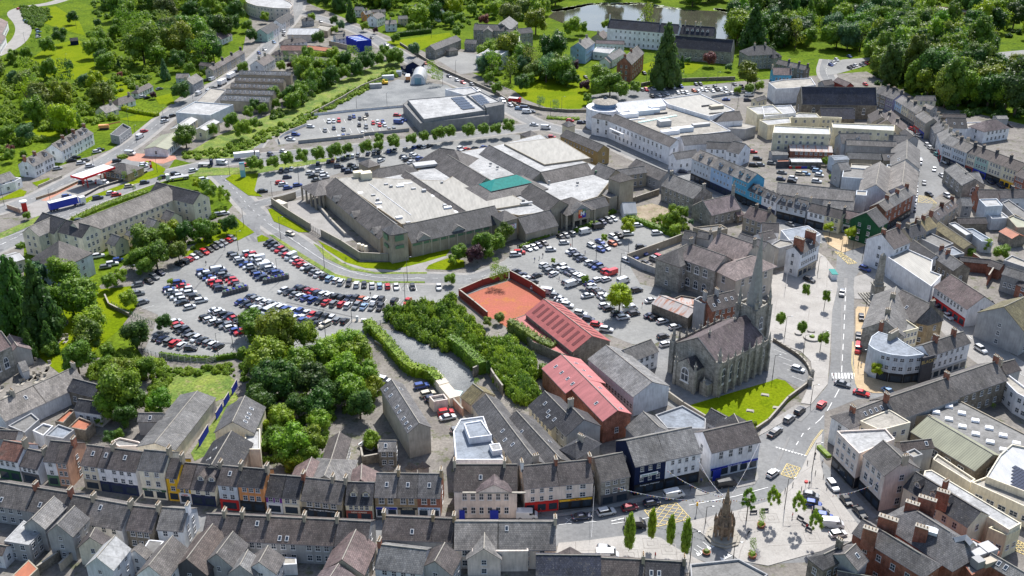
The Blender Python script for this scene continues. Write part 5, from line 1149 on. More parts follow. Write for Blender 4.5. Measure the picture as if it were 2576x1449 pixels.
b=merge(b,pr((190,395),(480,565),(300,520),8,'T','mg',halfw=5.5,fl=0),pr((-230,10),(290,285),(100,250),8,'T','mg',halfw=5,fl=0),pr((290,285),(755,190),(500,300),8,'T','mg',halfw=5,fl=0),pr((870,190),(1045,262),(950,270),7.8,'T','mg',halfw=5,fl=0),pr((1045,262),(1330,222),(1190,305),6.5,'T','mg',fl=2,nc=4),pr((60,742),(385,662),(250,868),4,'T','mg',back=.6,fl=0,pitch=40),pr((720,585),(930,530),(905,628),5,'T','mg',back=.6,fl=0,pitch=40))
T()
SK=pr((1243,458),(1300,446),(1270,498),8.2,'T','mg',hip=(1,1),fl=0,pitch=22);b=merge(b,SK)
A_,B_=SK['a'].copy(),SK['b'].copy();D_=(B_-A_).normalized();A_+=D_*SK['p']*.55;B_-=D_*SK['p']*.55;hw_=SK['p']*.5;z1_=SK['zr']+1.2;c_=[]
A_+=D_*hw_;B_-=D_*hw_
for v in (A_,B_):v=v.copy();v.z=z1_;c_.append(px(v))
v=A_+SK['n']*3;v.z=z1_-2.4
a_=G('x',c_[0],c_[1],px(v),SK['zr']-1.5,'T','gn',hip=(1,1),fl=0,halfw=hw_,zr=z1_)
a_['roof'].name='atrium_glass';m_plain('teal','teal_glass',(.03,.26,.22),.15,.5);a_['roof'].data.materials[0]=M['teal'];b=merge(b,a_)
rb=flat('x',[(1120,455),(1162,430),(1180,434),(1330,512),(1180,536),(1190,538),(1010,564),(845,450),(870,445)],8.3,'T','rb',par=.08);rb2=flat('x',[(1268,362),(1400,346),(1486,398),(1370,414)],8.3,'T','rb',par=.08);b=merge(b,rb,rb2)
T(1,1)
for p,s_,c_ in (((1030,330),(4,3,2.4),'C'),((1110,350),(4.5,3.5,3),'C'),((1700,215),(10,5,1),'s'),((1450,430),(3,1.4,.6),'w'),((1500,400),(6,1.2,.25),'W'),((1235,600),(2.5,1.2,.6),'W'),((1930,650),(3,1.4,.8),'W'),((1440,750),(2.5,1.5,.8),'W'),((1225,570),(1.2,1.2,1),'s'),((1900,630),(1.3,1.3,1),'s'),((1690,480),(1.6,1.6,1),'s'),((1310,410),(1.6,1.2,.6),'s'),((1360,435),(1.2,1.2,.9),'s'),((1585,455),(1.8,1.2,.6),'s'),((1180,520),(1.6,1.2,.6),'s'),((1530,795),(1.8,1.2,.5),'s'),((1900,240),(.8,.8,1),'S'),((1960,280),(.8,.8,1),'S'),((1870,395),(1,.8,.8),'s'),((2360,205),(1,.8,.8),'S'),((2430,240),(1,.8,.8),'S'),((2690,580),(1,1,1),'S'),((2720,600),(5,1.2,.6),'s'),((2950,390),(.8,.8,1),'S'),((3235,400),(1,.8,.9),'S'),((3420,290),(.7,.7,1),'G'),((1050,490),(2,2,.12),'W'),((1240,636),(2,2,.12),'W'),((1790,520),(2,2,.12),'W'),((2020,680),(2,2,.12),'W')):
 q=W(p,8.35)-b['loc'];MB().box(q,s_,.35).obj('roof_vent' if max(s_)<3 else 'roof_plant','obj',b['roof'],C[c_])
for x,y in ((2920,345),(2980,330),(3045,317),(3105,303),(3180,290),(3240,275),(3300,260),(2060,498),(2095,520),(2190,475),(2225,497)):q=W((x,y),7.9)-b['loc'];MB().box(q,(2.4,1.6,.4),.3,0,.9).obj('rooflight','obj',b['roof'],C['d'])
MB().bar(W((1140,400),8.5)-b['loc'],W((1560,715),8.5)-b['loc'],.16).obj('cable_tray','obj',b['roof'],C['w'])
def wallgable(x,y,w,zb,zt,t,par,loc):
 P=W((x,y),zb);n=t.cross(UP);L=3.2;q=lambda s,d,z:P+t*s+n*d+UP*(z-zb)-loc
 MB().add([q(-w,.3,zb),q(w,.3,zb),q(w,.3,zb+.6),q(0,.3,zt),q(-w,.3,zb+.6)],[(0,1,2,3,4)]).add([q(-w,.25,-9+zb),q(w,.25,-9+zb),q(w,.25,zb+.5),q(-w,.25,zb+.5)],[]).obj('gablet','paint',par,C['s'])
 solid_roof([tuple(v) for v in (q(-w-.2,.5,zb+.55),q(0,.5,zt+.1),q(w+.2,.5,zb+.55),q(-w-.2,-L,zb+.9),q(0,-L,zt+.1),q(w+.2,-L,zb+.9))],[(0,1,4,3),(1,2,5,4)],.12).obj('gablet_roof','slate',par,ROOF['lg'][1])
tF=(W((2370,815),6)-W((1525,1003),6)).normalized();tL=(W((1275,970),6)-W((710,515),6)).normalized()
for x,y in ((1690,965),(2035,880)):wallgable(x,y,2.6,6,8.4,tF,b['o'],b['loc'])
for x,y in ((790,580),(975,735),(1180,900)):wallgable(x,y,1.9,6,8.4,tL,b['o'],b['loc'])
b=merge(b,pyr('x',[(1258,858),(1352,922),(1536,886)],11.3,2.6,'T','mg',fl=0),pyr('x',[(2365,715),(2480,790),(2640,745)],8.6,2.6,'T','mg',fl=0),pyr('x',[(450,430),(590,527),(715,512),(790,335)],6,3.4,'T','mg',cols=2),pyr('x',[(1025,190),(1130,240),(1255,208)],6.5,2.2,'T','mg'))
for (x0,y0),(x1,y1),tt,k_ in (((1570,1010),(2350,838),tF,9),((740,545),(1240,945),tL,12)):
 for i in range(k_):
  P=W((x0+(x1-x0)*(i+.5)/k_,y0+(y1-y0)*(i+.5)/k_),5.2);nn=tt.cross(UP);q=P+nn*.1-b['loc'];MB().box((q.x,q.y,4.5),(3.2 if k_==9 else 2.6,.3,.9),math.atan2(tt.y,tt.x)).obj('louvre','obj',b['o'],C['G'])
  v=q+tt*(2.6 if k_==9 else 2.1);MB().box((v.x,v.y,0),(.5,.4,5.6),math.atan2(tt.y,tt.x)).obj('pier','paint',b['o'],C['t'])
for s_,o_ in ((0,1),(1,0)):
 for k,(z0,hh) in enumerate(((8.6,2.2),(5.6,1.2))):
  x=1440 if s_ else 1305;P=W((x,905 if s_ else 890),11.3);P.z=z0;tt=tF if s_ else tL;nn=tt.cross(UP);q=P+nn*.12-b['loc'];MB().box((q.x,q.y,z0),(3.4,.16,hh),math.atan2(tt.y,tt.x)).obj('louvre','obj',b['o'],C['G'])
P=W((2540,830),6.2);q=P+tF.cross(UP)*.3-b['loc'];MB().box((q.x,q.y,5),(6.6,.2,1.9),math.atan2(tF.y,tF.x)).obj('sign','obj',b['o'],C['W']);text(b['o'],'TESCO',P+tF.cross(UP)*.45+UP*.1,tF,1.6,C['r'],b['loc'])
for i in range(5):v=P+tF.cross(UP)*.45+tF*((i-2)*1.15)-UP*.75-b['loc'];MB().box(v,(.8,.05,.22),math.atan2(tF.y,tF.x)).obj('sign_stripe','obj',b['o'],C['u'])
T(2,1)
b=merge(b,pyr('x',[(963,342),(1085,388),(1238,350)],12,2.6,'T','mg'),pyr('x',[(348,607),(548,724),(842,656)],6.6,4.2,'T','mg',cols=3),flat('x',[(980,545),(850,490),(950,450),(1060,520)],6,'T','mg',par=.1))
t=(W((842,656),6)-W((548,724),6)).normalized();n=t.cross(UP);wallgable(695,690,4.4,6.4,10,t,b['o'],b['loc']);P=W((695,690),6.4)+n*.5;a=math.atan2(t.y,t.x)
q=P-b['loc'];MB().box((q.x,q.y,3.6),(7.6,.3,3.6),a).obj('gable_wall','paint',b['o'],C['T'])
for dx,dz,c_ in ((-.85,.85,'o'),(.85,.85,'G'),(-.85,-.85,'r'),(.85,-.85,'u')):v=q+t*dx+n*.25;MB().box((v.x,v.y,5.4+dz),(1.7,.25,1.7),a).obj('sign','obj',b['o'],C[c_])
text(b['o'],'M',P+n*.55+UP*-.1,t,2.6,C['W'],b['loc'])
for i in range(8):q=W((80+i*62,918-i*15),0)-b['loc'];MB().box((q.x,q.y,0),(.5,.5,3.6),.3).obj('pillar','paint',b['o'],C['T'])
SM=b
T(1,1)
wallrun('tall brown wall around the supermarket loading yard',[(400,548),(260,590),(160,610),(350,745),(550,870)],3,mat='paint',col='T',name='yard_wall')
wallrun('tall brown wall around the supermarket tank compound',[(660,930),(860,1040),(1050,1165),(1330,1180)],3,mat='paint',col='T',name='yard_wall')
fence('dark metal gate of the loading yard',[(550,875),(655,935)],2.6,1.2,'d',5,name='gate')
for k in range(3):P=W((1040+35*k,1065+12*k));grp(f'{["left", "middle", "right"][k]} cream gas cylinder tank in the walled compound','storage_tank','tank',P,[('tank',MB().cyl((0,0,.4),.9,2.2,12,.7),'obj',C['c']),('stand',MB().box((0,0,0),(1.6,1.6,.4)),'obj',C['d'])])
wallrun('long concrete loading ramp barrier below the supermarket wall',[(630,640),(760,790),(900,930)],1.4,th=.6,col='s',name='ramp_barrier')
P=W((255,640));grp('beige container in the loading yard corner','shipping_container','container',P,[('body',MB().box((0,0,0),(6,2.4,2.6),-.75),'corr',C['c']),('door',MB().box((2.15,-2.0,.2),(.1,2.2,2.2),-.75),'obj',C['T'])])
# right of the supermarket
T(2,1)
G('slate roofed service building with two metal flues',(1250,150),(1565,285),(1420,335),5,'s','mg',fl=1)
G('white portico entrance with gabled front and tall columns',(1620,92),(1850,56),(1720,142),6.5,'W','mg',fl=1,name='entrance_hall',cat='building')
G('white two storey building with two small gables behind the blue terrace',(1960,-25),(2240,-12),(2100,48),6.5,'W','mg',fl=2,ww=.9)
b=G('white gabled end block with small square windows',(2225,-30),(2350,0),(2250,90),6.5,'W','mg',fl=2,halfw=5)
terrace((1895,58),(2470,298),(2060,248),10,[(.34,'pale blue three storey building with a wall gable and black shopfront',dict(wall='l',shop=dict(col='k'))),(.72,'grey blue three storey building with two wall gables',dict(wall='b',shop=dict(col='n'))),(1,'brighter blue three storey end building of the long terrace',dict(wall='B',shop=dict(col='k')))],roof='lg',fl=3,nc=5,ww=.9,wh=1.1,dorm=(.3,.75),name='shop_building',cat='building')
b=G('old grey stone hall with a cracked slate roof and end chimneys',(1605,305),(1930,436),(1690,490),6.8,'stone','lg',ch=(0,1),chm=('stone','t'),nc=6,fl=2,ww=.9,pots=1,name='stone_hall',cat='hall')
b=G('grey stone chapel with a steep purple slate roof and bellcote',(1915,578),(2222,508),(2130,687),5.5,'stone','pu',arch=1,fl=1,nc=4,gc=1,ww=1.1,wh=2.6,coping=True,name='chapel',cat='chapel')
P=b['b'].copy();P.z=b['zr'];q=P-b['loc'];MB().box((q.x,q.y,b['zr']-1),(1.1,1.6,5)).box((q.x,q.y,b['zr']+4),(.8,1.0,1.6),0,0,.3).obj('bellcote','stone',b['roof'])
G('small gabled stone porch at the right end of the chapel',(2240,680),(2300,660),(2290,720),3.2,'rubble','pu',fl=1,nc=1,name='porch',cat='porch')
G('cream rendered house with a purple slate roof beside the chapel',(2400,625),(2610,690),(2440,765),6,'T','pu',ch=(.3,.9),chm=('rubble','t'))
G('low tiled lean-to house behind the court house',(2480,900),(2620,870),(2560,960),4,'w','sb',fl=0)
G('slate shed roofs left of the court house',(1740,870),(1850,890),(1780,960),3.2,'s','mg',fl=0,name='shed',cat='shed')
G('grey mossy shed with a chimney left of the court house',(1880,875),(2010,900),(1940,950),3.4,'s','mg',fl=0,ch=(.9,),name='shed',cat='shed')
flat('low concrete ruin behind the sheds',[(1820,850),(2100,820),(2170,860),(2000,900)],3,'T','fg',name='ruin',cat='building')
b=G('grand grey stone court house with three tall arched windows and slate roofs',(1800,1005),(2150,1128),(1860,1207),11,'stone','pl',fl=2,nc=3,gc=2,ww=1.9,wh=3.8,arch=1,m=.14,hip=(0,0),ch=(0,),chm=('stone','t'),chtop=2,pitch=32,name='court_house',cat='court house')
b=merge(b,G('x',(2255,1180),(2420,1125),(2380,1305),11,'q','pl',over=1.0,hip=(1,1),fl=2,nc=4,ww=1.4,wh=2.4,pitch=28),G('x',(2085,890),(2440,1010),(1985,1010),10.5,'q','pl',fl=0,halfw=7,ch=(0,1),chm=('stone','t'),chtop=2),G('x',(1660,1060),(1760,1010),(1600,1090),10,'stone','mg',fl=2,halfw=5,hip=(1,0)),G('x',(2300,900),(2576,990),(2380,980),9,'q','mg',halfw=6,fl=0))
wallrun('high grey wall of the court yard beside the car park',[(1160,1180),(1520,1050),(1700,980)],3,col='T',name='yard_wall')
wallrun('lower wall with blue door along the court yard',[(1160,1190),(1300,1260),(1520,1340)],2.6,col='s',name='yard_wall')
wallrun('stone wall between service yard and waste plot',[(1000,655),(1240,590),(1475,510)],2.6,mat='rubble',name='yard_wall')
G('small white roofed kiosk in the service yard',(1110,590),(1240,585),(1180,620),2.6,'w','cw',fl=0,pitch=8,name='kiosk',cat='hut')
fence('low dark railing before the supermarket colonnade',[(60,1040),(250,960),(480,890)],1.1,2.2,'d')
# the upper right quarter
T(3,1)
G('rusty corrugated roof over a brick store with small windows',(215,8),(640,22),(430,75),5,'brick','ru',pitch=20,nc=7,fl=2,name='store',cat='store')
G('small grey roofed shed left of the rusty store',(30,70),(190,68),(110,108),3.5,'s','lg',fl=0,pitch=18,name='shed',cat='shed')
G('long low stone lean-to with white roof behind the bins',(225,148),(530,150),(380,185),2.8,'rubble','cw',fl=0,pitch=14,halfw=2.5,name='lean_to',cat='shed')
flat('red topped open bin shelter',[(85,165),(210,160),(222,185),(90,188)],2.4,'d','rr',name='bin_shelter',cat='shelter')
for i,c_ in enumerate('rGrruuGk'):P=W((225+i*30,245));grp(f'{ORD[i + 1]} wheeled bin from the left in the row below the white lean-to','wheeled_bin','bin',P,[('body',MB().box((0,0,.1),(1.2,1,1.1),0,0,1.1),'obj',C[c_]),('lid',MB().box((0,0,1.2),(1.35,1.2,.12)),'obj',C['d'])],'bins below the white lean-to')
G('long grey roofed range with three skylights',(800,80),(1140,92),(960,148),6,'T','lg',fl=1)
G('dark topped grey range right of it with square skylights',(1145,96),(1330,92),(1230,160),6,'T','mg',fl=0,sky=((.3,.5),(.6,.5)))
G('tall blank grey rendered block with a slate roof',(790,-45),(1290,-25),(1020,15),8,'s','lg',fl=0)
G('long slate roofed range beside the wide street',(1400,-40),(1395,150),(1320,120),7,'s','lg',halfw=6,fl=2,sky=((.8,.5),(.9,.5)))
G('blue grey lean-to with a sheet roof',(640,128),(790,120),(720,160),6,'l','bl',fl=0,pitch=12)
G('left one of twin pale blue gabled halls with stepped roofs',(1130,178),(1086,410),(1010,330),7.5,'l','lg',halfw=6,fl=0,name='hall',cat='hall')
G('right one of twin gabled halls beside the wide street',(1378,172),(1350,410),(1290,330),7.5,'l','lg',halfw=6,fl=0,name='hall',cat='hall')
flat('stained white glass valley roof between the twin halls',[(1195,215),(1300,222),(1270,480),(1165,470)],6.6,'l','fc',name='valley_roof',cat='roof')
flat('brown topped flat roof left of the twin halls',[(762,240),(1035,262),(1008,362),(742,342)],7.5,'l','fg')
flat('ribbed brown roof behind the flat one',[(835,205),(1040,215),(1035,262),(830,245)],7,'T','rb')
G('small slate roof with dormer on a grey tower house',(700,190),(800,180),(770,232),8,'s','lg',fl=1,halfw=3.5)
G('very long slate roof behind the shop row',(100,388),(880,470),(500,545),6,'s','lg',fl=0)
flat('pale blue block with a stained white roof',[(890,475),(998,482),(990,530),(882,522)],9,'l','fc')
G('slate roofed range with a white rooflight strip',(560,560),(860,580),(700,652),5,'s','lg',fl=0)
T(2,1)
terrace((2430,400),(2716,520),(2500,512),7,[(.5,'sky blue house with two dormers on the shopping street',dict(wall='B',shop=dict(col='k'))),(1,'white house with two dormers on the shopping street',dict(wall='W',shop=dict(col='n')))],roof='mg',dorm=(.3,.7),fl=2,nc=3,name='shop_building',cat='shop')
T(3,1)
terrace((145,510),(430,578),(270,640),6.3,[(.5,'pale blue dormered shop with a black front',dict(wall='l')),(1,'neighbouring pale dormered shop with a black front',dict(wall='l'))],roof='mg',dorm=(.3,.75),fl=2,nc=2,shop='k',ch=(1,),name='shop_building',cat='shop')
terrace((440,595),(770,672),(590,715),6.6,[(.52,'white shop with bay windows under a long dark roof',dict(wall='W',shop=dict(col='k'))),(1,'cream town house with six windows',dict(wall='C'))],roof='sb',fl=2,nc=3,ch=(1,),chm=('paint','d'),name='shop_building',cat='shop')
G('dark green two storey shop between cream house and green corner',(785,668),(930,692),(830,752),5.8,'G','pu',fl=2,nc=2,shop='w',name='shop_building',cat='shop')
G('dark green gabled corner building with white windows',(990,690),(1088,638),(1125,765),8.6,'g','mg',halfw=5.6,fl=3,nc=1,gc=2,name='corner_building',cat='building',pitch=36)
terrace((1110,600),(1395,435),(1305,600),9.5,[(.3,'red brick shop house with slate roof next to the green corner',{}),(.66,'middle red brick town house with tall windows',{}),(1,'end red brick town house with flagpole on the wide street',{})],wall='brick',roof='lg',fl=3,nc=2,ch=(1,),chm=('brick','t'),shop='k',name='town_house')
terrace((1835,-85),(2085,15),(1905,48),9,[(.45,'white three storey house with red shopfront at the top of the street',dict(wall='w',shop=dict(col='k'))),(1,'long pale blue three storey house with arched shop windows',dict(wall='l',shop=dict(col='n')))],roof='lg',fl=3,nc=5,ww=.9,ch=(1,),chm=('paint','d'),name='town_house')
terrace((2090,15),(2600,200),(2260,178),9,[(.16,'cream three storey shop with a pink front',dict(wall='c',shop=dict(col='m'))),(.42,'mint green three storey shop with a blue front',dict(wall='e',shop=dict(col='u'))),(.7,'cream three storey shop right of the mint one',dict(wall='c',shop=dict(col='k'))),(1,'cream three storey building with a yellow green shopfront',dict(wall='C',shop=dict(col='y')))],roof='sb',fl=3,nc=4,ww=.9,ch=(1,),chm=('paint','d'),name='town_house')
G('red brick house with white windows at the right end of the row',(2560,250),(2660,290),(2530,330),8,'brick','sb',fl=3,nc=3)
b=G('grey stone market house with arches and a pale slate roof',(1890,195),(2085,358),(1870,338),6,'stone','lg',fl=1,nc=3,gc=1,arch=1,ww=2,wh=3.4,pitch=30,coping=True,name='market_house',cat='market house')
b=merge(b,G('x',(1995,290),(2120,285),(2140,370),6,'stone','lg',fl=0,halfw=5,pitch=30))
G('red brick gabled house with a mossy brown roof',(2100,458),(2305,462),(2200,555),6,'brick','sb',ch=(0,),chm=('brick','t'),fl=1)
G('white walled cottage with a long brown roof at the right edge',(2310,462),(2680,455),(2450,540),6,'w','sb',ch=(.4,),chm=('paint','d'),fl=1,nc=3)
flat('plain pale blue box building with a white roof',[(2120,565),(2300,560),(2362,628),(2192,640)],8,'l','wh')
G('small blue grey roofed house beside the brick gable',(1935,540),(2040,542),(1990,622),5,'s','lg',fl=2)
flat('white flat roof terrace below the pale box',[(2190,690),(2330,680),(2430,755),(2250,760)],4.5,'w','wh')
flat('grey roof with rows of long skylights at the right edge',[(2350,600),(2420,570),(2640,720),(2640,800),(2480,740)],5,'s','fg')
flat('mossy pale green flat roof near the right edge',[(2410,750),(2480,715),(2640,800),(2640,850),(2500,850)],5,'T','rg')
terrace((1640,705),(1850,560),(1775,715),5.6,[(.5,'terraced house with a skylight at the bend of the street',dict(sky=((.4,.5),))),(1,'terraced house with two skylights up the bend',dict(sky=((.3,.5),(.6,.5))))],roof='sb',wall='t',ch=(0,1),chm=('brick','t'),nc=2)
G('mossy roofed house with a red brick chimney at the bend',(1500,780),(1620,730),(1600,870),6,'s','mo',ch=(0,.5),chm=('brick','t'),fl=0)
G('low slate roofed house with white windows behind the gable',(1370,850),(1530,800),(1480,925),6,'T','sd',ch=(.2,.9),chm=('rubble','t'),nc=3)
G('tall white gabled house facing the crossing',(1145,905),(1310,838),(1310,975),10,'W','sb',gc=1,ch=(.1,1),chm=('brick','t'),fl=3,halfw=5.6,name='gabled_house')
b=flat('long white building with a ribbed metal roof and large wall posters',[(1205,1150),(1352,1045),(1655,1180),(1640,1290),(1745,1330),(1640,1445)],7,'w','rb',name='hall',cat='hall')
tt=(W((1640,1445),7)-W((1205,1150),7)).normalized();nn=tt.cross(UP)
for i,(x,y,cs) in enumerate(((1345,1285,('n','b')),(1490,1385,('d','e')))):
 P=W((x,y),3.8);q=P+nn*.15-b['loc'];a=math.atan2(tt.y,tt.x);MB().box((q.x,q.y,2),(9,.12,3.8),a).obj('poster','obj',b['o'],C['b'] if i==0 else C['s'])
 for k in range(3 if i==0 else 1):
  v=q+nn*.1+tt*(k-1)*1.7;mm=MB().cyl((v.x,v.y,2),.7,1.8,8,.35);mm.cyl((v.x,v.y,3.9),.35,.6,8,.2);mm.obj('poster_figure','obj',b['o'],C['n'] if i==0 else C['P'])
G('long mossy brown roofed shed among yards',(1725,785),(2045,1005),(1790,925),4,'T','mo',fl=0,name='shed',cat='shed')
flat('flat felt roofs of an extension with patches',[(1500,945),(1605,890),(1865,1010),(1740,1062)],4,'s','fg',name='extension')
flat('white corrugated canopy behind the mossy shed',[(1815,810),(1880,795),(2060,910),(1990,930)],4.5,'s','cw',name='canopy',cat='canopy')
flat('long blue grey sheet roof beside the red shed',[(1975,865),(2060,860),(2230,960),(2260,1000),(2150,990)],4,'l','bl',name='shed',cat='shed')
flat('low flat grey roof above the slate range',[(1730,1080),(1860,1040),(1975,1110),(1860,1135)],5,'s','bl')
G('slate strip roof behind the postered hall',(1470,970),(1690,1120),(1480,1020),5,'w','sd',halfw=3.5,fl=1)
G('broad old slate roof with stone gable and red chimneys',(1745,1060),(1965,1205),(1830,1245),6,'rubble','mg',ch=(0,.3),chm=('brick','t'),fl=1)
G('brown roofed low house in the yards',(1930,1135),(2240,1165),(2090,1190),4,'brick','sb',fl=0)
G('slate roofed stone cottage pair in the yards',(1900,745),(2190,740),(2050,800),4,'rubble','sb',fl=0)
G('shed with red and white striped roof',(2400,840),(2530,910),(2440,940),4,'rubble','rr',fl=0,name='shed',cat='shed',pitch=24)
G('grey rendered house with a pale roof at the right edge',(2400,1235),(2650,1310),(2470,1340),6.5,'S','lg',fl=1,nc=4)
wallrun('red brick yard wall right of the slate range',[(2050,1200),(2250,1340),(2200,1420)],4,mat='brick',name='yard_wall')
G('red brick house at the lower right edge of the yards',(2560,1340),(2700,1400),(2560,1430),5,'brick','sb')
G('brick and slate outhouse near the right edge',(2250,1170),(2370,1210),(2290,1250),4,'brick','sb',fl=0)
flat('speckled pale flat roof at the right edge',[(2370,1180),(2450,1130),(2700,1230),(2700,1290)],6,'s','fc')
T(3,1)
b=G('white three storey bank house with tall brick chimneys facing the strip of paving',(262,1035),(450,938),(368,1085),9.2,'W','mg',fl=3,nc=7,ww=1,ch=(),shop=dict(col='T'),dorm=(.72,),name='bank_house',cat='building')
for x,y,w_ in ((310,1005,3.6),(425,935,3.8)):P=W((x,y),12);P.z=9.6;chimney(b['roof'],P,math.atan2(b['n'].y,b['n'].x),b['loc'],w_,1.3,4.6,'brick','t',6)
flat('pale roofed office block with boxy dormers behind the bank house',[(130,872),(400,825),(535,912),(450,950),(215,975)],8,'w','bl',par=.2,fl=1)
flat('stained flat roof with vents beside the court house',[(30,1020),(120,970),(240,990),(260,1020),(110,1060)],7.5,'s','fc')
G('red tiled roof sloping to a white gable beside the shaded street',(-60,790),(110,800),(10,880),5,'w','sb',fl=0)
for i,(x,y,r_) in enumerate(((175,1449,11),(30,1380,10))):P=W((x,y));grp(f'{["right", "left"][i]} thin white flagpole in front of the court house','flagpole','flagpole',P,[('pole',MB().cyl((0,0,0),.08,r_,6,.04),'obj',C['w']),('base',MB().box((0,0,0),(.5,.5,.25)),'cap',C['s'])])
# BUILDINGS, near
T(3,2)
G('white building with a long bright red shopfront',(1840,-135),(2180,85),(1830,92),6.5,'W','pu',fl=2,nc=8,ww=1,shop=dict(col='r'),name='shop_building',cat='shop')
G('low white extension with dark lean-to roof beside the red shopfront',(2150,150),(2260,130),(2200,270),3.5,'W','sd',fl=0,halfw=3.5,name='extension')
b=G('white gable fronted shop with an arched window and yellow sign',(2375,190),(2620,75),(2510,330),8.6,'s','mo',fl=3,nc=4,gc=1,ww=1.1,wh=1.5,halfw=7.5,name='shop_building',cat='shop')
b=G('stone corner house with curved slate roof beside the island',(1290,-10),(1180,330),(1075,300),8,'stone','lg',halfw=6,fl=3,nc=4,ch=(.35,.8),chm=('paint','T'),name='corner_house')
G('stone house with broad slate roof behind the curved corner',(1350,20),(1650,170),(1420,250),8,'rubble','mg',halfw=6.5,ch=(1,),chm=('rubble','t'),fl=2,sky=((.5,.6),),name='stone_house')
pyr('sandstone house with a pointed slate roof',[(1470,345),(1612,375),(1770,325)],7.6,5,'bbrick','mg',fl=2,nc=1,name='stone_house',cat='house')
flat('cream link block with a strip of windows',[(1340,300),(1515,415),(1360,455),(1275,420)],8,'C','fg',fl=3,nc=4)
b=flat('curved blue rendered corner building with lead roof and black shopfronts',[(1010,572),(1058,612),(1130,645),(1250,675),(1400,690),(1572,670),(1350,540),(1300,500),(1110,440),(1040,490)],9,'l','bl',par=.15,fl=3,nc=2,skip0=True,shop='k',ww=1.5,wh=1.4,name='corner_building',cat='building')
q=W((1250,520),9);a_=(W((1300,470),9)-W((1210,520),9));chimney(b['roof'],W((1255,495),9.5),math.atan2(a_.y,a_.x),b['loc'],4.2,1,2,'paint','T',6);chimney(b['roof'],W((1160,395),9.5),.3,b['loc'],2.6,1,2,'brick','t',4)
b=flat('narrow dark shop with gold lettering between blue and white buildings',[(1562,712),(1682,680),(1600,560),(1480,600)],8.4,'d','sd',par=.2,name='shop_building',cat='shop')
t=(W((1682,680),8)-W((1562,712),8)).normalized();text(b['o'],'BLACKY',W((1615,735),7.2)+t.cross(UP)*.2,t,1.5,(.5,.38,.15),b['loc'])
G('long white three storey building with brick chimneys and slate roof',(1555,575),(1965,440),(1870,602),8.6,'W','mg',fl=3,nc=6,ww=.95,ch=(.3,.75),chm=('brick','t'),chtop=2,shop=dict(col='s'),name='shop_building',cat='shop')
G('long slate roof nearest the right street, upper part',(1792,908),(2288,740),(2110,1025),7.5,'rubble','mg',fl=2,nc=5,ch=(0,1),chm=('brick','t'),chtop=1.8,name='terrace_house')
G('long slate roof nearest the right street, lower part',(1190,1110),(1792,908),(1640,1205),7.5,'s','mg',fl=1,nc=2,ch=(0,),chm=('brick','t'),name='terrace_house')
G('curved slate roof at the corner of the market square',(830,1245),(1190,1110),(1100,1300),8,'w','mg',fl=2,nc=2,hip=(1,0),ch=(.05,),chm=('brick','t'),sky=((.3,.5),(.45,.5),(.6,.5),(.75,.5)),name='corner_house')
G('slate roofed house at the right end behind the crossing',(2330,760),(2480,720),(2440,850),7,'s','sb',fl=0,ch=(0,))
flat('pale stained flat roof behind a white yard house',[(2310,880),(2390,865),(2700,1100),(2700,1180),(2500,1070)],6,'W','fc',fl=2,nc=3)
flat('big grey felt roof with white rooflights',[(1400,1310),(1920,1135),(2750,1560),(2800,1700),(2300,1700),(1620,1285)],6,'T','fg',par=.3,name='store',cat='store')
BIG=[(1820,1195),(1690,1255),(1950,1265),(1820,1325),(2085,1340),(1955,1400),(2225,1415),(2090,1474),(2365,1490),(2235,1555),(2500,1570),(2370,1635)]
bb=dict(z=6.1);
r_=[o for o in bpy.data.objects if o.get('label')=='big grey felt roof with white rooflights'][0];ro=[c for c in r_.children if c.name.startswith('roof')][0]
for p in BIG:q=W(p,6.15)-r_.location;MB().box(q,(2.1,1.5,.55),-.35,0,.85).obj('rooflight','obj',ro,C['W'])
flat('weathered flat roof with hatches beside the curved corner',[(925,1345),(1220,1230),(1435,1360),(1130,1440)],8.5,'c','fc',par=.3,fl=2,nc=3)
b=G('ribbed green metal roof over a brown stone warehouse',(1612,1292),(2262,1674),(1800,1660),5,'rubble','rg',fl=1,nc=4,ww=1.8,wh=2.2,pitch=26,name='warehouse',cat='warehouse')
T(3,3)
flat('cream ribbed roof strip below the green warehouse',[(1655,290),(1700,235),(2085,490),(2035,525)],4,'c','fc',name='lean_to',cat='shed')
b=flat('white corrugated hall with solar panels at the right edge',[(2330,240),(2450,135),(2750,200),(2750,680),(2190,465)],6.4,'c','cw',name='hall',cat='hall')
panels(b,(2470,330),(2640,420),(2450,540),6,6,6.55)
flat('cream ribbed metal roof over a long low building',[(2045,520),(2190,465),(2760,740),(2720,830)],5,'c','fc',fl=1,nc=5,ww=2.4)
b=flat('long narrow flat roofed cream building',[(1575,395),(1645,388),(2545,925),(2425,992),(1560,450)],7.5,'c','wh',par=.25)
b=flat('cream three storey building with white parapet roof on the square',[(690,5),(1180,-20),(1275,85),(915,232)],10,'P','wh',par=.5,fl=3,nc=4,ww=1.2,wh=1.9,shop='k',name='corner_building',cat='building')
b=G('pink and white bank building with steep slate roof and quoins',(1160,85),(1378,290),(1075,335),10.5,'P','mg',fl=3,nc=3,gc=1,ww=1.3,wh=2,shop=dict(col='k'),ch=(1,),name='bank',cat='bank')
G('small slate roof with skylight behind the pink building',(1330,105),(1640,72),(1500,170),7,'s','sb',fl=0,sky=((.8,.5),))
G('dark mansard roof with dormers and a brick chimney',(1490,405),(2140,800),(1600,690),8,'c','sd',fl=2,nc=5,dorm=(.15,.4,.6),ch=(.45,),chm=('brick','t'),chtop=2.5,name='town_house')
flat('white framed ventilation box on a stained wall',[(1385,215),(1470,180),(1555,240),(1460,270)],9,'s','fc')
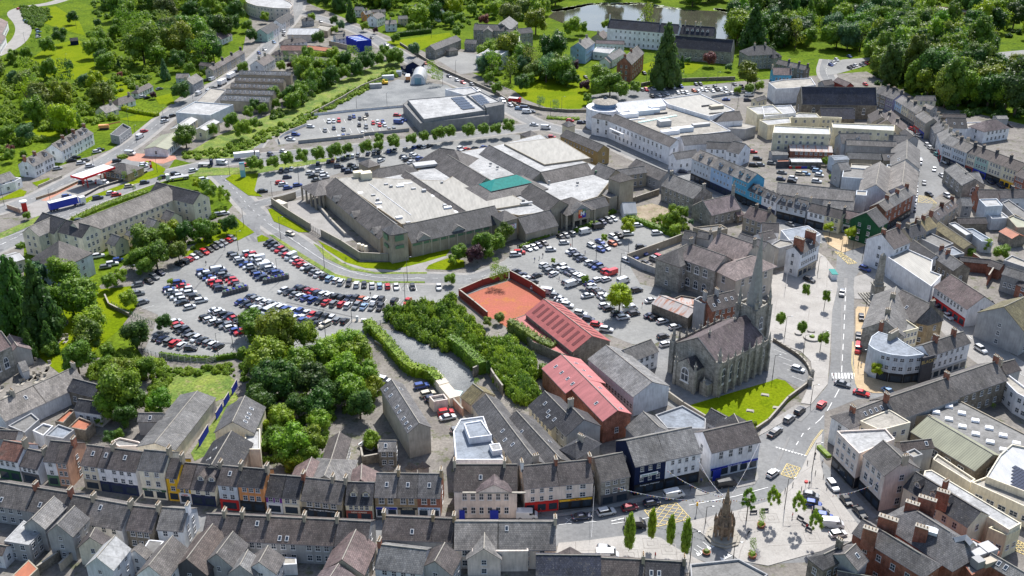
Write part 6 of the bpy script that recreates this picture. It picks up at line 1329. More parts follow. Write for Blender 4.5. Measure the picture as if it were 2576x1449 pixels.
b=G('broad slate roofed house with tall red brick chimneys',(955,880),(1540,1235),(1080,1150),9.5,'brick','mg',fl=2,nc=4,hip=(0,1),ch=(),name='town_house')
for x,y,w_ in ((1185,900,4.4),(1005,1010,3.2)):P=W((x,y),12);P.z=9.6;chimney(b['roof'],P+Vector((0,-1,0)),-.55,b['loc'],w_*.9,1.3,4.2,'brick','t',5 if w_>4 else 4)
b=G('rambling slate roofs with metal ducts and four brick chimney stacks',(1500,800),(1830,1010),(1560,1190),9,'brick','mg',fl=0,hip=(1,1),name='town_house')
for x,y,w_ in ((1430,735,3.2),(1580,690,4.2),(1525,975,3),(1740,620,3)):P=W((x,y),12);P.z=9.6;chimney(b['roof'],P+Vector((0,-1,0)),-.55,b['loc'],w_*.9,1.2,3.8,'brick','t',5 if w_>4 else 4)
q=[W(p,11.5)-b['loc'] for p in ((1770,1000),(1860,1090),(1990,1060),(2060,1140))];m=MB()
for a,c_ in zip(q,q[1:]):m.bar(a,c_,.75,n=4)
m.obj('ventilation_duct','metal',b['roof'])
q=W((1640,1010),11.5)-b['loc'];MB().box(q,(2.6,2,.8),-.5).obj('rooflight','obj',b['roof'],C['l'])
b=G('slate roof with silver ducting and fans in the corner',(2250,1225),(2600,1430),(2380,1420),8.5,'brick','lg',fl=0,sky=((.3,.5),(.5,.5)),name='town_house')
b=flat('white roof plant deck with large silver fans',[(1850,1150),(2060,1080),(2330,1210),(2250,1330),(2050,1449),(1900,1250)],8,'brick','fg',par=.2,name='plant_deck',cat='building')
for p,s_,c_ in (((2020,1190),(4,2,1.2),'s'),((2100,1260),(3,2,1.5),'s'),((1960,1200),(3,2,1),'s'),((2200,1210),(3,3,1.6),'s'),((2100,1350),(2,2,2),'S'),((2220,1330),(3.5,1.6,1.2),'T')):q=W(p,8.3)-b['loc'];MB().box(q,s_,.4).obj('fan_unit','obj',b['roof'],C[c_])
b=G('slate hip roofed building with stone chimney at the bottom of the square',(560,1235),(835,1105),(430,1440),8.5,'rubble','mg',hip=(1,0),fl=2,nc=4,ch=(.55,),chm=('rubble','t'),chtop=2.2,name='town_house')
G('narrow mossy slate roof beside the stone chimney',(880,1130),(770,1230),(910,1300),9,'s','mg',halfw=3.2,fl=0,sky=((.4,.5),))
flat('yellow rendered yard building in the lower right corner',[(2215,980),(2310,930),(2430,992),(2545,925),(2540,990),(2400,1060)],6,'C','fc',fl=1,nc=2)
G('dark roofed brick building at the bottom edge below the big chimneys',(700,1400),(1250,1500),(800,1560),6,'brick','sb',fl=0)
# red roofed site, warehouse, church side
T(2,2)
b=G('long red roofed shed with many dark rooflight strips',(320,112),(805,482),(385,455),5,'rubble','rd',pitch=28,fl=0,name='shed',cat='shed',over=.3)
n_,d_=b['n'],b['d']
for i in range(9):
 for w2 in (.55,-.55):
  s1=1 if w2>0 else -1;pp=b['p'];P=b['a'].lerp(b['b'],.08+i*.105);P=Vector((P.x+n_.x*s1*.5*pp,P.y+n_.y*s1*.5*pp,b['zr']-.5*(b['zr']-b['ze'])+.1));sl=(n_*s1*pp+UP*(b['ze']-b['zr'])).normalized();nn=d_.cross(sl);nn=nn if nn.z>0 else -nn
  cc=[P+d_*(u*.6)+sl*(v*pp*.36)+nn*.06-b['loc'] for u,v in ((-1,-1),(1,-1),(1,1),(-1,1))];k=len(cc);o=MB().add(cc+[c_-nn*.06 for c_ in cc],[(0,1,2,3),(0,4,5,1),(1,5,6,2),(2,6,7,3),(3,7,4,0)]).obj('rooflight','obj',b['roof'],(.16,.035,.035))
b=flat('low red sheet lean-to beside the long red shed',[(5,315),(150,262),(612,645),(680,700),(500,665),(210,545)],3.2,'rubble','rd',par=.1,name='lean_to',cat='shed')
b=G('red roofed brick warehouse with pale rooflights, upper part wider',(745,915),(1062,1232),(745,1155),7,'brick','rl',pitch=27,fl=1,nc=0,gc=1,name='warehouse',cat='warehouse',sky=((.25,-.5),(.9,-.5),(.6,.6)))
b=merge(b,G('x',(500,672),(745,915),(410,912),6.2,'brick','rl',zr=b['zr'],fl=0,sky=((.2,.55),(.45,.55),(.7,.55),(.9,.55),(.3,-.4),(.6,-.4),(.85,-.4))))
b=G('grey roofed warehouse with a long strip of windows',(948,577),(1410,946),(1000,905),6.5,'l','lg',pitch=26,fl=1,nc=15,ww=1.1,wh=1.6,gc=0,name='warehouse',cat='warehouse',m=.01)
G('white two storey house with a grey roof behind the warehouse',(1120,622),(1385,522),(1400,660),5.6,'W','lg',fl=2,nc=4,ext=(0,.5))
G('stone outbuilding with a rusty pitched roof',(1482,75),(1845,215),(1620,238),4.2,'rubble','ru',pitch=22,fl=0,name='outbuilding',cat='outbuilding')
flat('rusty flat sheet roofs behind the stone outbuilding',[(1620,120),(1700,85),(1850,110),(1830,180),(1770,190)],3,'rubble','ru',name='outhouse',cat='outhouse')
G('tall brick house with brown slate roof and blue skylights',(1940,95),(2235,25),(2190,184),9,'brick','sb',fl=3,nc=4,ch=(0,.4),chm=('paint','s'),chtop=2,sky=((.35,.5),(.6,.5),(.8,.5),(.15,.7)),name='brick_house')
flat('plain rendered end block joined to the brick house',[(1830,130),(1890,95),(2005,130),(1940,180)],9.6,'s','fg')
flat('grey flat roof with a blue glass strip near the churchyard',[(1440,1290),(1715,1195),(1950,1330),(1945,1430),(1560,1425)],5,'s','bl')
G('small white house with dark roof beside the church lawn',(2005,1215),(2150,1295),(1960,1320),4.5,'W','sd',halfw=3,fl=1,ch=())
G('dark slate gabled house beside the church lawn',(2235,1270),(2300,1400),(2120,1390),6,'w','sd',halfw=4.5,fl=0,ch=())
G('dark slate roof behind the bank',(2120,1420),(2420,1385),(2300,1480),6,'w','sd',fl=0)
G('slate roofed cottage in the shade behind the pharmacy',(1320,1245),(1480,1400),(1260,1330),4.5,'s','lg',halfw=5,fl=0)
G('left slate return with four skylights beside the red warehouse',(330,1040),(560,1275),(235,1250),6,'c','sd',fl=2,nc=5,sky=((.3,.4),(.55,.55),(.65,.7),(.85,.6)))
G('gabled slate house with a tall chimney against the red warehouse',(590,1190),(725,1325),(450,1300),7,'s','sd',fl=2,nc=2,gc=1,ch=(0,),chtop=2.2,halfw=5)
G('slate house with pyramid roof and television aerials',(640,1560),(740,1500),(820,1600),8,'s','sd',fl=0,ch=(.5,),hip=(1,1))
T()
G('long curved slate return with dormer windows, left one',(1222,992),(1345,1155),(1245,1095),7,'t','mg',fl=2,nc=6,gc=1,ch=(1,),sky=((.5,.5),(.7,.5),(.6,.7)),ext=(0,.5))
G('long slate return with round roof vents, middle one',(1300,1035),(1410,1155),(1330,1145),6.6,'C','mg',halfw=4.4,fl=1,nc=8,sky=((.3,.5),(.6,-.5)))
G('pale garden store with turf roof beside the gravel strip',(1190,966),(1215,985),(1200,990),3.2,'t','mo',fl=0,halfw=4,name='store',cat='store')
T(1,2)
G('long tall pale house with slate roof and skylights above the car yard',(1362,920),(1640,1358),(1390,1215),8,'t','mg',fl=0,sky=((.1,.75),(.25,.7),(.5,.75),(.6,.8),(.75,.8),(.85,.8),(.95,.75),(.2,-.4)),ext=(0,.2))
flat('pink walled roofless pen beside the parked cars',[(1742,1110),(1790,1165),(1932,1140),(1890,1085)],2.6,'P','fg',par=.7,name='bin_store',cat='store')
for i,(x,y) in enumerate(((1838,905),(1945,1040))):P=W((x,y),2.6);P.z=0;a=math.atan2((W((1920,1000))-W((1790,850))).y,(W((1920,1000))-W((1790,850))).x);grp(f'{["upper", "lower"][i]} of two long cream containers beside the gravel strip','shipping_container','container',P,[('body',MB().box((0,0,0),(7.6,3,2.7),a),'obj',C['c']),('rim',MB().box((0,0,2.7),(7.7,3.1,.1+.03*i),a),'obj',C['t'])])
P=W((2020,1130));grp('pale cube shaped tank beside the red brick yard wall','water_tank','tank',P,[('body',MB().box((0,0,0),(2.8,2.6,2.4),-.3),'obj',C['l']),('lid',MB().box((0,0,2.4),(2.9,2.7,.12),-.3),'obj',C['e'])])
wallrun('reddish yard wall between car yard and gravel strip',[(1890,1080),(2080,1290)],2.6,col='p',name='yard_wall')
T(1,3)
b=flat('modern white flat roofed house with a raised roof box',[(1985,5),(2055,-120),(2290,-150),(2380,110),(2510,290),(2010,290)],7,'W','bl',par=.35,fl=0,name='modern_house',cat='house')
b=merge(b,flat('x',[(2090,-80),(2270,-110),(2375,40),(2145,70)],8.6,'W','bl',par=.3),flat('x',[(2345,125),(2450,112),(2478,180),(2380,195)],8.4,'W','wh',par=.1))
G('long slate return with an orange ridge beside the lane',(842,5),(757,275),(670,290),5,'c','sb',fl=1,nc=7,sky=())
G('pale hipped slate return at the lower end of the lane',(757,280),(690,440),(600,460),5,'c','lg',fl=0,hip=(1,0),halfw=5)
G('purple slate return with a pointed end left of the lane',(560,258),(490,430),(440,430),4.5,'s','pu',fl=0,halfw=4)
G('purple slate outbuilding right of the lane',(1065,325),(1055,480),(975,480),4,'s','pu',fl=0,halfw=4)
G('roofed stone ruin with one small skylight in the yards',(1240,88),(1410,88),(1320,190),5,'rubble','lg',nc=2,fl=2,sky=((.4,.5),))
wallrun('walls of a roofless stone ruin in the yards',[(1060,230),(1100,180),(1230,170),(1250,300),(1080,330),(1060,230)],2.6,mat='rubble',name='ruin_wall')
for i,(x,y) in enumerate(((1325,340),(1560,330),(1680,315))):pyr(f'{ORD[i + 1]} small pyramid roofed outhouse from the left behind the brick shops',[(x-70,y+35),(x+5,y+55),(x+75,y+30)],3.2,1.8,'s','lg',name='outhouse',cat='outhouse')
T(0,2)
G('grey stone church cut off by the left edge',(-420,640),(15,438),(60,598),9.5,'stone','pu',fl=1,nc=4,arch=1,ww=1.6,wh=3.6,coping=True,pitch=48,name='church',cat='church')
G('low slate roofed vestry beside the left church',(95,472),(175,585),(120,640),5,'s','pu',fl=0,halfw=3.4,name='vestry',cat='church')
G('small white hut with pale roof beside the left church',(185,750),(250,730),(230,795),3,'w','lg',fl=0,halfw=2.6,name='hut',cat='hut')
terrace((-80,1170),(740,800),(545,1105),4.6,[(.5,'lower half of the long slate range with a skylight and lavender wall',dict(sky=((.7,.4),),ch=(.5,))),(1,'upper half of the long slate range ending at a white chimney',dict(ch=(1,)))],roof='lg',wall='w',fl=0)
G('rubble stone cottage with white windows and a dark slate roof',(738,912),(1005,982),(795,1052),5,'rubble','sd',nc=3,fl=1,name='cottage')
G('lower stone cottage with a red door',(792,1118),(1050,1155),(850,1240),4.4,'w','sd',nc=3,fl=1,name='cottage')
flat('small rusty red sheet roof beside the lower cottage',[(555,1355),(705,1230),(762,1242),(640,1370)],2.8,'rubble','rr',name='lean_to',cat='shed')
flat('bright orange rusty sheet roof in the yards',[(690,1415),(800,1312),(950,1370),(860,1449)],2.8,'rubble','rr',name='lean_to',cat='shed')
flat('pebbly grey flat roof of a yard building',[(85,1400),(320,1270),(400,1338),(250,1470)],4,'s','fg')
flat('pale blue sheet roof of a yard building',[(460,1500),(590,1385),(750,1440),(640,1530)],4.5,'s','bl')
flat('dark felt roof of a yard building',[(330,1449),(440,1375),(540,1400),(440,1500)],4,'w','fg')
G('low slate yard building with white gable left of the rust roofs',(-20,1400),(130,1440),(60,1480),4,'w','sb',fl=0)
b=G('very long narrow grey shed running down to the terrace',(1985,1040),(1560,1560),(1480,1500),4.6,'c','lg',halfw=5,fl=0,pitch=18,name='shed',cat='shed')
G('small slate and mossy shed with two white rooflights',(1400,1260),(1640,1262),(1500,1340),4.5,'s','lg',fl=0,sky=((.5,.6),),name='shed',cat='shed')
G('pale gabled house with skylights beside the blue hoarding',(2465,1088),(2340,1345),(2240,1300),6,'c','mg',halfw=5,fl=0,sky=((.3,-.5),(.5,-.5),(.65,-.5),(.8,-.5)))
for i,(p,q_) in enumerate((((2390,990),(2340,1080)),((2310,1120),(2260,1200)),((2240,1230),(2180,1330)),((2100,1449),(2010,1600)))):wallrun(f'{ORD[i + 1]} blue hoarding panel from the top of the yellow grass strip',[p,q_],2.4,th=.15,col='u',name='hoarding')
T(0,3)
flat('low white garage roof strips behind the upper terrace',[(1120,110),(1210,70),(1400,110),(1450,150),(1200,160)],4,'P','fg')
G('slate roofed return with an orange roof behind the pink house',(-60,-20),(180,-10),(60,60),6,'s','sb',fl=0)
G('long dark return running up beside the orange hoarding',(2330,-10),(2130,330),(2060,330),5.5,'t','sd',halfw=5,fl=0,sky=((.4,.5),(.7,.5)))
flat('pale flat roofed store beside the trees',[(2460,190),(2470,-20),(2620,-20),(2620,190)],5,'c','wh',name='store',cat='store')
K=dict(ch=(1,),chm=('paint','T'),name='town_house')
G('white house with a red brown roof and a green shopfront',(40,85),(255,122),(100,282),6.2,'W','rt',fl=2,nc=3,ww=.9,shop=dict(col='g'),**K)
G('lower white house with dark shopfronts and a tilted roof',(282,172),(455,208),(330,362),4.9,'W','sb',fl=2,nc=3,ww=.9,shop=dict(col='d'),**K)
terrace((512,88),(745,110),(560,300),7.3,[(.5,'white half of the tall house with a bright green shopfront',dict(wall='W',shop=dict(col='G'),nc=1)),(1,'pink half of the tall house with cream ground floor',dict(wall='p',nc=2,ch=(1,),chm=('brick','t')))],fl=3,roof='sb',name='town_house',ww=1)
terrace((885,132),(1430,202),(1090,362),7.3,[(.3,'cream town house with brown ground floor beside the stone gable',dict(wall='c',shop=dict(col='T'),nc=2)),(.48,'white narrow bay of the navy pub',dict(wall='W',shop=dict(col='n'),nc=1,ch=(1,))),(1,'white house with black quoins over the navy pub front',dict(wall='W',shop=dict(col='n'),nc=3))],fl=3,roof='sb',name='town_house',chm=('paint','T'),sky=((.5,.4),))
G('cream town house with black quoins and a green shop sign',(1455,180),(1705,205),(1530,386),8.5,'c','mg',fl=3,nc=2,shop=dict(col='c',fasc='g',sign='The Squealing Pig'),**K)
G('narrow bright yellow house with a dark archway',(1722,262),(1835,272),(1730,456),7,'y','sb',fl=3,nc=1,shop=dict(col='y'),**K)
terrace((1860,310),(2225,345),(1985,572),4.8,[(.34,'small yellow and cream shop with a short sign',dict(wall='y',shop=dict(col='w',sign='SAJIES',scol='r'))),(1,'cream shop with two white dormers and a blue front',dict(wall='c',shop=dict(col='n'),dorm=(.35,.8),ch=(1,)))],fl=2,nc=2,roof='sb',name='town_house',chm=('paint','T'))
G('pale blue house with a red pizza shop front',(2240,340),(2430,358),(2290,532),7.4,'l','sb',fl=3,nc=2,shop=dict(col='r'),sky=((.5,.4),),**K)
G('orange house with black quoins and an archway',(2440,358),(2690,378),(2500,546),7.4,'o','sd',fl=3,nc=3,shop=dict(col='k'),**K)
T(1,3)
terrace((145,430),(480,457),(280,655),5,[(.48,'bright purple shop with a yellow sign',dict(wall='v',shop=dict(col='w'))),(1,'cream shop with two black windows beside the purple one',dict(wall='c',shop=dict(col='c'),ch=(1,)))],fl=2,nc=2,roof='sd',name='town_house',chm=('brick','t'),ww=1.2)
G('brown pebbledash building with four white windows over a black shopfront',(505,462),(905,500),(660,700),5.2,'T','mg',fl=2,nc=4,ww=1.3,wh=1.4,ch=(.68,1),chm=('paint','T'),shop=dict(col='k',sign='The Monaghan Boot Co'),name='shop_building',cat='shop')
G('cream shop with two dormers over a maroon front',(925,505),(1190,512),(1000,724),5,'C','sd',fl=2,nc=4,ww=.9,dorm=(.28,.75),shop=dict(col='m',sign='NEW GAMES',scol='c'),name='shop_building',cat='shop')
terrace((1215,415),(1865,425),(1500,652),6.1,[(.34,'left buff brick house with sash windows over a blue shopfront',dict(wall='bbrick',shop=dict(col='w',fasc='u',sign='& Co.'),ch=(1,))),(.65,'middle buff brick house over a dark shopfront',dict(wall='bbrick',shop=dict(col='T',fasc='k',sign="JACKIE'S",scol='C'))),(1,'red brick house over a pale blue shopfront',dict(wall='brick',shop=dict(col='w',fasc='b',sign='BAGS & STORE',scol='n'),ch=(1,)))],fl=2,nc=2,ww=1.3,wh=1.9,roof='mg',sky=((.5,.5),),name='town_house',chm=('bbrick','t'))
b=G('cream classical town hall with pediment and blue doors',(2000,330),(2625,330),(2300,590),8,'P','sb',fl=2,nc=6,ww=1.1,wh=1.9,sky=((.42,.5),),ch=(0,.8),name='town_hall',cat='town hall')
t,n=b['t'],b['n'];P=W((2395,600),8);q=lambda s,d,z:P+t*s+n*d+UP*(z-P.z)-b['loc']
MB().add([q(-4,.35,7.9),q(4,.35,7.9),q(0,.35,10.2),q(-4,-.1,7.9),q(4,-.1,7.9),q(0,-.1,10.2)],[(0,1,2),(3,5,4),(0,3,4,1),(1,4,5,2),(2,5,3,0)]).obj('pediment','paint',b['o'],C['P'])
solid_roof([tuple(q(*v)) for v in ((-4.2,.5,8),(0,.5,10.4),(4.2,.5,8),(-4.2,-2.5,8.6),(0,-5,10.4),(4.2,-2.5,8.6))],[(0,1,4,3),(1,2,5,4)],.12).obj('pediment_roof','slate',b['o'],ROOF['pu'][1])
for s in (-7.6,0):v=q(s,.1,0);MB().box((v.x,v.y,0),(1.3 if s else 2,.12,2.6),math.atan2(t.y,t.x)).obj('door','obj',b['o'],C['u'])
v=q(0,.2,7.6);MB().box((v.x,v.y,7.7),(b['L'],.5,.3),math.atan2(t.y,t.x)).obj('cornice','cap',b['o'])
T(2,3)
terrace((98,345),(780,282),(470,532),7.4,[(.5,'cream three storey house over a red shopfront',dict(wall='P',nc=3,ww=1.0,shop=dict(col='r'),ch=(0,),chm=('paint','w'))),(1,'cream three storey house over a yellow signed shopfront',dict(wall='P',nc=2,ww=1.5,shop=dict(col='k',fasc='y',sign='Pizza MAX',scol='r'),ch=(0,1),chm=('brick','t')))],fl=3,roof='sb',name='town_house')
G('grey stone three bay house with white sash windows',(828,262),(1110,208),(1030,468),7.4,'stone','mg',fl=3,nc=3,ww=1.1,shop=dict(col='d'),name='stone_house')
terrace((1150,85),(1805,-48),(1540,280),8.8,[(.47,'navy painted pharmacy with a long white sign',dict(wall='n',nc=3,shop=dict(col='k',sign='Ronaghan Pharmacy'))),(1,'white building with black surrounds and bright shop windows',dict(wall='W',nc=4,shop=dict(col='k')))],fl=3,ww=.9,wh=1.5,roof='lg',name='town_house')
P=W((1375,420),5.8);t=(W((1460,400),5.8)-W((1285,440),5.8)).normalized();nb=[o for o in bpy.data.objects if o.get('label','').startswith('navy painted')][0];q=P-nb.location+t.cross(UP)*.25
MB().box((q.x,q.y,5.4),(4.8,.15,.8),math.atan2(t.y,t.x)).obj('sign','obj',nb,C['W']);text(nb,'Centre of Health',P+t.cross(UP)*.4+UP*.0,t,.6,(.02,.2,.12),nb.location)
b=G('white bank on the corner with a blue and white sign',(1925,-2),(2410,-110),(2240,152),8,'W','sb',fl=2,nc=4,ww=1.2,wh=2.6,shop=dict(col='l',fasc='u',sign='Bank of Ireland'),name='bank',cat='bank')
P=W((2055,410),2.5);q=P-b['loc']+b['n']*.35;MB().box((q.x,q.y,.4),(2.2,.12,3.2),math.atan2(b['t'].y,b['t'].x)).obj('poster','obj',b['o'],C['u'])
T(0,3)
terrace((-60,495),(715,618),(250,782),5.2,[(.55,'long slate roof with pale patch at the lower left',dict(sky=((.35,.75),),ch=(1,))),(1,'slate roof with a skylight right of the pale patch',dict(sky=((.3,.7),),ch=(1,)))],roof='mg',wall='s',fl=2,nc=4,chm=('brick','t'),name='terrace_house')
terrace((740,640),(1320,742),(1000,938),5.4,[(.36,'slate roof half in sun with a mossy corner',{}),(1,'slate roof with one skylight and a tuft of weeds',dict(sky=((.25,.3),)))],roof='mg',wall='w',fl=2,nc=3,ch=(1,),chm=('paint','T'),name='terrace_house')
G('brown slate roof over a rubble stone back wall',(1345,745),(1600,772),(1400,990),5.4,'rubble','sb',fl=2,nc=3,ch=(1,),chm=('paint','T'),name='terrace_house')
G('patchy slate roof with a tall white gable wall',(1635,760),(1895,778),(1720,985),5.6,'l','lg',fl=2,nc=2,ch=(1,),chm=('paint','W'),gc=2,name='terrace_house')
terrace((2085,825),(3725,905),(2800,1110),5.6,[(.11,'dark slate roofed house first of the long back terrace',{}),(.22,'second dark slate roofed house of the long back terrace',{}),(.38,'slate roofed house with a skylight, third of the back terrace',dict(sky=((.6,.3),))),(.6,'slate roofed house with two small skylights in the back terrace',dict(sky=((.4,.85),(.6,.85)))),(.8,'plain slate roofed house near the end of the back terrace',{}),(1,'pale gabled end house of the long back terrace',dict(ch=()))],roof='sb',wall='s',fl=2,nc=3,ch=(1,),chm=('paint','T'),name='terrace_house')
T(1,3)
terrace((1290,848),(1995,878),(1620,1088),5.4,[(.7,'wide slate roofed house with a mended patch and big skylight',dict(sky=((.6,.65),),ch=(0,1))),(1,'narrow slate roofed house with a brick chimney',{})],roof='sb',wall='s',fl=0,ch=(1,),chm=('bbrick','t'),name='terrace_house')
terrace((2005,905),(3010,908),(2500,1178),5.6,[(.43,'grey slate roof over pink back walls',{}),(1,'mottled slate roof with one blue skylight and pink walls',dict(sky=((.15,.25),),ch=(1,)))],roof='lg',wall='P',fl=2,nc=3,name='terrace_house')
T(0,3)
for i,(A_,B_,hw,ze_,w_,r_,l_) in enumerate((((545,652),(322,872),2.6,6.5,'s','lg','tall thin grey return with a light roof, far left'),((750,748),(575,930),3.1,7,'s','mg','tall grey return with stacked windows'),((955,968),(905,1060),3,5,'c','sb','small cream return with a curved roof verge'),((1155,1050),(975,1262),3.1,7.4,'l','wh','tall pale return with sun glare put into its white roof colour'),((1415,1118),(1355,1190),2.2,4.5,'w','lg','tiny white return with a steep roof'),((1735,1050),(1500,1345),3.4,6.4,'W','mg','white return with one skylight and small windows'),((2140,930),(1880,1275),4,4.8,'d','sb','long dark slate return with black gable'),((2345,1005),(2180,1225),3.2,5.5,'s','mg','grey return with a light slate roof'),((2495,1190),(2415,1340),2.9,4.5,'s','lg','small grey return with one gable window'))):  # white roof colour of the tall pale return stands for sunlight on it
 G(l_,A_,B_,(A_[0]-120,A_[1]+120),ze_,w_,r_,halfw=hw,pitch=42,fl=2 if ze_<7 else 3,nc=2,gc=1,ww=.9,wh=1.2,ch=(),name='rear_return',cat='house')
flat('flat roofed grey return with sunlit top at lower left',[(40,1100),(240,890),(420,1000),(290,1140)],5,'s','wh',par=.1,fl=2,nc=2)
flat('dark topped lean-to between white returns',[(1395,1245),(1500,1085),(1650,1100),(1545,1260)],4,'w','fg',par=.1)
flat('orange rusty shed roof at the bottom left',[(120,1449),(290,1285),(385,1375),(250,1500)],2.8,'T','rr',par=.05,name='shed',cat='shed')
G('low white house at the far left bottom',(-60,1130),(60,1150),(0,1230),4,'w','sb',fl=1)
wallrun('ivy topped yard wall at the bottom left',[(400,1430),(600,1290),(620,1260)],2.4,mat='rubble')
wallrun('pale yard wall in the lower left yards',[(620,1400),(720,1300),(830,1220)],2.2,col='t')
T(1,3)
for i,(A_,B_,hw,ze_,w_,r_,l_) in enumerate((((120,1150),(30,1310),3.4,4.5,'w','mg','white return with a hipped grey roof'),((1005,988),(868,1285),4.4,5,'t','pu','broad return with a purple slate roof and skylight'),((2300,1020),(2292,1175),3.6,4.8,'P','lg','pink return with a grey gable and one skylight'),((1900,1118),(1800,1300),3.6,5,'s','sb','brown slate return with a ridge of red tiles'))):
 G(l_,A_,B_,(A_[0]-120,A_[1]+120),ze_,w_,r_,halfw=hw,pitch=38,fl=2,nc=2,gc=1,ch=(),name='rear_return',cat='house')
G('mottled light slate roof with brick chimney left of the brown return',(1245,1135),(1715,1190),(1420,1392),5,'l','lg',fl=2,nc=4,ch=(0,),chm=('brick','t'),name='terrace_house')
G('purple slate house at the bottom edge below the broad return',(830,1330),(720,1500),(640,1449),5,'t','pu',halfw=4,fl=0,ch=())
flat('small glazed lean-to roof in the back yards',[(205,1340),(230,1255),(405,1265),(410,1330)],3,'w','fc',par=.05,name='lean_to',cat='shed')
flat('grey rendered lean-to right of the pink return',[(2490,1095),(2800,1060),(2735,1200),(2500,1210)],4.2,'P','fg',par=.1)
flat('yard building with small flat roof and black gable',[(2400,1250),(2440,1175),(2490,1180),(2500,1250)],3.5,'P','fg')
T(2,3)
G('very dark blue roof at the bottom edge',(245,1238),(890,1246),(500,1432),5.4,'P','nv',fl=0,name='terrace_house')
G('slate roof with an old chimney at the bottom edge',(905,1270),(1318,1290),(1100,1450),5.4,'s','sb',fl=0,ch=(1,),chm=('paint','T'),name='terrace_house')
G('slate roof with two blue skylights at the bottom edge',(1345,1290),(1730,1312),(1500,1460),5.4,'s','sd',fl=0,ch=(1,),chm=('rubble','t'),sky=((.15,.8),(.35,.8)),name='terrace_house')
G('little slate gable facing the paving with small trees',(585,1160),(588,1240),(460,1225),5,'s','sb',fl=0,halfw=4.2)
flat('low slate and felt roof with metal vents at the bottom edge',[(1790,1345),(2280,1292),(2576,1449),(2450,1560),(1800,1500)],5,'s','fg')
flat('grey green flat roof over pink wall at the bottom',[(-400,1205),(-400,1070),(150,1080),(165,1200)],5.6,'P','fg',par=.1)
for i in range(6):P=W((160,1230+28*i),3);o_=None
# TREES AND PLANTING
T()
wood([(215,8),(420,-25),(600,-10),(600,35),(540,60),(430,70),(330,62),(240,42)],28,5,9,'bushy tree in the overgrown gardens at the top left',seed=1)
wood([(300,62),(430,78),(480,95),(560,180),(500,188),(430,150),(340,125),(290,80)],21,5,9,'broad tree in the wood behind the brown roofed terrace',seed=2)
wood([(-20,185),(60,175),(120,200),(200,215),(285,245),(280,300),(205,312),(160,345),(110,345),(60,290),(-20,300)],18,4,7.5,'bushy hillside tree above the white houses','gdloy',seed=3)
scrub('undergrowth','tangled green undergrowth covering the left hillside',[(-20,150),(80,150),(120,195),(230,210),(300,240),(290,305),(200,320),(130,345),(40,400),(-60,400)],420,1.5,3.4,'l',5)
wood([(225,95),(262,100),(285,175),(270,190),(235,150)],9,4,6,'hedgerow tree between the sloping fields',seed=4)
wood([(440,5),(620,20),(600,100),(560,120),(470,60)],24,4,8,'tree behind the white terraces at the top','gdlg',seed=5)
wood([(760,-20),(960,-25),(1010,30),(900,25),(800,40)],22,5,9,'tall tree beside the upper road','gddl',('round','round','cone'),seed=6)
wood([(960,10),(1180,-20),(1230,20),(1170,60),(1060,70),(985,60)],26,4,8,'garden tree among the upper houses','ggldy',seed=7)
wood([(1180,-10),(1400,-25),(1420,10),(1350,60),(1290,80),(1235,50)],46,5,9,'tall wood tree left of the pond','lgglo',seed=8)
wood([(1390,-60),(1900,-60),(1880,12),(1700,18),(1500,2),(1390,10)],46,5,9,'tree in the belt along the far pond shore','gdlbo',seed=9)
wood([(1850,45),(1935,-10),(2340,-40),(2330,20),(2200,100),(2050,60),(1960,130),(1890,150),(1845,110)],120,6,11,'tall tree in the dense wood right of the pond','ggdddlb',('round','round','round','cone'),seed=10)
wood([(2190,112),(2290,95),(2420,120),(2480,150),(2470,200),(2420,290),(2350,262),(2290,235),(2200,222),(2180,170)],74,6,10,'tree in the dark wood above the curving street','ggddlo',('round','round','col'),seed=11)
wood([(2350,265),(2440,215),(2570,195),(2700,230),(2680,300),(2500,300),(2420,305)],26,7,10,'big rounded tree at the right edge of the wood','gddl',seed=12)
wood([(2330,10),(2620,-20),(2700,120),(2500,110),(2420,90),(2400,40)],30,6,10,'tree around the brick school at the upper right','gddly',seed=13)
wood([(1215,130),(1290,135),(1330,175),(1320,225),(1230,210),(1205,180)],14,5,8,'tree beside the white school wing','gdlb',seed=14)
wood([(1345,150),(1440,180),(1440,222),(1360,215),(1300,190)],12,4,7,'tree on the convent slope above the mown lawn','gdob',seed=15)
wood([(742,160),(850,158),(890,168),(840,205),(745,203)],14,3.6,5.2,'tree in the hedge belt behind the yellow hedge','gdlg',seed=16)
scrub('river_scrub','bright bushy scrub along the stream bank',[(560,375),(700,318),(850,245),(990,170),(1000,195),(950,215),(830,280),(700,345),(560,400)],260,.9,2.2,'l',6)
scrub('river_scrub','loose shrubs on the lower stream bank beside the coach',[(450,390),(560,372),(620,385),(560,400),(470,402)],50,1,2,'l',7)
scrub('undergrowth','bushes under the trees of the top left gardens',[(215,8),(600,-10),(600,35),(540,60),(430,90),(330,62),(242,42)],300,1.6,3.6,'g',21)
scrub('undergrowth','bushes under the wood behind the brown terrace',[(290,60),(430,78),(500,100),(560,185),(480,200),(400,150),(400,200),(340,230),(300,260),(270,200),(290,170),(240,110)],300,1.4,3.2,'l',22)
scrub('undergrowth','bushes between the trees of the upper gardens',[(780,-10),(1180,-20),(1400,-20),(1350,70),(1240,50),(1180,75),(1060,75),(985,65),(900,30)],320,1.4,3.2,'g',23)
scrub('undergrowth','bushes filling the dense wood right of the pond',[(1850,45),(1935,-10),(2340,-40),(2640,-30),(2640,120),(2400,60),(2330,20),(2200,90),(2050,58),(1960,130),(1890,150),(1845,110)],500,2,4,'d',24)
scrub('undergrowth','bushes under the dark wood above the curving street',[(2190,112),(2290,95),(2470,130),(2480,190),(2640,210),(2640,300),(2480,305),(2420,290),(2350,262),(2290,235),(2200,222)],380,1.8,3.8,'d',25)
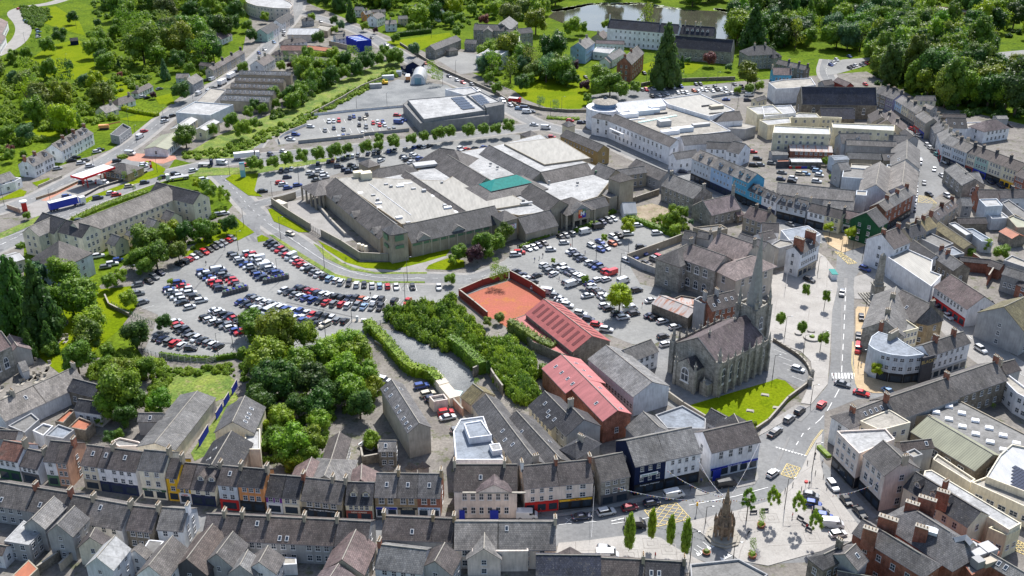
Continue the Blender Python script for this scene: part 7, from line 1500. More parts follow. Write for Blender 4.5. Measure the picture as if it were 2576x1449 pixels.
scrub('undergrowth','bushes in the hedge belt beside the stream',[(745,165),(860,158),(930,150),(900,180),(800,240),(720,290),(640,325),(720,262),(750,225)],150,1.2,2.8,'g',26)
scrub('undergrowth','shrubs around the convent and lower slope',[(1210,130),(1300,150),(1460,190),(1450,225),(1300,190),(1230,215)],130,1.2,2.6,'g',27)
scrub('undergrowth','shrubs under the trees by the apartments',[(330,600),(420,560),(560,545),(600,560),(530,610),(440,650),(340,690)],130,.9,2,'g',28)
scrub('undergrowth','dark shrubs under the central clump',[(600,890),(800,880),(930,900),(950,1020),(840,1090),(800,1180),(660,1180),(620,1000)],260,1,2.4,'g',29)
scrub('undergrowth','dark shrubs under the churchyard trees',[(-40,690),(180,690),(250,760),(100,830),(60,860),(-40,830)],130,1.2,2.6,'d',30)
wood([(770,222),(860,170),(1000,140),(1000,165),(850,215),(740,280),(720,270)],14,4,5.4,'tree in the line above the stream','gdlg',seed=31)
wood([(1920,60),(2060,90),(2190,100),(2185,140),(2060,120),(1950,130)],26,5,8,'tree around the shaded car park','gdlb',seed=32)
wood([(2330,110),(2460,100),(2480,140),(2400,200),(2330,180)],14,6,9,'tree below the brick school','gdlo',seed=33)
wood([(2150,60),(2330,40),(2340,100),(2200,110)],18,6,9,'tree on the rise behind the dark wood','gdlg',seed=35)
T(0,0)
trees('720,170,60d;980,230,42d;1190,230,60;1740,210,60d;690,655,46d;1420,420,170l;1560,520,110;1680,440,90;1790,600,90d;910,345,48d;480,300,38L;330,390,36L;600,360,80d;470,450,80;2060,150,70d;2200,190,60l;2070,330,60L;1290,250,50l;2440,670,60;1900,690,60;1810,900,95d;1540,955,34p;1200,750,34r;1140,310,60;840,790,60b;1000,980,60l;960,820,80;460,1060,70;640,900,60;120,770,60b;270,880,40;540,1060,60;240,1320,90b;60,1330,80;380,1180,60;560,1200,70;1860,1360,110g;1800,1400,70l;2320,1210,80;2500,1130,60;2560,1060,60d;2430,1290,90l;2540,1230,60;1650,700,55bC;1190,640,24bC;1730,300,30d;2530,350,60d;2480,250,60;250,540,70;130,560,60;1080,440,60;2130,1300,60','single tree on the left hill, {}',group='trees on the left hill')
scrub('undergrowth','bushy hedges between the hillside fields',[(200,60),(500,100),(520,190),(430,270),(330,290),(240,200)],200,1.2,2.6,'g',8)
T(1,0)
trees('950,110,58dC;1200,300,30pR;1090,260,44l;1640,150,100l;1720,240,42;1630,270,42;1560,270,46;1400,380,50;1945,210,55d;2040,170,50;2290,190,55r;2020,320,45;620,370,70d;1050,550,30d;560,170,40l;780,200,45d;850,250,45b;790,290,40l;90,170,50l;340,650,36p;420,640,60d;520,690,60;250,660,50l;620,640,60;700,660,50b;180,930,62;260,965,50;350,940,62;450,890,75;570,860,62;650,830,60d;730,760,68;820,740,58;900,720,70;990,660,65;1130,610,82d;1230,590,62;1290,520,62;1370,560,78;60,1090,55;110,1050,50;190,1040,52;1760,680,60lL;1800,740,55lL;1850,760,45lL;1590,490,60b;2400,620,80;2340,780,60;2420,880,60;2380,680,70l;300,560,40dL;2110,820,0.1','tree along the stream and upper road',group='trees along the stream')
trees('1380,1410,62;1240,1400,55;1560,1390,60;1690,1370,55;1830,1340,72;1950,1320,62;2140,1310,68;2290,1300,60;2410,1290,62;2545,1270,70','street tree in the avenue below the discount store',tr=2.2,group='trees in the avenue')
hedge('long clipped yellow green hedge in front of the red shed',[(580,555),(940,590)],3,2.6,'y')
hedge('dark tall hedge beside the school lawn',[(1430,370),(1760,330)],3,3,'d')
T(0,0)
hedge('clipped bright hedge beside the cream bungalow',[(1200,1090),(1400,1140),(1590,1170)],2.6,1.8,'y')
hedge('dark roadside hedge by the bungalow drive',[(1360,790),(1500,800)],3,2,'d')
T(2,0)
trees('420,470,135d;1560,560,150dC;600,260,90l;700,270,60;940,240,45l;240,200,110l;1360,170,100lL;1990,590,65r;1770,600,32b;1710,620,32dC;620,650,55p;730,850,58p;900,740,110;990,820,110;880,860,90;1100,900,80;1240,880,60;540,680,45dC;60,600,80l;100,830,80d;240,700,80;350,740,60;540,790,70d;800,1040,50;290,1020,50bL;2380,740,110;2270,900,40l;2390,890,50;2490,860,50l;2300,260,70dC;2260,300,60dC;2400,230,70;2440,380,110;440,1060,48bL;2180,670,40b;170,780,60;640,800,50d;2550,160,90;760,990,50;1690,800,20L','convent grounds tree',group='trees in the convent grounds')
trees('1560,810,18L;1750,780,18L;1970,780,18L;1400,850,18L;1430,1070,0.1','young tree on the convent bank','loose')
hedge('low hedge with flower beds beside the roundabout',[(350,1190),(500,1200),(680,1205)],3,.9,'l')
T(1,1)
trees('20,200,60;165,175,68;310,145,70;465,125,72;625,95,72;785,65,82;915,45,58;1100,25,70;1230,10,55;1390,-20,60','street tree in the row along the upper car park',tr=2,group='trees in the avenue')
trees('2050,1090,85;2270,990,115;2420,990,90;2500,900,100;2190,1100,92p;1980,1170,55l;1950,1350,62;2400,1290,70lL;2490,1300,70L;2410,1200,50lL;905,1155,18L;2330,1100,60','tree in the clump below the supermarket entrance',group='trees below the supermarket')
T(0,1)
trees('2250,500,75lW;2120,480,70;2060,420,60;1980,400,50y;1720,870,100y;1460,930,140;1640,930,110;1850,880,100d;2040,870,100;2120,860,80;1560,1100,130;1400,1130,120;1790,1080,100;1300,1180,70;1440,1230,90;620,1270,150l;380,1290,110b;700,1350,110;150,1340,110dC;1100,1380,80;1210,1330,75l;2300,800,90d;1250,315,35L;1345,285,33L;1430,245,30L;265,715,42;1350,440,22L;1610,350,26L;2540,190,70;1710,1380,34l;100,60,50r;100,110,60;230,100,40;1990,800,60','tree beside the cream apartment range',group='trees around the apartments')
hedge('planted bank between apartments and main road',[(740,770),(1000,650),(1250,560),(1480,490)],3.5,1,'l')
hedge('low clipped hedge on the traffic island by the forecourt',[(1200,150),(1270,130)],4,1.2,'l')
T(2,1)
trees('1170,825,80y;930,945,38l;415,1175,26l;735,1360,42;1650,720,100;1590,750,80l;1720,680,60;1640,850,60l;1560,780,50y;1800,780,30b','small tree standing in the car park',tr=2)
hedge('long clipped hedge along the top of the car park',[(1150,745),(1450,860),(1700,965)],2.2,1.8,'g')
hedge('hedge below the supermarket entrance',[(640,890),(850,800)],2,1.3,'g');hedge('short hedge right of the entrance',[(800,760),(1040,690)],1.8,1.3,'g');hedge('thin hedge behind the car park railing',[(80,1045),(250,965),(470,895)],1.2,.9,'g')
scrub('plot_weeds','weedy shrubs on the bare earth plot',[(1390,760),(1560,720),(1700,700),(1780,800),(1780,880),(1640,880),(1450,820)],50,1,2,'l',9)
T(2,2)
trees('1085,95,128y','big bright green tree in the middle of the right car park',tr=2.5)
T(3,1)
trees('610,830,52y;835,890,60y','bright young street tree on the paved island','round',tr=2.4)
trees('520,565,45;650,330,40;2200,1010,60l;2350,1080,80;2050,1100,50;580,170,40','shrubby tree in the back yards',group='yard trees')
T(3,2)
trees('130,310,50;345,400,50;385,25,45;590,90,45;560,500,58','small square tree with a round crown in the granite paving','round','g',tr=2.6,h=4.2)
trees('1095,820,62y','bright round street tree outside the curved blue building',tr=2.6)
trees('2270,1180,26L;980,1160,0.1','garden shrub')
T(2,3)
trees('1185,1010,75V','first tall columnar tree from the left on the curved paving','col','l',h=9,tr=1.8);trees('1410,930,58V','second columnar tree from the left on the curved paving','col','y',h=7.5,tr=3);trees('1600,990,58V','third columnar tree from the left on the curved paving','col','l',h=7.5,tr=3);trees('1755,1060,70V','fourth columnar tree from the left on the curved paving','col','l',h=9,tr=1.8)
trees('2385,670,85lW;2510,870,45L;2420,1170,50L','drooping young tree in the market square',h=5,tr=4)
T(3,3)
trees('65,640,78lW;320,700,80lW;490,880,80lW','drooping young birch in the market square',h=5.5,tr=4.6)
T(0,2)
trees('120,60,200dC;380,150,210dC;60,300,120d;560,60,120;800,80,190;900,330,150l;880,480,150;1290,110,90l;1350,440,150d;1640,340,85d;280,560,85dC;480,500,95dC;490,610,75;760,680,160;1080,630,80;1200,1000,230;1230,870,150;1450,800,120;1600,1140,130;1100,1170,150;1350,1130,130;60,330,60l;1060,760,90;1000,1330,50;2530,340,130;2440,640,50;1250,1280,120d;640,330,40;750,300,40dC;2560,430,120','churchyard and garden tree',group='trees in the churchyard')
scrub('garden_scrub','overgrown garden shrubs behind the church',[(870,860),(1100,680),(1250,640),(1400,720),(1700,760),(1650,900),(1400,950),(1200,900),(950,940)],110,1,2.4,'l',10)
scrub('garden_scrub','weeds and brambles around the rough sunny field',[(1450,1250),(1500,1000),(1650,820),(2350,780),(2380,900),(2200,860),(1750,900),(1600,1100),(1600,1250)],120,.6,1.6,'l',11)
hedge('ivy covered boundary wall along the bottom of the car park',[(1610,690),(1800,720),(2100,740),(2380,700)],1,1.6,'g')
T(1,2)
trees('210,430,220;470,470,150;90,690,190;420,760,160;250,930,190d;560,930,170d;800,560,130y;730,640,150l;950,560,150l;1020,640,150;860,820,170;1100,880,140l;1180,1000,110;950,1020,150;760,1060,150d;640,1180,150d;1040,1150,150d;120,900,160d;50,1120,150d;260,1290,130l;420,1180,120d;640,1340,110;80,1380,60y;560,700,120d','large tree in the dense clump below the curved car park',col='l',group='trees in the central clump')
trees('1540,390,45l;1890,460,45y;2340,800,35dV;2220,940,36L;1120,420,50;2450,300,55o;2330,340,50o','tree in the overgrown plot',group='trees in the overgrown plot')
P1=[(1330,230),(1650,200),(2000,130),(2100,280),(2260,420),(2300,560),(2240,660),(2100,560),(1900,640),(1700,560),(1450,420),(1340,330)];P2=[(2250,650),(2330,540),(2576,560),(2800,760),(2800,1000),(2880,1130),(2700,1180),(2560,1100),(2400,920),(2380,780)]
scrub('brambles','tangled green brambles filling the overgrown plot',P1,110,1,3.4,'g',12,hs=1.3);scrub('brambles','pale nettles and bushes dotted over the overgrown plot',P1,170,.8,2.8,'l',14,hs=1.4);scrub('brambles','dry olive scrub among the brambles of the plot',P1,60,.8,2,'o',15)
scrub('thicket','green thicket between the ivy wall and the red warehouse',P2,120,1.1,3.2,'g',13,hs=1.2);scrub('thicket','light fresh bushes in the thicket beside the red warehouse',P2,130,.8,2.6,'l',16,hs=1.3);scrub('thicket','dark laurel bushes low in the thicket',P2,40,1,2.6,'d',17)
trees('1480,300,40;1750,230,50l;1900,330,60;2050,420,60d;2180,520,60;1700,480,45l;2450,650,70l;2600,800,70;2700,950,80d;2480,820,50;2560,700,50l;2650,1080,60;1560,400,40d','young tree growing through the brambles','loose',group='saplings in the overgrown plot')
hedge('thick ivy hedge wall left of the gravel strip',[(1120,400),(1290,560),(1420,720),(1570,880),(1740,890),(1850,1000)],3,3.2,'l',1)
hedge('tall ivy covered wall right of the gravel strip',[(1960,600),(2080,680),(2180,780),(2280,870)],3,4.5,'g',1)
T(2,2)
hedge('ivy smothering the wall of the red lean-to',[(-20,430),(120,520),(260,620),(420,690)],2.6,4.4,'o',1)
hedge('ivy on the side wall of the red warehouse',[(290,880),(400,990),(500,1100)],1.6,4.5,'o')
T(1,3)
trees('350,130,190l;560,90,150;200,60,120;380,320,110y;520,230,120;640,280,80;1160,85,95l;70,150,70;300,220,120','tree in the garden behind the purple shop',group='trees behind the terrace')
T(2,2)
trees('2430,1370,40y','small round shrub at the corner of the church lawn')
T(0,3)
trees('1100,60,70d;1180,20,60','dark shrubby tree behind the upper terrace',group='trees behind the terrace')
T(0,1)
hedge('small clipped garden hedge by the apartments',[(190,1050),(250,1020)],3,1.3,'g')
# VEHICLES
def cars(spec,head,place,kind=None):
 it=spec.split(';');rg=random.Random(place)
 xs=sorted(float(s.split(',')[0]) for s in it)
 for i,s in enumerate(it):
  x,y,c=s.split(',');kd=kind or ('van' if c.isupper() else rg.choice(['hatch','hatch','suv','saloon']));c=c.lower();P=W((float(x),float(y)),.5);h=W((float(x)+head[0],float(y)+head[1]),.5)-P
  car_at(P,math.atan2(h.y,h.x)+rg.uniform(-.06,.06),c,kd,f"{CC[c][1]} {KW[kd]} {place}"+(f", {nth(xs.index(float(x)) + 1)} from the left" if len(it)>1 else ''),place)
T(0,1)
row('row under the trees by the apartments',[(1800,1212),(2170,1035),(2335,950)],'kkrwkrkkggrg',(90,35))
row('short row at the left corner of the curved car park',[(1495,1385),(1610,1300)],'kgn',(100,35))
T()
row('upper left row of the curved car park',[(585,640),(660,700)],'kgwgbwkkbn',(27,-5));row('upper right row beside the first bins',[(624,637),(697,688)],'wrwWwwWwnb',(27,-5))
row('second left row of the curved car park',[(508,685),(557,727)],'bwkbwrrkn',(27,-4));row('second right row, beside the other bins',[(540,675),(607,724)],'kWngkrrkg',(27,-4))
T(0,2)
row('third left row near the young tree',[(1700,15),(1840,150)],'bwkwwk',(115,-18));row('third right row near the young tree',[(1805,-50),(1960,92)],'brwwk',(115,-18))
cars('2025,130,w;1910,195,w',(115,-25),'of the pair parked apart in the curved car park')
row('lower left double row, near side',[(2060,300),(2430,448)],'kwwkgwbr',(105,-28));row('lower left double row, far side',[(2160,225),(2500,378)],'wwknrkkg',(105,-28))
row('bottom row beside the railings',[(1580,500),(1825,580)],'kngrw',(95,-65));row('row above the grassy bottom island',[(1765,345),(1865,475),(2205,592)],'wrgkkgwkgwk',(105,-32))
row('row beside the churchyard gate',[(1385,-30),(1400,95),(1440,145)],'ggg',(100,-18));cars('1920,612,k',(110,0),'beside the grassy bottom island')
T(1,2)
row('long bottom double row, far side',[(-60,90),(80,140),(360,232),(620,290),(890,335)],'ngwwgwwbwbwrkkwgk',(85,-40));row('long bottom double row, near side',[(400,305),(690,378)],'wbkkc',(85,-40));row('row half hidden by the big trees',[(-146,140),(0,212),(180,262)],'bknwgWw',(95,-35))
row('long upper double row, far side',[(420,0),(720,75),(925,110),(1200,130),(1525,138)],'nkmrnwwkknkowwk-k-r',(80,-35));row('long upper double row, near side',[(280,25),(555,125),(865,172),(1325,207)],'wkgwbbkrgrwglgkk',(85,-35))
T(1,1)
row('hedge row curving below the road',[(130,1000),(310,1118),(535,1265),(705,1352),(960,1415),(1240,1430),(1400,1437),(1570,1440)],'kkgrgrWwrrwkgwklwwkwkwlrw-k',(105,-45));cars('1840,1440,w',(8,60),'alone in the disabled bays')
T(2,1)
row('short row beside the railing near the shoppers',[(160,1055),(320,1000)],'wwnk',(85,45));row('row below the white van',[(490,938),(590,905)],'kgg',(85,45));row('row beside the entrance hedge',[(915,788),(1025,757)],'ngw',(80,40))
cars('35,1115,w;75,1095,r;525,995,w;390,1065,w;1170,905,w;1265,820,w;1460,900,w;1300,1040,k',(90,-5),'across the upper part of the right car park')
cars('800,1025,w;885,985,b;890,1065,b;945,1045,w;1010,1005,o;1060,990,g;1015,935,w;1075,925,k',(85,40),'around the small upper trees of the right car park')
cars('740,888,W;868,838,K',(130,-30),'beside the supermarket hedge','van')
row('four car row in the middle of the right car park',[(590,1080),(700,1160)],'wngn',(105,-30));row('row ending with red vehicles',[(778,1195),(1000,1305)],'wnbkrR',(105,-30));row('near row by the little tree',[(320,1220),(420,1310)],'wggw',(95,-40));row('near row right of the little tree',[(455,1225),(700,1345)],'gwwngww',(100,-40))
cars('40,1285,k;95,1320,n;130,1355,w;250,1325,k;215,1395,k;550,1390,g;605,1415,W;690,1390,g;770,1400,b;800,1430,w;860,1370,w;950,1365,w;1120,1385,W',(100,-35),'in the near part of the right car park')
cars('1345,1200,k;1435,1165,g;1480,1145,r;1150,1175,w;1220,1140,b;1315,1095,b',(95,40),'in and beside the court yard')
T(2,2)
cars('250,10,w;360,45,W;440,80,g;490,115,w;515,145,w;555,178,w;690,260,w;770,315,n;850,370,r;950,422,w',(95,15),'along the red shed boundary')
cars('760,80,w;800,15,g;850,20,g;885,45,k;910,75,w;950,100,w;1255,25,k;930,180,w;975,210,k;1190,215,W;1060,262,n;1120,300,w;1230,258,k',(100,-20),'around the big bright tree')
cars('1400,128,w;1395,280,n;1445,300,k;1515,338,w;1640,395,w;1520,490,k;1545,570,w',(95,-20),'beside the rusty roofed outbuilding')
T(1,1)
row('row along the street trees of the upper car park',[(255,275),(390,245),(760,170),(1050,108),(1500,52)],'kgw----k-kogkgwg-ngk-bg-g',(15,-50));cars('835,228,n;65,475,k;610,362,g;315,335,n',(95,-8),'alone in the upper car park')
cars('545,292,w;635,270,w;575,325,k;680,300,w;692,335,w',(90,-10),'in the white group of the upper car park');cars('960,215,k;990,240,k;1010,258,k;900,262,n;935,282,n',(90,-10),'in the dark group beside the slate turret');cars('240,390,r;275,408,w;320,442,b;418,415,b',(90,-12),'at the low left end of the upper car park')
cars('1265,145,k;1260,168,w;1480,125,k;1500,142,w;1575,105,w;1520,158,k;1610,125,w;1645,150,b;1560,182,w;1600,35,b;1650,25,k;1700,30,w;1745,20,k;2060,45,w;2120,60,r;2200,45,k;2080,78,w;2290,35,b',(60,-25),'behind the supermarket roofs')
cars('275,75,w;345,905,c;150,110,n;10,95,k',(85,30),'driving on the roads left of the supermarket')
T(1,0)
cars('735,1225,w;782,1222,w;835,1215,r;945,1190,n;985,1175,b;1045,1195,k;1095,1190,c;1115,1155,k;1040,1260,k;1110,1280,g;1180,1240,r;1225,1230,w;1245,1262,r;1275,1225,b;1295,1260,w;695,1315,g;785,1292,n;882,1305,g;835,1385,w;880,1372,b;930,1370,n;1075,1345,w;1340,1308,g;1390,1305,g',(20,40),'in the discount store car park')
cars('1420,1160,r;1480,1210,b;1435,1235,B;550,1275,w;400,1355,b;335,1385,n;350,1405,w',(85,5),'along the edges of the discount store car park')
for i in range(9):line([(680+i*68,1200),(700+i*68,1238)],.15);line([(640+i*75,1290),(668+i*75,1340)],.15);line([(780+i*60,1365),(800+i*60,1400)],.15)
cars('325,238,k;280,318,w;280,355,k;180,425,l;85,500,w;30,535,b;650,215,w;1165,380,k;1310,450,w;1940,768,n;2022,808,w;2080,830,r;2170,850,g;2228,905,w;2480,1020,W;2560,1060,w;1490,735,w;1705,640,o;300,605,n;2050,85,k',(60,30),'on the upper road and yards')
T(2,0)
cars('65,1095,l;130,1095,N;150,1130,W;200,1125,g;222,1257,w;340,1290,W;585,1215,r;690,1235,n;330,1390,k;400,1380,r;390,1420,k;750,1230,g',(90,5),'around the roundabout before the dome')
cars('1310,905,k;1350,905,r;1425,893,w;1475,890,w;1515,893,w;1585,885,k;1625,878,w;1700,873,b;1850,850,n;1895,848,k;1410,970,k;1480,960,w;1515,958,g;1560,945,w;1670,935,w;1710,930,w;1760,940,w;1830,915,o;1880,925,w;1910,905,w;1950,910,w;1970,890,k;2020,915,w;2045,880,k;2060,905,k;2100,905,w;2150,895,w;2155,945,w;2210,940,w;2240,850,k;2310,870,k;740,780,k;1330,740,k',(40,25),'in the car park behind the shopping centre')
cars('2155,1003,b;2370,1010,n;2390,960,W',(90,0),'on the ramp right of the shopping centre')
T(3,0)
cars('630,655,b;650,640,w;665,628,w;690,605,w;820,570,b;820,685,k;850,670,k;880,660,w;940,655,g;1000,640,r;1060,630,k;1200,550,w;1130,1070,k;1165,1085,k;1450,1300,r;1515,1368,w;2370,1250,k;2430,1265,k;980,850,r',(60,25),'near the trees and streets at the upper right')
T(0,0)
cars('190,88,r;262,208,l;292,225,n;380,298,k;390,322,l;385,355,n;385,375,w;1605,895,g;1955,925,w;2085,808,k;2385,720,n;2145,890,k;2105,915,w;1740,1165,k;1660,1188,k;1660,1222,w;1450,1322,r;1440,975,w;1480,985,k;2450,70,w;2480,85,w',(80,-20),'along the hillside streets')
cars('1410,1380,W;2000,945,W;2135,800,W',(90,-45),'on the sloping street','van')
T(0,1)
cars('975,78,w;1010,60,k;760,138,k;720,168,k;860,165,g;815,193,w;905,222,w;580,248,s;1175,170,k;1450,205,w;1440,225,w;835,385,n;910,390,w;670,528,b;985,545,n;1120,495,w;1170,512,r;1455,388,n;1300,425,c;1760,300,k;1800,320,w;1640,335,k;1945,268,w;2050,360,w;2260,700,w;2200,710,g;990,1130,w;1190,1170,b;1130,1210,w;1060,1240,g;30,1310,w;2480,215,r;800,770,k',(88,-14),'on the main road and around the fuel station')
cars('1310,100,W;2235,195,W;1040,400,W',(110,10),'near the red paved junction','van')
T(3,1)
cars('1525,190,W;1505,255,w;1500,300,k;1490,385,w;1487,450,w;1487,498,w;1480,550,w;1470,600,w;1465,660,n;1570,392,g;1672,255,w',(3,60),'in the line down the left side of the wide street')
cars('1600,10,w;1630,40,w;1665,78,k;1698,110,t;1775,180,w;1750,320,w;1805,525,w;2240,385,n;2345,425,n',(60,40),'parked on the right side of the wide street')
cars('1620,510,k;975,1260,b;1300,1375,w;1385,1430,w;230,810,g;415,1370,k',(90,40),'on the streets around the obelisk')
cars('35,195,g;140,290,g;322,302,c;380,302,l;470,250,n;495,275,l;130,355,n;250,345,w;240,375,k;490,378,w;515,315,w',(60,8),'in the small car park behind the shops')
T(2,1)
cars('1720,280,n;2360,600,k;2430,215,k;2470,150,k;2420,80,r;2500,210,g',(80,5),'on the shopping street and yards')
T(3,2)
cars('742,55,g;938,300,k;908,490,k;2550,200,w',(4,80),'driving or parked on the wide street beside the square');cars('300,818,w',(130,45),'in the church yard','hatch');cars('750,968,g;940,1060,r',(140,40),'turning at the zebra crossing');cars('540,1175,r;320,1240,k;215,1320,g;90,1440,g',(80,-70),'driving down beside the church wall')
cars('1510,75,w;1805,285,w;1690,205,g;1415,10,l;2140,620,w;1215,1045,l',(110,75),'along the street with the red shopfront')
cars('908,620,R',(-5,90),'parked outside the curved corner building','van')
T(3,3)
cars('60,15,k;50,420,w',(90,-60),'at the top of the market square');cars('650,545,w;785,690,k;925,810,k',(110,130),'in the shade of the white bank building');cars('430,640,g;455,725,b;530,800,k;570,850,b',(130,20),'beside the birches in the market square','hatch');cars('705,1030,w',(150,-25),'at the bottom of the market square','hatch');cars('650,935,W',(180,15),'with high roof beside the market square','van')
T(2,3)
cars('700,855,n;950,810,w;1185,765,m;1405,715,n',(170,-30),'at the kerb of the main market street');cars('1630,640,W;2155,530,K',(170,-35),'parked before the pharmacy and bank','van');cars('945,1190,g',(180,10),'on the curved paving','suv');cars('960,1250,W',(120,5),'half hidden at the bottom edge','van');cars('150,845,W',(180,0),'parked outside the red shopfront','van');cars('1240,940,K',(190,-10),'behind the first columnar tree','van')
T(1,2)
cars('1665,990,b;1730,1070,c;1770,1115,n;1810,1135,g;1910,1255,r;1930,1305,w;2030,1430,g',(150,-30),'in the yard beside the tall pale house');cars('1290,930,w',(80,20),'under the trees by the lane')
T(1,3)
cars('1110,150,w',(60,20),'under the bright tree in the lane')
T(0,2)
cars('1300,790,g',(70,10),'abandoned in the overgrown garden')
def lorry(lab,x,y,head,L,h,col,cab,trailer='curtain_trailer',name='lorry',flatbed=False,w=2.5):
 P=W((x,y));hd=W((x+head[0],y+head[1]))-P;a=math.atan2(hd.y,hd.x);o=thing(name,lab,'lorry',(P.x,P.y,ZR),a)
 MB().box((-.12*L,0,1.1),(L*.76,w,.35 if flatbed else h-1.1)).obj('load_bed' if flatbed else trailer,'obj',o,C[col])
 if not flatbed:MB().box((-.12*L,0,h),(L*.765,w+.04,.1)).obj('trailer_roof','obj',o,C['w'])
 m=MB();m.box((.40*L,0,.6),(L*.15,w*.96,2.6),0,0,.92);m.box((0,0,.8),(L*.9,.9,.3));m.obj('cab','obj',o,C[cab]);MB().box((.40*L+L*.068,0,1.9),(.25,w*.86,.9)).obj('windscreen','cglass',o)
 for sx in (.38,.2,-.3,-.38,-.46):
  for s in (-1,1):q=link('wheel',WHEEL,o);q.location=(sx*L,s*(w/2-.15),0);q.scale=(1.5,1.6,1.5)
T(0,1)
lorry('articulated lorry with a blue curtain side and white roof on the main road',690,640,(300,-75),15,4,'u','w')
lorry('white flatbed lorry turning at the junction',1785,362,(-200,30),10,3.2,'s','w',flatbed=True)
lorry('small blue cabbed tipper beside the white van',2075,225,(80,0),6.5,2.4,'s','n',flatbed=True)
lorry('white coach waiting at the junction',2490,150,(190,-20),12,3.3,'w','w','coach_body','coach')
T(0,0)
lorry('white box lorry parked beside the sawtooth factory',2330,790,(90,-50),7.5,3.2,'w','w','box_body');lorry('second white box lorry lower down beside the factory',2240,855,(90,-50),7.5,3.2,'w','w','box_body')
P=W((1050,1300));grp('orange telescopic digger beside the ruined house','digger','digger',P,[('body',MB().box((0,0,.8),(5,2.2,1.6),.2),'obj',C['o']),('boom',MB().bar((0,0,2),(8,2,3.4),.35),'obj',C['o']),('wheels',MB().box((0,0,0),(4.6,2.5,.9),.2,0,.9),'tyre',C['k'])])
T(1,0)
P=W((1300,850));grp('small yellow dumper in the gravel yard','dumper','digger',P,[('body',MB().box((0,0,.7),(3.4,1.8,1),.2).box((-.8,0,1.7),(1.2,1.2,1.1)),'obj',C['y']),('wheels',MB().box((0,0,0),(3.2,2,.8),.2),'tyre',C['k'])])
lorry('orange tipper lorry beside the arched shed',1530,810,(5,-60),7,3.2,'o','w','tipper_body')
T(2,0)
lorry('red tractor and trailer near the roundabout',30,1040,(70,5),7,3,'r','r','trailer')
# LANDMARKS AND STREET FURNITURE
T(2,2)
def spike(m,x,y,z,h,w=.55):m.box((x,y,z),(w,w,h*.45));m.box((x,y,z+h*.45),(w*1.5,w*1.5,.15));m.box((x,y,z+h*.45),(w,w,h*.6),0,0,.05)
b=G('large grey gothic church with pinnacled parapets, tall windows and a spire',(1865,505),(2360,270),(2340,668),9.5,'stone','pu',pitch=33,fl=1,nc=6,gc=0,arch=1,ww=1.7,wh=5.2,m=.02,coping=True,over=.0,name='church',cat='church')
a0,b0,n,d,p,ze,loc=b['a'],b['b'],b['n'],b['d'],b['p'],b['ze'],b['loc'];ang=math.atan2(d.y,d.x)
if (b0-a0).dot(d)<0:d=-d
L=(b0-a0).length;m=MB();cr=MB();N_=7
for s in (1,-1):
 for i in range(N_+1):
  q=a0+d*(L*i/N_)+n*(s*(p+.35))-loc;m=MB();m.box((q.x,q.y,0),(.8,1.3,ze*.55),ang);m.box((q.x,q.y,ze*.55),(.65,.9,ze*.45),ang);spike(m,q.x,q.y,ze,3.6);m.obj('buttress','stone',b['o'])
 c=(a0+b0)/2+n*(s*(p+.05))-loc;cr.box((c.x,c.y,ze-.4),(L,.4,.9),ang)
 for i in range(34):q=a0+d*(L*(i+.5)/34)+n*(s*(p+.05))-loc;cr.box((q.x,q.y,ze+.5),(L/34*.55,.4,.45),ang)
cr.obj('parapet','stone',b['o'])
ch_=a0-d*2.6;hw=3.4;z0,z1=7.2,9.8
f=lambda P_,s,z:P_+n*s+UP*(z-P_.z)-loc
A1,B1=a0-d*4.2,a0+d*.2
A1.z=B1.z=0
m=MB().add([f(A1,hw,0),f(A1,-hw,0),f(A1,-hw,z0),f(A1,0,z1),f(A1,hw,z0),f(B1,hw,0),f(B1,-hw,0),f(B1,-hw,z0),f(B1,0,z1),f(B1,hw,z0)],[(0,1,2,3,4),(0,4,9,5),(1,6,7,2)])
for s in (-1,1):q=A1+n*s*(hw+.2)-loc;m.box((q.x,q.y,0),(.9,.9,7.6),ang);spike(m,q.x,q.y,7.6,3)
m.obj('chancel','stone',b['o']);solid_roof([tuple(f(A1-d*-.2,hw,z0-.1)),tuple(f(A1+d*.2,0,z1-.1)),tuple(f(A1+d*.2,-hw,z0-.1)),tuple(f(B1,hw,z0-.1)),tuple(f(B1,0,z1-.1)),tuple(f(B1,-hw,z0-.1))],[(0,1,4,3),(1,2,5,4)],.15).obj('chancel_roof','slate',b['o'],ROOF['sd'][1])
te=UP.cross(-d);window(b['o'],A1+UP*2.6-d*.02,te,2.9,4.6,1,loc)
for s in (1,-1):
 q=a0+n*s*p*.98-loc;m=MB().box((q.x,q.y,0),(1.6,1.6,ze+1.6),ang);spike(m,q.x,q.y,ze+1.6,4.6,.9);m.obj('corner_turret','stone',b['o'])
q=a0+n*(hw+2.6)-d*1.6-loc;m=MB().box((q.x,q.y,0),(2.6,2.8,4),ang);spike(m,q.x-1,q.y-1,4,2.4);m.obj('vestry_porch','stone',b['o'])
tc=b0+d*3.2;tc.z=0;q=tc-loc;tw=6.2
m=MB().box((q.x,q.y,0),(tw,tw,17),ang);m.box((q.x,q.y,17),(tw+.5,tw+.5,.5),ang)
for sx in (-1,1):
 for sy in (-1,1):
  v=q+d*(sx*tw/2)+n*(sy*tw/2);m.box((v.x,v.y,0),(1.5,1.5,18),ang);spike(m,v.x,v.y,18,5.5,.9)
for i in range(4):v=q+(d if i%2 else n)*((1 if i<2 else -1)*tw/2);m.box((v.x,v.y,17.5),(.5,3.6,.8) if i%2 else (3.6,.5,.8),ang)
m.obj('tower','stone',b['o'])
zt=30.
for z in range(24,52):
 P=tc.copy();P.z=z;y=P.y;zc_=(P.y*math.cos(TH)+(H-z)*math.sin(TH));yy=724.5+FPX*((H-z)*math.cos(TH)-P.y*math.sin(TH))/zc_
 if yy<=587:zt=z;break
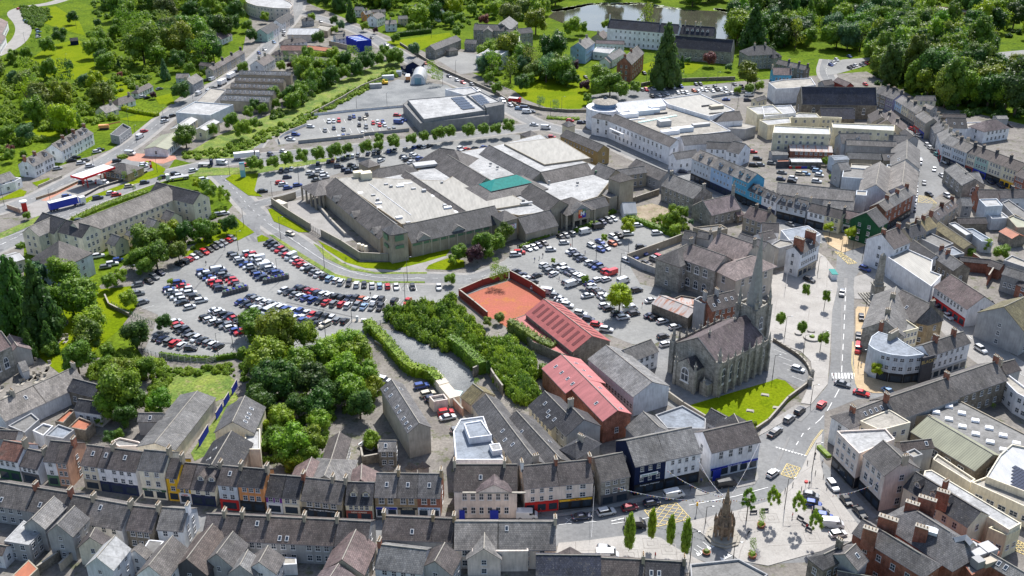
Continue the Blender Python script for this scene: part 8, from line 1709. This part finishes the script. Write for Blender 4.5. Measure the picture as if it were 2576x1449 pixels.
print('SPIRE',zt,'centre px',1288+FPX*tc.x/(tc.y*math.cos(TH)+H*math.sin(TH)))
sp=MB();k=8;vs=[(q.x+2.5*math.cos(i*6.2832/k+ang+.39),q.y+2.5*math.sin(i*6.2832/k+ang+.39),17.4) for i in range(k)]+[(q.x,q.y,zt)];sp.add(vs,[(i,(i+1)%k,k) for i in range(k)]);sp.obj('spire','spire',b['o'])
for dr in (n,-n,d,-d):
 tt=UP.cross(dr)
 if cam_face(tc,dr):window(b['o'],tc+dr*(tw/2+.05)+UP*10.5,tt,1.7,4.2,1,loc);window(b['o'],tc+dr*(tw/2+.05)+UP*4,tt,1.3,3,1,loc)
for x,y in ((1990,455),(2240,320)):v=W((x,y),b['zr'])-loc;m=MB();spike(m,v.x,v.y,b['zr']-.3,1.8,.5);m.obj('ridge_finial','rt_' if 0 else 'cap',b['roof'])
T(3,2)
wallrun('curved stone wall with railings around the church yard',[(55,540),(150,600),(250,660),(330,720),(400,800),(430,890),(400,960)],1.2,mat='rubble',name='churchyard_wall',sm=1);wallrun('straight stone wall with piers below the church lawn',[(400,980),(200,1130),(0,1360),(-120,1440)],1.3,mat='rubble',name='churchyard_wall')
for i,(x,y) in enumerate(((435,900),(415,985))):P=W((x,y));grp(f'{["upper", "lower"][i]} stone gate pier of the church yard','gate_pier','pier',P,[('pier',MB().box((0,0,0),(1.1,1.1,2.4)),'stone',C['s']),('pier_cap',MB().box((0,0,2.4),(1.4,1.4,.5),0,0,.3),'cap',C['s'])])
for i,(x,y,w_,l_) in enumerate(((-30,1080,2,'left'),(90,1210,2,'lower'),(-180,1240,1.8,'middle'))):P=W((x,y));grp(f'{l_} flat grave slab on the church lawn','grave_slab','grave',P,[('slab',MB().box((0,0,.1),(w_,1,.25),-.3),'cap',C['s']),('plinth',MB().box((0,0,0),(w_+.3,1.3,.12),-.3),'stone',C['s'])])
for x,y,r,l_ in ((440,508,2.6,'large round white stone planter with a green plant'),(305,465,1.2,'left small round white stone seat'),(433,440,1.2,'right small round white stone seat')):
 P=W((x,y));P.z=.15;o=thing('round_bench',l_,'seat',P);MB().cyl((0,0,0),r,.5,24).obj('stone_rim','granite',o)
 if r>2:MB().cyl((0,0,.5),.9,.5,12,.7).obj('plant','leaf',o,GR['l'])
T(3,1)
P=W((1085,1560));P.z=.1;o=thing('obelisk','tall weathered stone obelisk on a wide stepped base beside the road junction','monument',P);m=MB()
for i in range(5):m.box((0,0,i*.35),(9-i*1.3,9-i*1.3,.36),.1)
m.obj('steps','stone',o);MB().box((0,0,1.75),(3.2,3.2,3.4),.1).box((0,0,5.15),(3.8,3.8,.4),.1).box((0,0,5.5),(2.6,2.6,1.2),.1).obj('pedestal','stone',o);MB().box((0,0,6.7),(2.1,2.1,9.5),.1,0,.68).box((0,0,16.2),(1.4,1.4,.9),.1,0,.2).obj('shaft','stone',o)
T(2,3)
P=W((2135,1062));P.z=.15;P.x-=.3;o=thing('fountain_monument','ornate dark stone gothic fountain monument with a spire, hung with bunting','monument',P)
m=MB();m.cyl((0,0,0),4.2,.35,8).cyl((0,0,.35),3.5,.4,8);m.obj('steps','cap',o);m=MB();m.cyl((0,0,.75),1.2,3.4,10)
for i in range(8):
 a=i*.7854+.39;x,y=2.3*math.cos(a),2.3*math.sin(a);m.cyl((x,y,.75),.26,3.2,8);m.box((x,y,3.9),(.7,.7,1.1),a,0,.8);m.box((x,y,5),(.5,.5,1.3),a,0,.05)
m.cyl((0,0,3.9),2.5,.5,8).cyl((0,0,4.4),2.1,1.6,8,1.5).cyl((0,0,6),1.6,.4,8)
for i in range(8):a=i*.7854;m.box((1.45*math.cos(a),1.45*math.sin(a),6.2),(.45,.45,1.5),a,0,.1)
m.cyl((0,0,6.4),1.2,3,8,.95).cyl((0,0,9.4),1.15,.3,8).cyl((0,0,9.7),.8,4,8,.04)
for i in range(8):a=i*.7854;m.box((1.0*math.cos(a),1.0*math.sin(a),9.5),(.25,.25,1),a,0,.1)
m.v=[(x*.92,y*.92,z*1.04) for x,y,z in m.v];m.obj('canopy','brown',o)
def bunting(lab,a,za,b_,zb,sag=1.5):
 A,B=W(a,za),W(b_,zb);L=(B-A).length;n=int(L/.75);o=thing('bunting',lab,'bunting',A);st=MB();pt=lambda u:A.lerp(B,u)-UP*(4*sag*u*(1-u))-A;d=(B-A).normalized()
 for i in range(12):st.bar(pt(i/12),pt((i+1)/12),.025,n=3)
 st.obj('string','obj',o,C['w'])
 for k,c_ in enumerate(('r','y','W','G','u')):
  f=MB()
  for i in range(k,n,5):q=pt((i+.5)/n);f.add([q-d*.2,q+d*.2,q-UP*.45],[(0,1,2)])
  f.obj('flags','obj',o,C[c_])
bunting('string of flags from the stone house to the monument',(1060,560),6,(2110,690),8,1.2);bunting('string of flags from the white building to the monument',(1560,385),7.5,(2120,650),9,1);bunting('string of flags from the bank gable to the monument',(1870,265),8,(2130,640),9,1.2);bunting('string of red flags from the bank corner to the monument',(2490,110),8,(2215,620),9,.8)
bunting('string of flags across the street outside the cream houses',(830,540),6.5,(800,1060),4,1.5);bunting('string of flags from the monument to the birches',(2220,680),8,(2700,600),7,1.4)
T(3,3)
bunting('string of flags to the pink bank building',(640,640),5,(1120,500),8,.8)
T(2,3)
for i,(x,y) in enumerate(((2505,960),(2415,1265),(1955,1225),(-0,0))[:3]):P=W((x,y));P.z=.15;grp(f'{["upper tall", "lower tall", "low flowering"][i]} round planter on the market square','planter','planter',P,[('pot',MB().cyl((0,0,0),.8,.9 if i<2 else .5,12,1),'brick',C['p']),('plant',MB().cyl((0,0,.9 if i<2 else .5),.8,.5,9,.5),'leaf',GR['l'])])
def bench(x,y,a,lab):
 P=W((x,y));P.z=.15;o=thing('bench',lab,'bench',P,a);MB().box((0,0,.42),(1.8,.5,.06)).obj('seat','obj',o,C['d']);MB().box((0,.24,.5),(1.8,.06,.45)).obj('backrest','obj',o,C['d'])
 for s in (-.75,.75):MB().box((s,0,0),(.08,.45,.42)).obj('leg','obj',o,C['k'])
bench(2430,830,.1,'dark picnic bench left of the litter bin');bench(2545,810,.1,'dark picnic bench right of the litter bin')
T(3,3)
bench(320,890,-.9,'upper dark bench beside the birches');bench(370,950,-.9,'middle dark bench beside the birches');bench(405,1000,-.9,'lower dark bench beside the birches')
for i,(x,y) in enumerate(((248,550),(335,590),(170,610),(555,470),(475,430),(630,470),(590,580),(395,330))):P=W((x,y));P.z=.15;o=MB().cyl((0,0,0),.09,1.05,6).cyl((0,0,1.05),.12,.12,6,.05).obj('bollard','obj',None,C['k']);o.location=P;tag(o,f'thin black bollard, {words(i + 1)} along the kerb of the market square','bollard','bollards around the market square')
P=W((370,590));P.z=.15;grp('red and white no entry sign on a pole in the square','road_sign','sign',P,[('pole',MB().cyl((0,0,0),.05,2.6,6),'obj',C['s']),('disc',MB().cyl((0,-.05,2.3),.45,.5,14),'obj',C['r'])])
lamp(165,775,9,'tall black street lamp with hanging baskets in the market square',col='k');lamp(440,410,9,'tall black street lamp beside the curved slate corner',col='k')
T(2,3)
lamp(1790,1310,8.5,'tall lamp beside the fourth columnar tree',col='k');lamp(1945,925,5,'short lamp at the road edge of the market square',col='k');lamp(2225,1290,5,'short lamp below the fountain monument',col='k')
P=W((1855,820));grp('traffic light pole on the small island of the market street','traffic_light','traffic light',P,[('pole',MB().cyl((0,0,0),.07,3.4,6),'obj',C['k']),('signal_head',MB().box((0,0,2.3),(.4,.35,1)),'obj',C['y'])])
T(3,2)
lamps('520,650;560,230;165,500;45,900;350,690','{} black lamp around the granite square near the church',h=7.5,col='k');lamps('975,420;980,230;905,800;430,1160','{} thin lamp along the sand coloured pavement',h=6,col='k')
T(3,1)
lamps('605,1000;735,1080;855,1060;945,1180;360,830;500,1300;775,1100','{} slim pole around the paved island with two trees',h=6.5,col='k',arm=.5)
P=W((650,1345));P.z=.13;grp('teal and white glazed kiosk shelter on the paved strip','shelter','shelter',P,[('frame_panel',MB().box((0,0,0),(1.9,4.2,2.1),0,0,.95),'obj',C['W']),('roof',MB().box((0,0,2.1),(2.2,4.6,.15)),'teal',C['e'])])
T(1,1)
lamps('250,965;690,1255;1525,1385;435,415;170,590;225,1400;1020,230','{} tall thin lamp post around the supermarket roads',h=9.5);T(1,2)
lamps('965,345;700,495;1500,110','{} tall lamp post in the lower part of the curved car park',h=10,two=True);T(0,2)
lamps('2350,625;2205,730;1370,75','{} tall lamp post in the left part of the curved car park',h=9.5);T(0,1)
lamps('2400,1075;2455,835;1345,1430;2315,330;1585,290;1050,470;520,640;45,620;945,230;1365,620','{} lamp post along the main road and apartments',h=8);T(2,1)
lamps('605,1050;1165,1175;845,1190;1090,1320;1410,1280;1705,1000;2175,500;2520,1160','{} lamp post in the right car park',h=8.5);T(1,0)
lamps('230,420;370,250;50,570;1015,1110;1320,1080;1880,860;1765,380;2010,740','{} pole along the upper roads',h=8,arm=.6);T(0,0)
lamps('260,460;345,285;235,200;680,690;1300,1270;1655,1255;1945,1030;2195,820;355,950;770,290;965,310;1375,1440','{} wooden pole on the hillside',h=9,arm=.5,name='utility_pole');T(2,0)
lamps('385,1165;500,1120;1690,840;2060,860;2200,940;2445,930;1350,850;2270,1080','{} lamp post around the shopping centre',h=8)
fence('grey palisade fence along the bottom of the curved car park',[(0,0),(0,0.1)],1.6) if 0 else None
T(0,2)
fence('grey palisade fence curving below the curved car park',[(1430,640),(1560,710),(1800,740),(2050,780),(2180,740)],2,1.5,'s',4,sm=1);fence('green railings beside the churchyard gate',[(1130,180),(1280,260),(1560,390)],1.6,1.5,'G',3);wallrun('stone churchyard boundary with a gate pier',[(1060,100),(1100,190),(1300,290)],1.4,mat='rubble')
fence('low railing along the churchyard drive',[(1430,640),(1500,680)],1,2,'k')
rg=random.Random(8)
for i in range(34):
 x,y=rg.choice([(640,360),(560,420),(620,520),(380,740),(500,790),(60,1040),(120,1090),(420,900),(330,880),(250,960)]);x+=rg.uniform(-60,60);y+=rg.uniform(-35,35);P=W((x,y));m=MB().box((0,0,0),(.9,.2,1.1),rg.uniform(-.3,.3)).box((0,-1.1,0),(1.1,2.1,.15));o=m.obj('gravestone','cap');o.location=P;tag(o,f'small grey gravestone, {words(i + 1)} counted around the churchyard paths','gravestone','gravestones in the churchyard')
for T_,x0,y0,dx,dy,l_ in (((1,1),95,1400,36,-8,'first'),((0,2),2265,75,30,-8,'second')):
 T(*T_)
 for i in range(8 if l_=='second' else 7):P=W((x0+dx*i,y0+dy*i));grp(f'{words(i + 1)} bottle bank from the left in the {l_} recycling row','bottle_bank','recycling bin',P,[('body',MB().box((0,0,0),(1.7,1.7,1.7),.1,0,.85),'obj',C['d']),('lid',MB().cyl((0,0,1.7),.55,.3,8,.3),'obj',C['u' if i%2 else 'G'])],'recycling bins in the curved car park')
T(1,0)
wallrun('low white wall along the top of the discount store car park',[(485,1175),(900,1130),(1490,1078)],1.3,col='w');wallrun('pale wall curving round the discount store car park',[(240,1449),(230,1400),(300,1350),(510,1265)],1.2,col='w');wallrun('low wall below the discount store car park',[(430,1445),(1080,1380),(1090,1365),(1540,1320)],1.6,col='s',name='retaining_wall')
wallrun('long dark panel fence beside the stream',[(560,1170),(880,1000),(1060,890),(1290,800)],2,col='T',name='panel_fence');wallrun('long stone wall along the upper road',[(1450,450),(1850,700),(2100,810),(2400,940),(2640,1090)],1.6,mat='rubble');wallrun('brown wall beside the blue shop',[(740,455),(975,510)],3,col='T')
T(2,0)
wallrun('old stone wall above the convent car park',[(1300,870),(1500,830),(1900,815),(2240,805)],2,mat='rubble');wallrun('wall around the convent lawn',[(90,1060),(300,1110),(560,1130),(770,1130)],1.6,mat='rubble');wallrun('ramp wall right of the shopping centre',[(2010,985),(2300,940),(2440,930)],1.4,col='s')
T(1,2)
wallrun('broken stone walls of ruined outbuildings by the thicket',[(2190,900),(2320,840),(2400,970),(2480,1080)],3.4,mat='rubble',name='ruin_wall');wallrun('stone edge wall of the gravel strip',[(1200,560),(1330,640),(1480,800)],1,mat='rubble');fence('metal gates at the gravel strip entrance',[(1140,400),(1290,370)],1.8,1.2,'d',4,name='gate')
P=W((1020,330));grp('white ticket machines on the car park island','ticket_machine','ticket machine',P,[('body',MB().box((0,0,0),(.8,.6,1.7)).box((2.2,-.5,0),(1.6,.8,1)),'obj',C['w']),('base',MB().box((.8,0,0),(5,2,.1)),'cap',C['s'])])
T(2,2)
wallrun('tall red walls of the clay yard beside the car park',[(-20,-100),(200,20),(330,110)],3,col='m',name='yard_wall');wallrun('reddish walls on the left of the clay yard',[(-520,90),(-380,200),(-250,310)],2.6,col='m',name='yard_wall');wallrun('reddish wall along the top of the clay yard',[(-530,80),(-300,-20),(-40,-100)],2.6,col='m',name='yard_wall')
wallrun('pale wall between the warehouse and the church',[(1570,1100),(1720,1210),(1950,1350)],2,col='t');wallrun('yard wall below the grey warehouse',[(1240,1200),(1570,1090)],2.4,col='t')
T(3,0)
fence('tall wire fence around the sports court',[(2130,590),(2300,620),(2400,690)],3,4,'s',3)
T(3,2)
person(650,910,0,'person in dark red crossing at the left end of the zebra',1.6);person(830,925,1,'person in blue stepping off the right end of the zebra',-1.5);person(935,790,2,'person on the sand coloured pavement beside the lamp');person(990,600,3,'person beside the red van',1);person(975,605,1,'second person beside the red van',2)
T(3,3)
person(412,550,3,'person in dark clothes walking past the no entry sign',.5);person(243,870,0,'person standing near the benches',1);person(545,330,2,'person in white by the shaded pavement',2);person(385,985,0,'person in red sitting area beside the lower bench',.4);person(470,260,3,'person under the lamp by the planters')
T(2,3)
person(290,830,0,'person in red outside the red shopfront',1.5);person(1900,520,1,'person standing at the bank corner',0);person(1440,1270,0,'person on the curved paving beneath the trees',2);person(1795,600,3,'person in the shade of the pharmacy pavement',1)
T(3,1)
person(650,1110,1,'person crossing the road below the paved island',1);person(980,1150,3,'person in black on the corner beside the lamp',.5)
T(2,1)
person(228,1185,1,'first person of the group near the ticket machine',.6);person(275,1165,2,'second person of the group near the ticket machine',2);person(310,1140,3,'third person of the group near the ticket machine',3);person(590,1045,0,'person walking between the cars below the entrance',1);person(735,1115,1,'person in blue beside the parked navy car',2);person(475,1375,2,'person walking through the near rows',1);person(120,975,0,'person in pink behind the railing',1);person(55,1055,3,'person at the end of the railing',1)
T(1,2)
person(1152,85,3,'person walking above the long double row',1);person(1105,490,3,'person in black at the lane corner',1)
T(0,1)
person(2265,1065,1,'person crossing towards the tree row',1);person(2075,1220,3,'person between the left rows',1)
T(2,2)
person(1310,190,0,'person in dark red walking beside the rusty outbuilding',1)
T(3,3)
P=W((560,215));grp('bright green bank of shrubs at the corner kerb','planter_bank','planter',P,[('plant',MB().box((0,0,.2),(1.2,5,.8),.3),'leaf',GR['l']),('kerb',MB().box((0,0,0),(1.5,5.4,.2),.3),'cap',C['s'])])
# finish
T()
for k,m in MARK.items():
 if m.v:tag(m.obj({'joint':'paving_joints','patch':'road_patches'}.get(k,'road_markings'),k,uv=False),{'white':'white painted lines on roads and parking bays','yellow':'yellow painted box junctions and kerb lines','joint':'dark joints and tree pit frames in the pale paving','patch':'dark repair patches and service trenches in the asphalt'}[k],kind='structure')
build_trees();build_cars()
print('OBJS',len(bpy.data.objects))
